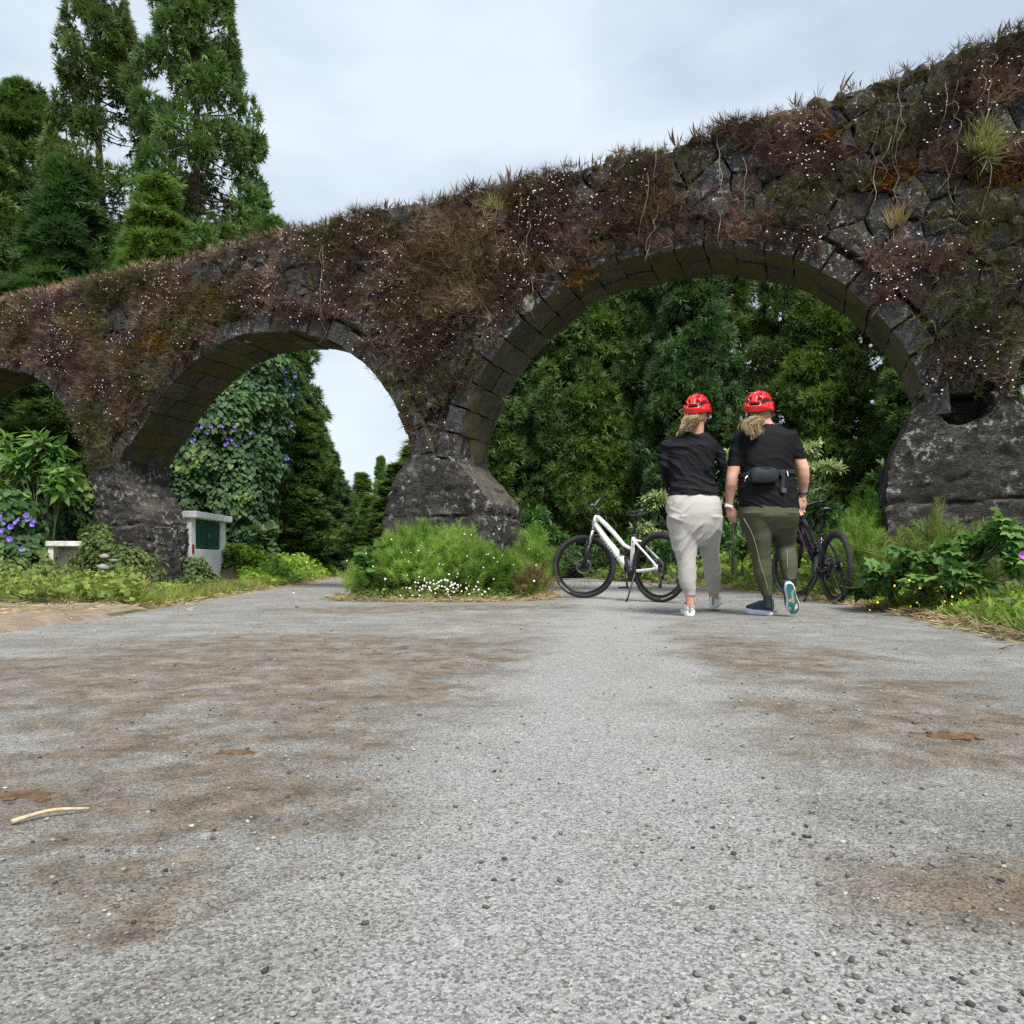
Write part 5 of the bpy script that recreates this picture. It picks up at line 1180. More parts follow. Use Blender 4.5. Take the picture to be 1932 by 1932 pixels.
def shoe(root, heel, toe_dir, sole_up, L, mats, side_off=0, bands=True, s=1.0):
    """heel: back of the sole on the ground; mats: upper, sole, accent"""
    y = Vector(toe_dir).normalized(); z = Vector(sole_up); z = (z - y * z.dot(y)).normalized(); x = y.cross(z); Mh = Matrix((x, y, z)).transposed(); o = Vector(heel)
    def q(a, b, c_): return o + Mh @ Vector((a, b, c_))
    def half(f): return L * float(np.interp(f, [0, .06, .2, .45, .7, .88, .97, 1], [.055, .1, .135, .125, .175, .15, .085, .03]))
    RG = []; N = 18
    fs = [0, .03, .1, .2, .32, .45, .58, .7, .82, .91, .97, 1]
    for f in fs:
        hw = half(f) * .97; hgt_ = L * float(np.interp(f, [0, .05, .15, .3, .42, .55, .75, .92, 1], [.27, .36, .36, .33, .33, .27, .2, .14, .07])); zb = .025 + .01 * f; ringp = []
        for k in range(N):
            a = 2 * math.pi * k / N; cx, cz = math.cos(a), math.sin(a)
            wd = hw * (1 if cz < .2 else 1 - .38 * (cz - .2) / .8 * (1 if f < .55 else .4))
            ringp.append(q(wd * math.copysign(abs(cx) ** .8, cx) + side_off * f * L, f * L, zb + (hgt_ / 2) + hgt_ / 2 * math.copysign(abs(cz) ** .8, cz)))
        RG.append(ringp)
    mb = MB(); mb.rings(RG); mb.build('upper', mats[0], root, smooth=True)
    mb = MB(); outl = []
    for f in np.linspace(0, 1, 15): outl.append((half(f) * 1.06 + side_off * f * L, f * L))
    outl += [(-half(f) * 1.06 + side_off * f * L, f * L) for f in np.linspace(1, 0, 15)]
    cx_ = sum(p[0] for p in outl) / len(outl); cy_ = L / 2
    RG = []
    for zz, k in ((0, .94), (.006, 1.0), (.03, 1.0), (.038, .95)): RG.append([q(cx_ + (a - cx_) * k, cy_ + (b - cy_) * (k if k == 1 else .985), zz + (.022 * max(0, b / L - .75) / .25 * 1.0 if True else 0)) for a, b in outl])
    mb.rings(RG); sole = mb.build('sole', mats[1], root, smooth=True)
    if bands:
        mb = MB(); mb.box(q(0, -.002, .07), (.012, .008, .07), Mh, .002); mb.build('heel_tab', mats[2], root)
    return q

def person(label, u0): return thing('person', label, 'person', P(u0, 1163, D))

# ---- left walker
p1 = person('person in black long sleeved top and pale joggers with a red helmet, walking away', 1318)
mb = MB(); hc1 = P(1315.5, 783, D); M1 = Matrix.Rotation(-R(28), 3, 'Z'); q1 = head(mb, hc1, M1)
loft(mb, [(812, 1292, 1325, D, .05), (828, 1276, 1336, D, .06), (870, 1268, 1338, D, .08), (930, 1270, 1346, D, .09), (985, 1270, 1348, D, .09), (1000, 1276, 1342, D, .08)])
for rows in ([(990, 1270, 1308, D, .06), (1040, 1279, 1308, D, .05), (1075, 1285, 1307, D, .045), (1110, 1290, 1310, D, .04), (1135, 1294, 1309.5, D, .034), (1146, 1294, 1309, D, .036)], [(990, 1322, 1352, D, .06), (1040, 1328, 1350, D + .15, .05), (1075, 1335, 1352, D + .3, .04), (1108, 1341, 1354, D + .45, .034), (1130, 1343, 1356, D + .52, .03)]): loft(mb, rows, 20)
mb.cap(P(1264, 850, D), P(1254, 880, D + .0), .024, .024); mb.cap(P(1256, 882, D + .01), P(1264, 925, D + .2), .016, .021)
mb.cap(P(1350, 850, D), P(1364, 880, D), .018, .018); mb.cap(P(1364, 880, D), P(1371, 945, D + .08), .017, .021)
hand(mb, P(1263, 925, D + .2), (.2, .6, -.8), (-.8, .1, -.3), (0, -.7, -.5), .5); hand(mb, P(1372, 949, D + .085), (.42, -.02, -.9), (-.5, .85, 0), (.4, .5, -.3), .62, .95)
V, Fc = remesh(mb, .0058, 3); mk('body', V, Fc, M_SKIN, p1, smooth=True); eyes(p1, q1)
mb = MB(); loft(mb, [(811.5, 1291, 1323, D, .052), (814, 1286, 1328, D, .062), (818, 1278, 1334, D, .078), (824, 1266, 1342, D, .092), (832, 1258, 1349, D, .105), (845, 1255, 1350, D, .118), (858, 1256, 1348.5, D, .125), (875, 1259, 1347, D, .122), (892, 1262, 1346, D, .116), (905, 1263, 1349, D, .116), (920, 1261, 1355, D, .124), (930, 1258, 1358, D, .135), (938, 1256.5, 1360, D, .142)], 40, 2.5)
mb.cap(P(1265, 835, D), P(1256, 850, D), .05, .05); mb.cap(P(1256, 850, D), P(1252, 880, D), .048, .045); mb.cap(P(1252, 880, D), P(1262, 922, D + .19), .044, .037)
mb.cap(P(1343, 835, D), P(1355, 852, D), .05, .052); mb.cap(P(1356, 852, D), P(1365, 880, D), .05, .044); mb.cap(P(1365, 880, D), P(1371, 942, D + .08), .043, .036)
mb.cap(P(1256, 836, D - .02), P(1247, 850, D - .02), .04, .022); mb.cap(P(1350, 838, D - .03), P(1364, 850, D - .02), .035, .02)
fa_ = folds(-.55, .014, 2.6, 12, 3); fb_ = folds(-.1, .013, 2.4, 15, 8)
V, Fc = remesh(mb, .0062, 14, lambda p: -.004 + fa_(p) * (1 if p.z > 1.05 else .55) + fb_(p) * max(0, min(1, (1.18 - p.z) * 5))); mk('long_sleeved_top', V, Fc, M_BLACK, p1, smooth=True)
mb = MB(); loft(mb, [(932, 1262, 1354, D, .115), (938, 1259.5, 1357, D, .13), (950, 1256, 1361, D, .148), (970, 1257.5, 1361.5, D - .01, .152), (990, 1258, 1361.5, D - .01, .148), (1004, 1262, 1359, D, .138), (1018, 1276, 1348, D, .11), (1032, 1296, 1332, D, .06)], 40, 2.4)
loft(mb, [(975, 1256, 1317, D - .01, .15), (1000, 1260, 1318, D, .132), (1014, 1264, 1317.5, D, .115), (1038, 1271, 1317, D, .098), (1056, 1276, 1315, D, .09), (1073, 1278, 1315.5, D, .084), (1099, 1280, 1314, D, .074), (1110, 1284, 1313, D, .064), (1118, 1290, 1311.5, D, .052), (1125, 1291, 1311, D, .05)], 28)
loft(mb, [(975, 1311, 1363, D - .01, .15), (1002, 1314, 1361.5, D + .01, .13), (1030, 1317, 1358, D + .1, .1), (1045, 1321, 1357, D + .16, .092), (1060, 1325, 1360, D + .24, .085), (1075, 1326, 1362, D + .3, .084), (1092, 1329, 1362, D + .38, .075), (1108, 1333, 1361, D + .44, .064), (1123, 1336, 1358, D + .5, .052)], 28)
fp = folds(.95, .013, 2.2, 10, 5, lambda p: (1.0 if p.x < 1.42 else .4) * max(0, min(1, .6 + 2 * noise.noise(p * 5)))); fh = folds(-.3, .012, 2.3, 10, 12, lambda p: max(0, min(1, (p.z - .6) * 6)) * max(0, min(1, (.9 - p.z) * 12)) * (1.0 if p.x < 1.42 else .3) * max(0, min(1, .5 + 2.5 * noise.noise(p * 4 + Vector((5, 0, 0))))))
V, Fc = remesh(mb, .0062, 16, lambda p: -.005 + fp(p) + fh(p)); mk('trousers', V, Fc, M_CREAM, p1, smooth=True)
M_GREYS = simple('grey_shoe_trim', (.2, .2, .2), .6); M_SOLEW = simple('white_sole', (.7, .7, .66), .6)
def shoe_part(root, name, *a, **k):
    o = bpy.data.objects.new(name, None); col.objects.link(o); o.parent = root; o.location = Vector(a[0]) - wloc(root); q = shoe(o, *a, **k); return o, q
sh, qs = shoe_part(p1, 'shoe', P(1300, 1163, D) + Vector((0, -.03, .001)), (.16, 1, 0), (0, 0, 1), .305, [M_HWHITE, M_SOLEW, M_GREYS])
mb = MB(); mb.torus(qs(0, .045, .1), .033, .007, 20, 6, 'z'); mb.build('collar', M_DARK, sh, smooth=True)
sh, qs = shoe_part(p1, 'shoe', P(1345, 1151, D + .6) + Vector((0, 0, .015)), (.42, 1, .12), (0, 0, 1), .305, [M_HWHITE, M_SOLEW, M_GREYS])
mb = MB(); mb.torus(qs(0, .045, .1), .033, .007, 20, 6, 'z'); mb.build('collar', M_DARK, sh, smooth=True)
hl, Mt = helmet(p1, P(1315.5, 775, D), R(28), R(2)); 
# hair
mb = MB(); mb.sphere(hc1 + M1 @ Vector((0, -.022, .012)), (.079, .092, .098), 24, 16, M1); mb.build('hair', simple('blonde_hair_cap', (.30, .2, .1), .6, c2=(.5, .38, .2), ns=30, bump=1, bs=90), p1, smooth=True)
def U(u, v, dy, wd=1): p = P(u, v, D + dy); return (p.x, p.y, p.z, wd)
strands(p1, 'ponytail', [[U(1316, 783, -.085, .8), U(1309, 788, -.12, 1.1), U(1301, 797, -.125, 1.3), U(1291, 806, -.11, 1.0), U(1282, 816, -.09, .7), U(1276, 824, -.075, .4)],
                         [U(1320, 786, -.08, .8), U(1312, 787, -.13, 1.3), U(1303, 792, -.14, 1.5), U(1299, 803, -.12, 1.2), U(1290, 813, -.1, .8)],
                         [U(1298, 784, -.08, .8), U(1292, 796, -.09, .9), U(1288, 806, -.09, .8), U(1280, 818, -.08, .5)], [U(1308, 784, -.1, 1), U(1316, 790, -.13, 1.2), U(1313, 800, -.12, 1), U(1305, 808, -.1, .6)]], 760, .0115, .001, 4, .72)
mb = MB(); mb.tube([hc1 + M1 @ Vector(p) for p in ((.083, -.03, .0), (.079, .0, -.05), (.045, .04, -.115), (0, .05, -.128))], .004, 6); mb.tube([hc1 + M1 @ Vector(p) for p in ((.085, .03, .0), (.08, .0, -.05))], .004, 6)
mb.tube([hc1 + M1 @ Vector((-p[0], p[1], p[2])) for p in ((.083, -.03, .0), (.079, .0, -.05), (.045, .04, -.115), (0, .05, -.128))], .004, 6); mb.build('chin_strap', M_DARK, p1, smooth=True)
mb = MB(); mb.tube([hc1 + M1 @ Vector(p) for p in ((.082, .01, .005), (.08, .075, .003))], .003, 6); mb.sphere(hc1 + M1 @ Vector((.055, .098, -.003)), (.03, .006, .02), 12, 8, M1); mb.sphere(hc1 + M1 @ Vector((-.0, .106, -.003)), (.03, .006, .02), 12, 8, M1)
mb.box(hc1 + M1 @ Vector((.082, .07, .0)), (.006, .03, .016), M1, .002); mb.build('glasses', simple('white_glasses', (.7, .72, .75), .3), p1, smooth=True)

# ---- right walker
p2 = person('person in black t-shirt and olive leggings with a waist bag and red helmet, walking away', 1450)
mb = MB(); hc2 = P(1436, 780, D); M2 = Matrix.Rotation(-R(33), 3, 'Z'); q2 = head(mb, hc2, M2)
mb.cap(P(1438, 790, D), P(1441, 806, D), .062, .072, 16)
loft(mb, [(800, 1422, 1460, D, .055), (818, 1412, 1478, D, .06), (870, 1406, 1484, D, .1), (930, 1404, 1490, D, .1), (985, 1404, 1496, D, .12)])
loft(mb, [(982, 1404, 1450, D, .08), (1040, 1422, 1450, D + .02, .07), (1090, 1428, 1453, D + .03, .05), (1120, 1441, 1454, D + .03, .034), (1145, 1441, 1455, D + .03, .034)], 20)
loft(mb, [(982, 1458, 1500, D, .08), (1030, 1466, 1496, D + .1, .07), (1060, 1472, 1500, D + .07, .058), (1092, 1481, 1499, D + .0, .036), (1104, 1483, 1500, D - .01, .03)], 20)
loft(mb, [(842, 1386, 1400, D, .03), (866, 1378, 1395, D, .036), (878, 1372, 1397, D, .05), (884, 1371.5, 1396.5, D, .05), (903, 1369.5, 1391, D - .01, .043), (916, 1368.4, 1389.5, D + .0, .042), (932, 1367.8, 1386.5, D + .03, .037), (946, 1368.5, 1384, D + .05, .03), (957, 1369.5, 1382.5, D + .06, .024)], 22, 2.1)
loft(mb, [(836, 1490, 1506, D, .03), (852, 1496, 1512, D, .036), (863, 1495, 1520, D, .05), (870, 1496, 1521.5, D, .05), (884, 1502, 1526.3, D - .01, .045), (898, 1504, 1526.5, D, .043), (912, 1505.5, 1525.5, D + .02, .038), (926, 1507, 1522.5, D + .05, .03), (936, 1508, 1521.5, D + .06, .025)], 22, 2.1)
hand(mb, P(1376, 955, D + .06), (.22, -.02, -1), (-.35, -.9, 0), (-.9, .3, 0), .55, 1.0)
hand(mb, P(1514.5, 936, D + .06), (-.03, 0, -1), (.35, -.93, 0), (.93, .3, 0), .6, 1.0)
V, Fc = remesh(mb, .0056, 3); mk('body', V, Fc, M_SKIN, p2, smooth=True); eyes(p2, q2)
mb = MB(); loft(mb, [(797.5, 1429, 1455, D, .056), (801, 1422, 1463, D, .068), (806, 1411, 1478, D, .085), (812, 1402, 1490, D, .1), (822, 1395, 1497, D, .118), (838, 1393, 1499, D, .13), (857, 1395, 1496, D, .138), (875, 1396.5, 1494, D, .138), (890, 1397, 1494.5, D, .136), (905, 1394, 1497, D, .142), (926, 1391, 1502, D, .152), (944, 1392, 1505, D, .158), (961, 1393, 1507, D, .156)], 44, 2.5)
loft(mb, [(814, 1387, 1412, D, .05), (830, 1379, 1407, D, .06), (855, 1373.5, 1403, D, .062), (876, 1370.3, 1400, D, .062), (883, 1369.5, 1398, D, .06)], 26, 2.2)
loft(mb, [(810, 1480, 1500, D, .05), (825, 1484, 1509, D, .06), (845, 1488, 1516, D, .062), (862, 1492.5, 1521, D, .062), (868, 1494, 1522.5, D, .06)], 26, 2.2)
ft = folds(-.3, .006, 2.6, 9, 33); fw = folds(-.5, .011, 2.4, 11, 40)
V, Fc = remesh(mb, .0062, 12, lambda p: -.005 + ft(p) + fw(p) * max(0, min(1, (1.02 - p.z) * 6)) + .006 * math.exp(-((p.z - .98) / .02) ** 2)); mk('t_shirt', V, Fc, M_BLACK2, p2, smooth=True)
LLEG = [(968, 1394, 1454, D - .01, .152), (986, 1398, 1454, D, .134), (1004, 1404, 1454, D, .112), (1021, 1411, 1454, D, .1), (1038, 1416.5, 1453.5, D + .01, .09), (1056, 1419.5, 1453, D + .02, .08), (1082, 1422, 1455, D + .02, .075), (1099, 1427.6, 1456.5, D + .03, .065), (1116, 1434.6, 1456.8, D + .03, .05), (1125, 1438, 1456.8, D + .03, .044)]
mb = MB(); loft(mb, [(948, 1397, 1501, D, .135), (960, 1394, 1505, D, .148), (975, 1394, 1506, D - .01, .155), (988, 1402, 1500, D, .135), (1000, 1418, 1488, D, .1), (1012, 1436, 1470, D, .05)], 44, 2.4)
loft(mb, LLEG, 28)
loft(mb, [(968, 1453, 1506, D - .01, .152), (986, 1454, 1503.5, D, .134), (1004, 1455, 1501.5, D + .03, .11), (1021, 1457.5, 1500, D + .07, .095), (1034, 1462, 1499.5, D + .1, .085)], 28)
SH = [(1026, 1462, 1500, D + .1, .06), (1034, 1463, 1500, D + .08, .075), (1043, 1465.5, 1501.5, D + .06, .078), (1056, 1468.4, 1503.5, D + .04, .076), (1073, 1472, 1504.5, D + .02, .068), (1086, 1476, 1503, D + .0, .055), (1094, 1478.5, 1502, D - .01, .05)]
loft(mb, SH, 28)
fk = folds(.05, .006, 2.2, 30, 60, lambda p: math.exp(-((p.z - .535) / .035) ** 2) * (1 if p.x > 2.02 else 0) + .5 * math.exp(-((p.z - .31) / .04) ** 2) * (1 if p.x > 2.02 else 0)); fl = folds(.2, .0016, 3, 10, 61)
V, Fc = remesh(mb, .006, 12, lambda p: -.002 + fk(p) + fl(p)); mk('leggings', V, Fc, M_OLV, p2, smooth=True)
def seam(pts, rows, name='seam'):
    vs = [r[0] for r in rows]; out = []
    for u, v in pts:
        uL, uR, Y, b = [float(np.interp(v, vs, [r[k] for r in rows])) for k in (1, 2, 3, 4)]; m, a = (uL + uR) / 2, (uR - uL) / 2; x = min(.96, abs(u - m) / a)
        p = P(u, v, Y - b * (1 - x ** 2.3) ** (1 / 2.3) - .0035); out.append(p)
    mb = MB(); mb.tube(out, .0022, 5); mb.build(name, simple('pale_seam', (.3, .3, .22), .8), p2, smooth=True)
seam([(1403, 978), (1409, 988), (1415, 998), (1422, 1015), (1427, 1031), (1431, 1048), (1435, 1066), (1440, 1080), (1444, 1094), (1447, 1106), (1449.5, 1119)], LLEG)
seam([(1484.5, 1038), (1485, 1050), (1485.5, 1062), (1486, 1075)], SH)
mb = MB(); loft(mb, [(1120, 1440, 1455.5, D + .03, .04), (1135, 1440.5, 1456, D + .03, .038), (1148, 1440, 1457, D + .03, .04)], 20); mb.build('sock', M_DARK, p2, smooth=True)
mb = MB(); loft(mb, [(1090, 1479, 1502, D - .01, .044), (1100, 1480, 1502, D - .01, .04), (1108, 1481, 1502, D - .01, .036)], 20); mb.build('sock', M_DARK, p2, smooth=True)
M_NAVY = simple('navy_mesh', (.015, .028, .06), .7, c2=(.05, .09, .13), ns=60, bump=.5, bs=300); M_TEAL = simple('teal_rubber', (.012, .13, .13), .6, c2=(.02, .18, .18), ns=40, bump=.6, bs=250)
M_TAN = simple('tan_foam', (.38, .31, .2), .7); M_WSOLE = simple('pale_blue_foam', (.62, .68, .75), .6)
sh, qs = shoe_part(p2, 'shoe', P(1456, 1161.5, D + .05), (-.5, 1, 0), (0, 0, 1), .265, [M_NAVY, M_WSOLE, M_NAVY])
mb = MB(); mb.torus(qs(0, .05, .098), .036, .012, 20, 8, 'z'); mb.cap(qs(0, .012, .06), qs(0, .0, .118), .028, .016); mb.build('collar', M_NAVY, sh, smooth=True)
mb = MB(); mb.box(qs(.03, .04, .03), (.012, .12, .014), Matrix.Rotation(R(32), 3, 'Z'), .004); mb.build('sole_inset', simple('slate_foam', (.12, .18, .26), .6), sh)
# raised foot seen from below: toe on the ground, heel up
hx = P(1489, 1099, D - .1); toe = P(1501, 1161, D - .04); td = (toe - hx).normalized()
sh, qs = shoe_part(p2, 'shoe', hx, td, (0, 1, .12), (toe - hx).length * 1.0, [M_NAVY, M_HWHITE, M_NAVY], bands=False)
L = (toe - hx).length
def pad(name, pts, mat, z0=.0, th=.005):
    mb = MB(); n = len(pts); cx_ = sum(p[0] for p in pts) / n; cy_ = sum(p[1] for p in pts) / n
    lift = lambda b: .022 * max(0, b / L - .75) / .25
    RG = [[qs(cx_ + (a - cx_) * k, cy_ + (b - cy_) * k, -zz + lift(b)) for a, b in pts] for zz, k in ((-.003, 1), (th * .6, 1), (th, .95))]; mb.rings(RG); mb.build(name, mat, sh)
def hw(f): return L * float(np.interp(f, [0, .06, .2, .45, .7, .88, .97, 1], [.055, .1, .135, .125, .175, .15, .085, .03]))
pad('tan_midsole', [(hw(f) * .8, f * L) for f in np.linspace(.04, .95, 12)] + [(-hw(f) * .8, f * L) for f in np.linspace(.95, .04, 12)], M_TAN, th=.003)
pad('outsole_pad', [(-hw(f) * .9, f * L) for f in np.linspace(.03, .46, 8)] + [(-hw(.46) * .1, .46 * L), (-hw(.25) * .05, .3 * L), (hw(.2) * .75, .2 * L), (hw(.1) * .85, .1 * L), (0, .02 * L)], M_TEAL)
pad('outsole_pad', [(hw(f) * .9, f * L) for f in np.linspace(.24, .96, 12)] + [(-hw(.96) * .0, .985 * L)] + [(x * hw(f), f * L) for f, x in ((.88, -.05), (.75, .1), (.62, .3), (.5, .42), (.38, .35), (.28, .5))], M_TEAL)
pad('outsole_pad', [(-hw(f) * .9, f * L) for f in np.linspace(.55, .96, 8)] + [(x * hw(f), f * L) for f, x in ((.95, -.2), (.85, -.12), (.72, .0), (.62, .1), (.56, -.3))], M_TEAL)
helmet(p2, P(1432, 771, D), R(33), R(4), 1.06)
mb = MB(); mb.sphere(hc2 + M2 @ Vector((0, -.02, .012)), (.08, .092, .098), 24, 16, M2); mb.build('hair', simple('dark_blonde_cap', (.17, .11, .06), .6, c2=(.38, .27, .14), ns=30, bump=1, bs=90), p2, smooth=True)
strands(p2, 'ponytail', [[U(1437, 787, -.075, .7), U(1427, 789, -.11, 1.2), U(1417, 796, -.13, 1.6), U(1412, 806, -.14, 1.6), U(1417, 816, -.15, 1.4), U(1421, 824, -.155, .8), U(1417, 831, -.155, .35)],
                         [U(1440, 790, -.07, .7), U(1430, 793, -.12, 1.3), U(1424, 801, -.14, 1.6), U(1429, 809, -.15, 1.2), U(1430, 818, -.15, 1.0), U(1427, 826, -.15, .4)],
                         [U(1428, 785, -.09, .9), U(1413, 793, -.11, 1.2), U(1405, 803, -.11, 1.1), U(1410, 812, -.13, 1.1), U(1417, 821, -.15, .7)]], 800, .012, .00105, 9, .6)
for sx in (1, -1):
    mb = MB(); mb.tube([hc2 + M2 @ Vector((sx * p[0], p[1], p[2])) for p in ((.083, -.03, .0), (.08, .0, -.05), (.045, .04, -.115), (0, .05, -.128))], .0045, 6); mb.tube([hc2 + M2 @ Vector((sx * p[0], p[1], p[2])) for p in ((.085, .03, .0), (.08, .0, -.05))], .0045, 6); mb.build('chin_strap', M_DARK, p2, smooth=True)
# waist bag with belt, buckle straps, zip pull
M_BAG = cloth('bag_nylon', (.016, .019, .023), (.024, .028, .033), .55); M_WEB = cloth('webbing', (.022, .025, .028), (.03, .034, .038), .7)
bag = thing('waist_bag', 'black waist bag worn at the small of the back over a black t-shirt', 'bag', P(1438, 913, D - .17))
mb = MB(); RG = []
for k, (q, sc_) in enumerate([(0, .86), (.012, .97), (.035, 1.0), (.058, .95), (.068, .84)]):
    rg = []
    for j in range(36):
        a = 2 * math.pi * j / 36; cx, cz = math.cos(a), math.sin(a); wv = .003 * noise.noise(Vector((cx * 3, k, cz * 3)))
        rg.append(P(1438.3, 898, D - .135) + Vector((.107 * sc_ * math.copysign(abs(cx) ** .55, cx) + wv, -q - .012 * (1 - abs(cx)), (.061 * (1 - .12 * cx) * sc_) * math.copysign(abs(cz) ** .6, cz) + wv)))
    RG.append(rg)
mb.rings(RG); mb.build('pouch', M_BAG, bag, smooth=True)
mb = MB(); mb.tube([P(1438.3, 898, D - .2) + Vector((.098 * math.copysign(abs(math.cos(a)) ** .55, math.cos(a)), .012 + .004 * abs(math.cos(a)), .054 * math.copysign(abs(math.sin(a)) ** .6, math.sin(a)))) for a in np.linspace(-.3, math.pi + .3, 24)], .0022, 5); mb.build('zip', simple('zip_tape', (.05, .055, .06), .4), bag, smooth=True)
mb = MB(); RG = []
for k in range(45):
    a = 2 * math.pi * k / 44; c_ = ring(1395.5, 1496, 895, D, .146, 44, 2.5)[k % 44]; n_ = (c_ - P(1446, 895, D)).normalized(); n_.z = 0; tz = Vector((0, 0, .016)); tilt = Vector((0, 0, .012 * math.cos(a)))
    RG.append([c_ - tz + tilt, c_ + n_ * .006 - tz + tilt, c_ + n_ * .006 + tz + tilt, c_ + tz + tilt])
mb.rings(RG, cap=False); mb.build('belt', M_WEB, bag)
mb = MB(); mb.box(P(1476, 893, D - .152), (.038, .012, .036), None, .003); mb.build('buckle', M_DARK, bag); 
mb = MB(); mb.box(P(1477, 912, D - .158), (.026, .004, .13), Matrix.Rotation(R(6), 3, 'Y'), .001); mb.build('hanging_strap', M_WEB, bag)
mb = MB(); mb.box(P(1479.5, 925, D - .163), (.032, .006, .036), Matrix.Rotation(R(5), 3, 'Y'), .002); mb.build('strap_keeper', simple('grey_keeper', (.06, .065, .07), .5), bag)
mb = MB(); mb.box(P(1486, 893.5, D - .153), (.007, .005, .038), Matrix.Rotation(R(-12), 3, 'Y'), .001); mb.build('label_tab', M_HWHITE, bag)
mb = MB(); mb.tube([P(1410, 898, D - .19), P(1406.5, 902, D - .195), P(1404.5, 908, D - .195)], .0028, 6); mb.build('zip_pull', simple('brass', (.6, .45, .22), .35, 1), bag)
w1 = thing('wrist_watch', 'white watch strap on the left wrist of the right walker', 'watch', P(1375.5, 958, D + .05))
mb = MB(); mb.torus((0, 0, 0), .031, .004, 28, 8, 'z', .011); Mx = Matrix.Rotation(R(14), 3, 'Y'); mb.V = [tuple(Mx @ Vector(v) + P(1375.6, 956, D + .058)) for v in mb.V]; mb.build('strap', M_HWHITE, w1, smooth=True)
mb = MB(); mb.box(P(1369, 953, D + .05), (.01, .03, .03), Mx, .004); mb.build('watch_case', M_HWHITE, w1, smooth=True)
w2 = thing('wrist_band', 'dark blue band on the right wrist of the right walker', 'wristband', P(1514, 932, D + .05))
mb = MB(); mb.torus(P(1514.3, 931, D + .052), .0315, .0035, 28, 8, 'z', .0095); mb.build('band', simple('navy_band', (.02, .035, .08), .5), w2, smooth=True)
# ---------------------------------------------------------------- bicycles; local: x forward from the rear axle, y to the left, z up
M_TYRE = simple('tyre_rubber', (.018, .018, .019), .85, c2=(.035, .034, .033), ns=12, bump=.5, bs=120)
M_RIM = simple('black_alloy', (.015, .015, .016), .4, .6); M_SPOKE = simple('spoke_steel', (.12, .12, .13), .35, .9); M_STEEL = simple('bare_steel', (.5, .5, .5), .3, 1)
M_BPL = simple('black_parts', (.012, .012, .013), .42)
WR = .368
def text_mesh(txt, size, extrude=.0008):
    cu = bpy.data.curves.new('t', 'FONT'); cu.body = txt; cu.size = size; cu.extrude = extrude; cu.align_x = 'CENTER'; cu.align_y = 'CENTER'; cu.resolution_u = 3; cu.offset = .0008
    o = bpy.data.objects.new('t', cu); col.objects.link(o); dg = bpy.context.evaluated_depsgraph_get(); dg.update(); me = o.evaluated_get(dg).to_mesh()
    V = [v.co.copy() for v in me.vertices]; Fc = [tuple(p.vertices) for p in me.polygons]; o.evaluated_get(dg).to_mesh_clear(); bpy.data.objects.remove(o); return V, Fc
def wheel(root, c, steer, front, seed):
    """empty for the wheel with tyre, rim, spokes, hub and disc"""
    w_ = bpy.data.objects.new('wheel', None); col.objects.link(w_); w_.parent = root; w_.location = Vector(c) - wloc(root)
    Ms = Matrix.Rotation(steer, 3, 'Z'); c = Vector(c)
    def fin(mb, name, mat, smooth=True, par=w_):
        mb.V = [tuple(Ms @ Vector(v) + c) for v in mb.V]; return mb.build(name, mat, par, smooth=smooth)
    mb = MB(); mb.torus((0, 0, 0), WR - .028, .0265, 72, 14); r_ = random.Random(seed)
    for k in range(84):
        a = 2 * math.pi * k / 84
        for j, (y, rr) in enumerate(((-.019, .0195), (-.007, .0255), (.007, .0255), (.019, .0195))):
            aa = a + (.5 if j in (1, 2) else 0) * 2 * math.pi / 84; q = WR - .028 + rr; M_ = Matrix.Rotation(-aa, 3, 'Y')
            mb.box(Vector((q * math.cos(aa), y, q * math.sin(aa))), (.0075, .0085, .0115), M_)
    fin(mb, 'tyre', M_TYRE, False)
    mb = MB(); n = 64; RG = []
    for k in range(n + 1):
        a = 2 * math.pi * k / n; RG.append([Vector((q * math.cos(a), y, q * math.sin(a))) for q, y in ((.322, -.013), (.322, .013), (.298, .010), (.292, 0), (.298, -.010))])
    mb.rings(RG, cap=False); fin(mb, 'rim', M_RIM)
    mb = MB(); mb.tube([(0, -.05, 0), (0, .05, 0)], .016, 14); mb.tube([(0, -.034, 0), (0, -.03, 0)], .028, 18); mb.tube([(0, .03, 0), (0, .034, 0)], .028, 18); fin(mb, 'hub', M_RIM)
    mb = MB()
    for k in range(28):
        a = 2 * math.pi * k / 28; s = 1 if k % 2 else -1; b = a + (1.15 if (k // 2) % 2 else -1.15); mb.tube([(.026 * math.cos(b), s * .032, .026 * math.sin(b)), (.3 * math.cos(a), s * .004, .3 * math.sin(a))], .0013, 4, False)
    fin(mb, 'spokes', M_SPOKE)
    mb = MB(); nseg = 40; RG = []
    for k in range(nseg + 1):
        a = 2 * math.pi * k / nseg; RG.append([Vector((q * math.cos(a), y, q * math.sin(a))) for q, y in ((.09, .042), (.09, .044), (.07, .044), (.07, .042))])
    mb.rings(RG, cap=False)
    for k in range(6): a = k * math.pi / 3; mb.tube([(.02 * math.cos(a), .043, .02 * math.sin(a)), (.072 * math.cos(a + .4), .043, .072 * math.sin(a + .4))], .003, 5)
    fin(mb, 'brake_disc', simple('dull_disc_steel', (.12, .12, .12), .5, .8))
    # tyre lettering moulded on the lower right of the side wall
    V, Fc = text_mesh('GROUND CONTROL', .017, .0004); out = []
    for v in V: a = -math.pi / 2 + (.75 if front else -.35) - 0 + v.x / .335; q = .337 - v.y; out.append(Vector((math.cos(a) * q, .0262 + v.z, math.sin(a) * q)))
    mb = MB(); mb.add(out, Fc); fin(mb, 'lettering', simple('pale_print', (.35, .35, .34), .6), False)
    return w_
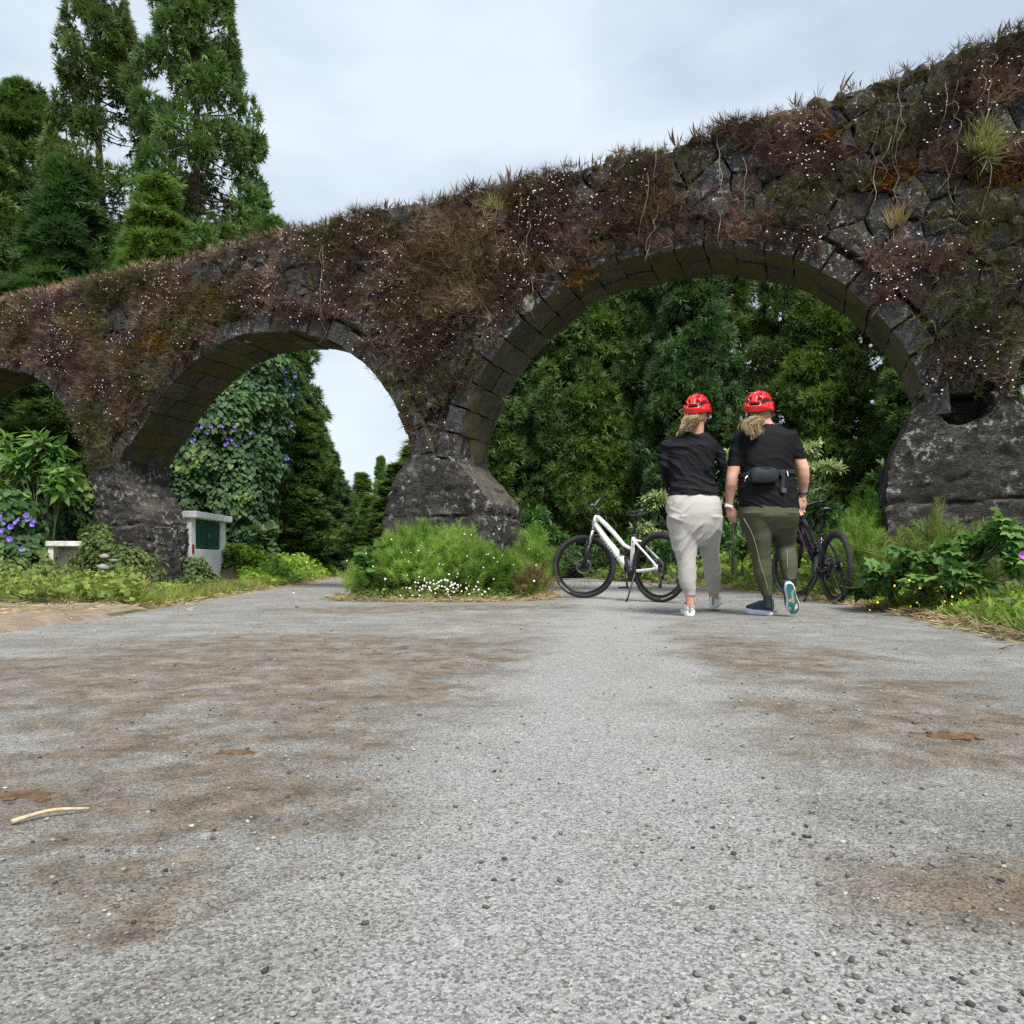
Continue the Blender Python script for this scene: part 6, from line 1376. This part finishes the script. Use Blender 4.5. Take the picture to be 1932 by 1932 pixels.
def bicycle(label, loc, heading, steer, M_FR, M_TXT, M_MOT, lean=0.0, stand=True, bars=1.0, wb=1.14):
    root = thing('bicycle', label, 'bicycle', (0, 0, 0)); A = Vector
    wheel(root, (0, 0, WR), 0, False, 1); wheel(root, (wb, 0, WR), steer, True, 2)
    HT, HB = A((.925, 0, .955)), A((.968, 0, .835)); BBp, ST = A((.40, 0, .315)), A((.365, 0, .705))
    sa = A((HB.x, 0, HB.z)); ax = (HT - HB).normalized(); Rs = Matrix.Translation(HB) @ Matrix.Rotation(steer, 4, ax) @ Matrix.Translation(-HB)
    dn = [HB + A((-.015, 0, .02)), HB.lerp(BBp, .3) + A((0, 0, .0)), HB.lerp(BBp, .62) + A((.0, 0, -.0)), BBp + A((.06, 0, .07)), BBp]
    fr = bpy.data.objects.new('frame', None); 
    mb = MB(); mb.tube([HT, HB], [.03, .034], 14)
    mb.tube(dn, [.036, .045, .05, .052, .05], 16, flat=.72, up=(0, 0, 1))
    tt = [HT + A((-.01, 0, -.025)), A((.80, 0, .85)), A((.665, 0, .745)), A((.50, 0, .60)), A((.385, 0, .555))]; mb.tube(tt, [.028, .026, .025, .021, .019], 14)
    mb.tube([BBp + A((0, 0, .02)), ST], [.026, .02], 14)
    for s in (1, -1):
        mb.tube([ST + A((-.0, s * .012, -.05)), ST + A((-.05, s * .05, -.06)), A((.13, s * .062, .5)), A((.02, s * .064, .405)), A((.0, s * .062, WR))], [.013, .012, .011, .012, .013], 9)
        mb.tube([BBp + A((-.02, s * .03, .0)), A((.24, s * .055, .325)), A((.04, s * .064, .345)), A((0, s * .062, WR))], [.022, .017, .014, .014], 9, flat=.7)
        mb.box((0, s * .062, WR), (.05, .01, .05), None, .004)
    mb.tube([ST + A((-.05, -.05, -.06)), ST + A((-.05, .05, -.06))], .011, 9)
    frame = mb.build('frame', M_FR, root, smooth=True)
    V, Fc = text_mesh('SPECIALIZED', .088, .0006); d = (dn[3] - dn[0]).normalized(); up_ = A((d.z, 0, -d.x)); 
    if up_.z < 0: up_ = -up_
    mid = HB.lerp(BBp, .37); n_ = A((0, 1, 0)); out = []
    for v in V: out.append(mid + d * (v.x * 1.0) + up_ * (v.y * .62 - .012) + n_ * (.0345 + v.z - max(0, abs(v.y * .62 - .012) - .015) ** 2 * 9))
    mk('lettering', out, [tuple(reversed(f)) for f in Fc], M_TXT, frame)
    mb = MB(); mb.tube([BBp + A((.075, 0, .165)), BBp + A((.06, 0, .09)), BBp + A((.02, 0, .0)), BBp + A((-.03, 0, -.045))], [.032, .05, .066, .04], 14, flat=.75); mb.tube([BBp + A((-.01, -.06, .0)), BBp + A((-.01, .06, .0))], [.055, .052], 22); mb.build('motor', M_MOT, root, smooth=True)
    mb = MB(); mb.box(BBp + A((.11, .0, .22)), (.06, .085, .05), Matrix.Rotation(R(35), 3, 'Y'), .01); mb.build('battery_lock', M_BPL, frame)
    mb = MB(); mb.tube([BBp + A((0, -.075, 0)), BBp + A((0, -.068, 0))], .085, 40); mb.build('chainring', M_RIM, root, smooth=False)
    for s, a in ((1, R(-100)), (-1, R(80))):
        e = BBp + A((math.cos(a) * .17, s * .095, math.sin(a) * .17)); mb = MB(); mb.tube([BBp + A((0, s * .075, 0)), BBp + A((math.cos(a) * .09, s * .088, math.sin(a) * .09)), e], [.014, .011, .011], 8); cr_ = mb.build('crank', M_BPL, root, smooth=True)
        mb = MB(); mb.box(e + A((0, s * .055, 0)), (.09, .085, .018), None, .004); mb.tube([e, e + A((0, s * .02, 0))], .007, 6); mb.build('pedal', M_BPL, cr_)
    mb = MB()
    for k in range(9): mb.tube([(0, -.028 - k * .0042, WR), (0, -.030 - k * .0042, WR)], .066 - k * .0055, 28)
    mb.build('cassette', simple('greasy_sprockets', (.07, .065, .06), .5, .8), root)
    mb = MB(); mb.box((-.01, -.075, WR - .05), (.03, .03, .06), None, .006); mb.tube([(-.005, -.072, WR - .07), (.03, -.07, WR - .12), (.05, -.068, WR - .19)], .009, 7); mb.tube([(.03, -.074, WR - .115), (.03, -.066, WR - .115)], .024, 14); mb.tube([(.055, -.074, WR - .2), (.055, -.066, WR - .2)], .024, 14); mb.build('derailleur', M_BPL, root, smooth=False)
    mb = MB(); mb.tube([BBp + A((0, -.071, .083)), A((0, -.05, WR + .055))], .003, 4); mb.tube([BBp + A((0, -.071, -.083)), A((.055, -.07, WR - .222))], .003, 4); mb.tube([A((.03, -.07, WR - .095)), A((0, -.05, WR - .055))], .003, 4); mb.build('chain', M_RIM, root)
    # fork, stem and bars turn with the front wheel
    def steerV(mb): mb.V = [tuple((Rs @ A(v))) for v in mb.V]; return mb
    off = (HB + (HB - HT).normalized() * .07); axl = Rs.inverted() @ A((wb, 0, WR))
    mb = MB(); mb.tube([HB, off], .024, 12)
    mb.tube([off + A((0, -.062, -.0)), off + A((0, .062, 0))], .022, 10)
    for s in (1, -1): mb.tube([off + A((0, s * .06, .01)), off.lerp(A((wb, s * .06, WR)), .42) + A((0, s * .035, 0))], .0165, 10)
    steerV(mb).build('fork_stanchions', M_STEEL if M_FR.name.startswith('white') else M_BPL, root, smooth=True)
    mb = MB()
    for s in (1, -1):
        a = off.lerp(A((wb, 0, WR)), .35) + A((0, s * .06, 0)); b_ = A((wb, s * .06, WR)); mb.tube([a, a.lerp(b_, .5), b_], [.023, .024, .019], 12); mb.sphere(b_, (.028, .012, .03), 10, 8)
    mb.tube([off.lerp(A((wb, 0, WR)), .36) + A((.03, -.06, 0)), off.lerp(A((wb, 0, WR)), .28) + A((.035, 0, .02)), off.lerp(A((wb, 0, WR)), .36) + A((.03, .06, 0))], .012, 8)
    mb.box(A((wb - .045, .055, WR + .03)), (.05, .03, .06), None, .008)
    steerV(mb).build('fork', M_BPL, root, smooth=True)
    top_ = HT + ax * .07; mb = MB(); mb.tube([HT, top_], .021, 12); st = top_ + A((.055, 0, .025)); mb.tube([top_ - ax * .02, st], [.022, .019], 10)
    mb.box(HT + ax * .012, (.06, .05, .03), None, .008); steerV(mb).build('stem', M_BPL, root, smooth=True)
    mb = MB(); rise = .05 * bars; hb = [st + A((-.06, -.34, rise)), st + A((-.035, -.2, rise * .9)), st + A((.0, -.06, .0)), st + A((0, .06, 0)), st + A((-.035, .2, rise * .9)), st + A((-.06, .34, rise))]; mb.tube(hb, .0125, 10); handle = steerV(mb).build('handlebar', M_BPL if not M_FR.name.startswith('white') else M_STEEL, root, smooth=True)
    for s in (1, -1):
        mb = MB(); mb.tube([st + A((-.04, s * .235, rise * .93)), st + A((-.06, s * .35, rise))], .017, 12); steerV(mb).build('grip', M_BPL, handle, smooth=True)
        mb = MB(); mb.tube([st + A((-.03, s * .18, rise * .9)), st + A((.02, s * .2, rise * .7)), st + A((.035, s * .3, rise * .55))], [.012, .006, .0045], 7); steerV(mb).build('brake_lever', M_BPL, handle, smooth=True)
        mb = MB(); mb.tube([st + A((.0, s * .17, rise * .9)), st + A((.09, s * .12, rise + .02)), st + A((.13, s * .04, -.05)), st + A((.06, s * .01, -.16)), HB + A((.035, s * .02, .06))], .003, 5); steerV(mb).build('cable', M_BPL, handle, smooth=True)
    mb = MB(); mb.box(st + A((.0, 0, .028)), (.05, .07, .012), Matrix.Rotation(R(-15), 3, 'Y'), .004); steerV(mb).build('display', simple('grey_display', (.25, .27, .3), .2), handle)
    # saddle and post
    mb = MB(); mb.tube([ST + A((0, 0, -.02)), ST + A((-.025, 0, .21))], .0145, 12); mb.tube([ST + A((.0, 0, -.012)), ST + A((-.001, 0, .014))], .0225, 14); mb.box(ST + A((-.027, 0, .215)), (.05, .04, .03), None, .006); mb.build('seat_post', M_BPL, root, smooth=True)
    sd_ = ST + A((-.03, 0, .252)); RG = []
    for f in np.linspace(0, 1, 15):
        x = -.135 + .275 * f; wd = float(np.interp(f, [0, .08, .25, .45, .7, .92, 1], [.045, .072, .075, .045, .022, .018, .008])); zc = float(np.interp(f, [0, .3, .7, 1], [.018, .0, .0, -.012])); th = float(np.interp(f, [0, .1, .8, 1], [.012, .022, .018, .01])); RG.append([sd_ + A((x, wd * math.cos(a), zc + th * math.copysign(abs(math.sin(a)) ** .7, math.sin(a)) - (.018 * abs(math.cos(a)) ** 3))) for a in np.linspace(0, 2 * math.pi, 19)[:-1]])
    mb = MB(); mb.rings(RG); s_ = mb.build('saddle', simple('saddle_vinyl', (.012, .012, .013), .32), root, smooth=True)
    mb = MB()
    for s in (1, -1): mb.tube([sd_ + A((-.1, s * .03, -.005)), sd_ + A((-.05, s * .022, -.035)), sd_ + A((.04, s * .022, -.035)), sd_ + A((.11, s * .01, -.012))], .0035, 6)
    mb.build('saddle_rails', M_STEEL, s_, smooth=True)
    mb = MB(); bc = A((.66, 0, .75)) + A((.03, 0, .04))
    if stand:
        q = [bc + A((-.02 + .0, .0, .0)), bc + A((.02, .035, .06)), bc + A((.06, .03, .12)), bc + A((.03, -.03, .13)), bc + A((-.03, -.035, .05)), bc + A((-.05, -.01, -.01)), bc + A((-.02, .0, .0))]; mb.tube(q, .0035, 6); mb.build('bottle_cage', M_BPL, root, smooth=True)
        mb = MB(); mb.tube([A((.30, .055, .31)), A((.285, .07, .29)), A((.26, .20, .045)), A((.27, .215, .004))], [.014, .011, .009, .012], 8); mb.box(A((.30, .06, .32)), (.05, .03, .09), None, .008); mb.build('kickstand', M_BPL, root, smooth=True)
    root.location = loc; root.rotation_euler = (lean, 0, heading); return root
M_WHITEF = simple('white_frame_paint', (.74, .73, .70), .3, spec=.6); M_DKF = simple('dark_purple_frame_paint', (.018, .018, .022), .18, .5, spec=.8, c2=(.035, .033, .042), ns=2)
M_TXT1 = simple('black_lettering', (.02, .02, .02), .5); M_TXT2 = simple('pink_lettering', (.55, .12, .24), .5)
bicycle('white step-through electric bicycle standing on its kickstand under the large arch', (1.535, 7.68, 0), math.atan2(.79, -.614), R(40), M_WHITEF, M_TXT1, M_BPL)
bicycle('dark electric bicycle with pink lettering standing behind the right walker', (3.26, 7.45, 0), math.atan2(1, .02), R(22), M_DKF, M_TXT2, simple('grey_motor_cover', (.14, .14, .15), .35, .3), lean=0, stand=True, bars=.6)
# ---------------------------------------------------------------- hut, small box, litter
t = NT('stained_white_plaster'); c = t.mix(t.ramp(t.noise(2.6, 8, .75, vec=t.scalev((2.2, 2.2, .7))), [(.56, 0.), (.76, .5)]), (.9, .9, .88), (.45, .44, .4)); c = t.mix(t.ramp(t.noise(16, 6, .8), [(.6, 0.), (.68, .7)]), c, (.12, .11, .095))
t.color(c).set(.9); t.bump(t.noise(24, 6), .5, .01); M_PLAS = t.m
M_GDOOR = simple('dark_green_door_paint', (.012, .085, .062), .5, c2=(.02, .11, .08), ns=3, bump=.2, bs=30)
hx0, hx1, hy0, hy1 = -6.55, -5.66, 13.05, 14.62     # the doors face the lane, +x
hz0 = .0
hut = thing('utility_hut', 'low white plastered hut with green double doors behind the left pier', 'hut', ((hx0 + hx1) / 2, (hy0 + hy1) / 2, hz0))
mb = MB(); zt, zd0, zd1 = 1.2, .66, 1.17
mb.box(((hx0 + hx1) / 2, (hy0 + hy1) / 2, (zd0 - .3) / 2 - .0), (hx1 - hx0, hy1 - hy0, zd0 + .3), None, .015); mb.box((hx1 - .06, hy0 + .09, (zd0 + zt) / 2), (.12, .18, zt - zd0 + .01), None, .006); mb.box((hx1 - .06, hy1 - .11, (zd0 + zt) / 2), (.12, .22, zt - zd0 + .01), None, .006)
mb.box(((hx0 + hx1) / 2 - .08, hy0 + .05, (zd0 + zt) / 2), (hx1 - hx0 - .18, .1, zt - zd0)); mb.box(((hx0 + hx1) / 2 - .08, hy1 - .05, (zd0 + zt) / 2), (hx1 - hx0 - .18, .1, zt - zd0)); mb.box((hx0 + .05, (hy0 + hy1) / 2, (zd0 + zt) / 2), (.1, hy1 - hy0 - .22, zt - zd0))
mb.build('wall', M_PLAS, hut)
mb = MB(); mb.box(((hx0 + hx1) / 2 + .05, (hy0 + hy1) / 2 - .02, zt + .065), (hx1 - hx0 + .14, hy1 - hy0 + .12, .12), None, .02); mb.build('roof_slab', M_PLAS, hut)
ym = (hy0 + hy1) / 2 - .01
for a, b in ((hy0 + .185, ym - .006), (ym + .006, hy1 - .225)):
    mb = MB(); mb.box((hx1 - .06, (a + b) / 2, (zd0 + zt) / 2 + .003), (.03, b - a, zt - zd0 - .02), None, .003)
    for f in (.0, 1.0): mb.box((hx1 - .04, a + .02 + (b - a - .04) * f, (zd0 + zt) / 2), (.014, .03, zt - zd0 - .04), None, .002)
    dr = mb.build('door', M_GDOOR, hut)
    if a > ym: mb = MB(); mb.box((hx1 - .035, a + .1, (zd0 + zt) / 2 - .02), (.02, .02, .1), None, .003); mb.build('handle', M_STEEL, dr)
mb = MB(); mb.box((hx1 + .008, hy0 + .06, .66), (.012, .07, .16), None, .002); mb.build('red_plate', simple('red_plate_paint', (.4, .02, .03), .5), hut)
bx = P(136, 1062, 10.9); gzb = ground_z(bx.x, bx.y)
t = NT('mossy_whitewash'); c = t.mix(t.ramp(t.noise(4, 7, .75), [(.4, 0.), (.62, .9)]), (.68, .68, .63), (.3, .3, .22)); t.color(c).set(.9); t.bump(t.noise(30, 6), .5, .01); M_PL2 = t.m
sb = thing('concrete_niche', 'small weathered white concrete box with a square opening, in weeds left of the left pier', 'concrete box', (bx.x, bx.y, gzb)); Mr = Matrix.Rotation(R(14), 3, 'Z')
ztop = P(136, 1022, 10.9).z
def B3(x, y, z): return Vector((bx.x, bx.y, 0)) + Mr @ Vector((x, y, 0)) + Vector((0, 0, z))
mb = MB(); hh2 = ztop - gzb
mb.box(B3(-.225, 0, gzb + hh2 / 2 - .05), (.07, .36, hh2 + .1 - .09), Mr, .008); mb.box(B3(.235, 0, gzb + hh2 / 2 - .05), (.09, .36, hh2 + .1 - .09), Mr, .008); mb.box(B3(0, .155, gzb + hh2 / 2 - .05), (.39, .04, hh2 - .01), Mr); mb.box(B3(0, 0, gzb + .08), (.388, .3, .22), Mr)
mb.build('box_wall', M_PL2, sb)
mb = MB(); mb.box(B3(0.01, -.01, ztop - .035), (.58, .42, .075), Mr, .012); mb.build('top_slab', M_PL2, sb)

# stones and litter
def pebble(r_, seed, flat=.6):
    g = random.Random(seed); bm = bmesh.new(); bmesh.ops.create_icosphere(bm, subdivisions=1, radius=1)
    for v in bm.verts: k = 1 + g.uniform(-.42, .25); v.co = Vector((v.co.x * k * 1.15, v.co.y * k * .9, v.co.z * k * flat))
    V = [v.co * r_ for v in bm.verts]; Fc = [tuple(v.index for v in f.verts) for f in bm.faces]; bm.free(); return np.array([tuple(v) for v in V]), np.array(Fc)
g = np.random.default_rng(99); M_PEB = leafmat('gravel', [(0, (.05, .05, .052)), (.35, (.14, .135, .13)), (.7, (.28, .27, .25)), (1, (.42, .41, .38))], .9, .0, .2)
parts = []
for k in range(5):
    n = 2800; Y = .55 + 8.5 * g.random(n) ** 1.9; x = (g.random(n) - .5) * 1.5 * Y; dn = np.array([noise.noise(Vector((a * 1.1, b * 1.1, 0))) + .5 * noise.noise(Vector((a * 4, b * 4, 3))) for a, b in zip(x, Y)])
    left = np.clip(.35 - x / Y * .5, .1, 1); mid = np.exp(-((x / Y - .08) / .1) ** 2); keep = (g.random(n) < np.clip(.4 + dn * .9, .08, 1) * (1 - .65 * mid)) & (road_dist(x, Y) < -.02); x, Y = x[keep], Y[keep]; n = len(x)
    size = (.0011 + .0034 * g.random(n) ** 3.6) * (1 + .16 * Y); az_ = g.uniform(0, 6.28, n)
    V, Fc, T = scatter(*pebble(1, k), np.stack([x, Y, size * .35], 1), np.stack([np.cos(az_), np.sin(az_), g.normal(size=n) * .1], 1), size, np.tile([0, 0, 1.0], (n, 1)), np.clip(g.normal(size=n) * .28 + .45, 0, 1)); parts.append((V, Fc, T))
V, Fc, T = merge(parts); tag(mk('gravel', V, Fc, M_PEB, None, tone=T), 'loose gravel scattered over the worn asphalt', 'gravel', None, 'stuff')
dk = simple('dark_stone', (.045, .045, .048), .85, c2=(.09, .09, .09), ns=40, bump=.6, bs=150); lt = simple('pale_stone_chip', (.42, .42, .41), .85, c2=(.25, .25, .25), ns=60, bump=.6, bs=150)
LS = [(467, 1551, 9, 1, 'palest stone, left of centre in the foreground dirt'), (474, 1543, 5, 1, 'small white chip touching the palest stone'), (611, 1658, 10, 0, 'grey stone nearest the bottom, left of centre'), (403, 1583, 10, 0, 'dark rough stone below the brown dirt patch'), (486, 1604, 9, 1, 'pale angular stone low in the left foreground'),
      (792, 1350, 8, 0, 'rounded grey stone left of the middle of the road'), (627, 1378, 6, 0, 'small black stone left of the rounded grey one'), (1523, 1580, 15, 0, 'flat dark slate stone, biggest in the right foreground'), (1530, 1596, 7, 0, 'small stone just below the flat dark slate'), (1725, 1366, 9, 0, 'black block shaped stone at the right, above the brown clod'),
      (1740, 1489, 8, 0, 'dark stone in the gravel at the right'), (1662, 1517, 7, 0, 'dark stone standing left in the right hand gravel'), (1594, 1687, 9, 1, 'pale chip at the bottom right'), (1893, 1629, 9, 0, 'grey flat stone close to the right edge'), (1415, 1675, 6, 0, 'small black stone low right of centre'), (640, 1134, 10, 0, 'dark lump of stone at the left tip of the island'), (560, 1146, 6, 0, 'small dark stone on the lane left of the island'), (590, 1518, 5, 1, 'pale pebble left of centre in the dirt')]
for i, (u, v, s, kind_, lab) in enumerate(LS):
    x, Y = G(u, v); V_, F_ = pebble(s / 2 / F * Y * 1.15, 50 + i, .7 if i != 7 else .4); V_ = V_ + np.array([x, Y, s / 2 / F * Y * .35]); tag(mk('loose_stone', V_, F_, lt if kind_ else dk), lab, 'stone', 'loose stones lying on the road')
def clod(u, v, w_, lab, n=60, seed=0):
    x, Y = G(u, v); g = random.Random(seed); mb = MB()
    for k in range(n):
        a = g.gauss(0, .3) * w_; b = g.gauss(0, .3) * w_ * .5; r_ = g.uniform(.1, .25) * w_ * .35; b0 = len(mb.V); c_ = Vector((x + a, Y + b, r_ * .25 * max(.2, 1 - abs(a) / w_))); mb.sphere(c_, (r_, r_ * .8, r_ * .35), 6, 5, Matrix.Rotation(g.uniform(0, 6), 3, 'Z'))
        mb.V[b0:] = [tuple(c_ + (Vector(q) - c_) * (1 + noise.noise(Vector(q) * 60) * .8)) for q in mb.V[b0:]]
    mb.sphere((x, Y, 0), (w_ * .5, w_ * .22, .006), 12, 5); V, Fc = remesh(mb, .0035, 0); V = np.array(V); tag(mk('soil_clod', V, Fc, simple('brown_clod', (.075, .04, .018), .95, c2=(.16, .09, .045), ns=60, bump=1, bs=200), None), lab, 'soil clod', None)
clod(1795, 1390, .13, 'flattened brown clod on the right of the road', 70, 1); clod(445, 1420, .09, 'crumbled brown clod in the dirt patch left of centre', 50, 2); clod(45, 1500, .1, 'brown clod at the left edge of the foreground', 50, 3)
a_, b_ = G(22, 1558), G(172, 1530); mb = MB(); pts = [Vector((a_[0] + (b_[0] - a_[0]) * f, a_[1] + (b_[1] - a_[1]) * f + .006 * math.sin(f * 5), .006 + .006 * math.sin(f * 3.1))) for f in np.linspace(0, 1, 9)]
mb.tube(pts, [.0045, .0035, .0032, .003, .003, .0028, .0026, .0024, .0018], 8); tag(mb.build('twig', simple('peeled_twig', (.55, .46, .28), .8, c2=(.4, .3, .16), ns=60), None, smooth=True), 'pale peeled twig lying on the road at the left', 'twig')
# fallen leaves
g2_ = random.Random(4); ml = simple('dead_leaf', (.22, .12, .05), .9, c2=(.4, .28, .13), ns=30)
for i, (u, v, lab) in enumerate([(1500, 1392, 'brown dead leaf right of centre'), (640, 1205, 'dead leaf on the far left part of the road'), (1250, 1186, 'dead leaf on the road left of the walkers'), (1425, 1352, 'dead leaf in the middle right of the road'), (780, 1248, 'dead leaf left of the middle of the road')]):
    x, Y = G(u, v); V_, F_, T_ = scatter(*LANCE, [(x, Y, .006)], [(g2_.uniform(-1, 1), g2_.uniform(-1, 1), .1)], .035, [(0, .2, 1)]); tag(mk('dead_leaf', V_, F_, ml), lab, 'leaf', 'dead leaves on the road')
# stones in the weeds by the left pier and bare dirt with rubble at the left edge
for i, (u, v, Y, s, lab) in enumerate([(198, 1050, 9.3, .12, 'pale stone heap top among the shrub at the left pier'), (215, 1058, 9.3, .1, 'pale stone right of the heap among the shrub'), (195, 1070, 9.2, .13, 'lowest pale stone of the heap among the shrub'), (60, 1146, 7.0, .07, 'pale rubble stone on the dirt at the left edge'), (265, 1137, 7.6, .06, 'rubble stone at the foot of the left pier')]):
    V_, F_ = pebble(s * .6, 200 + i, .6); V_ = V_ + np.array(P(u, v, Y)); tag(mk('rubble_stone', V_, F_, simple('pinkish_grey_stone', (.3, .27, .26), .9, c2=(.2, .18, .17), ns=12, bump=.6, bs=50)), lab, 'stone', 'pale stones by the left pier')
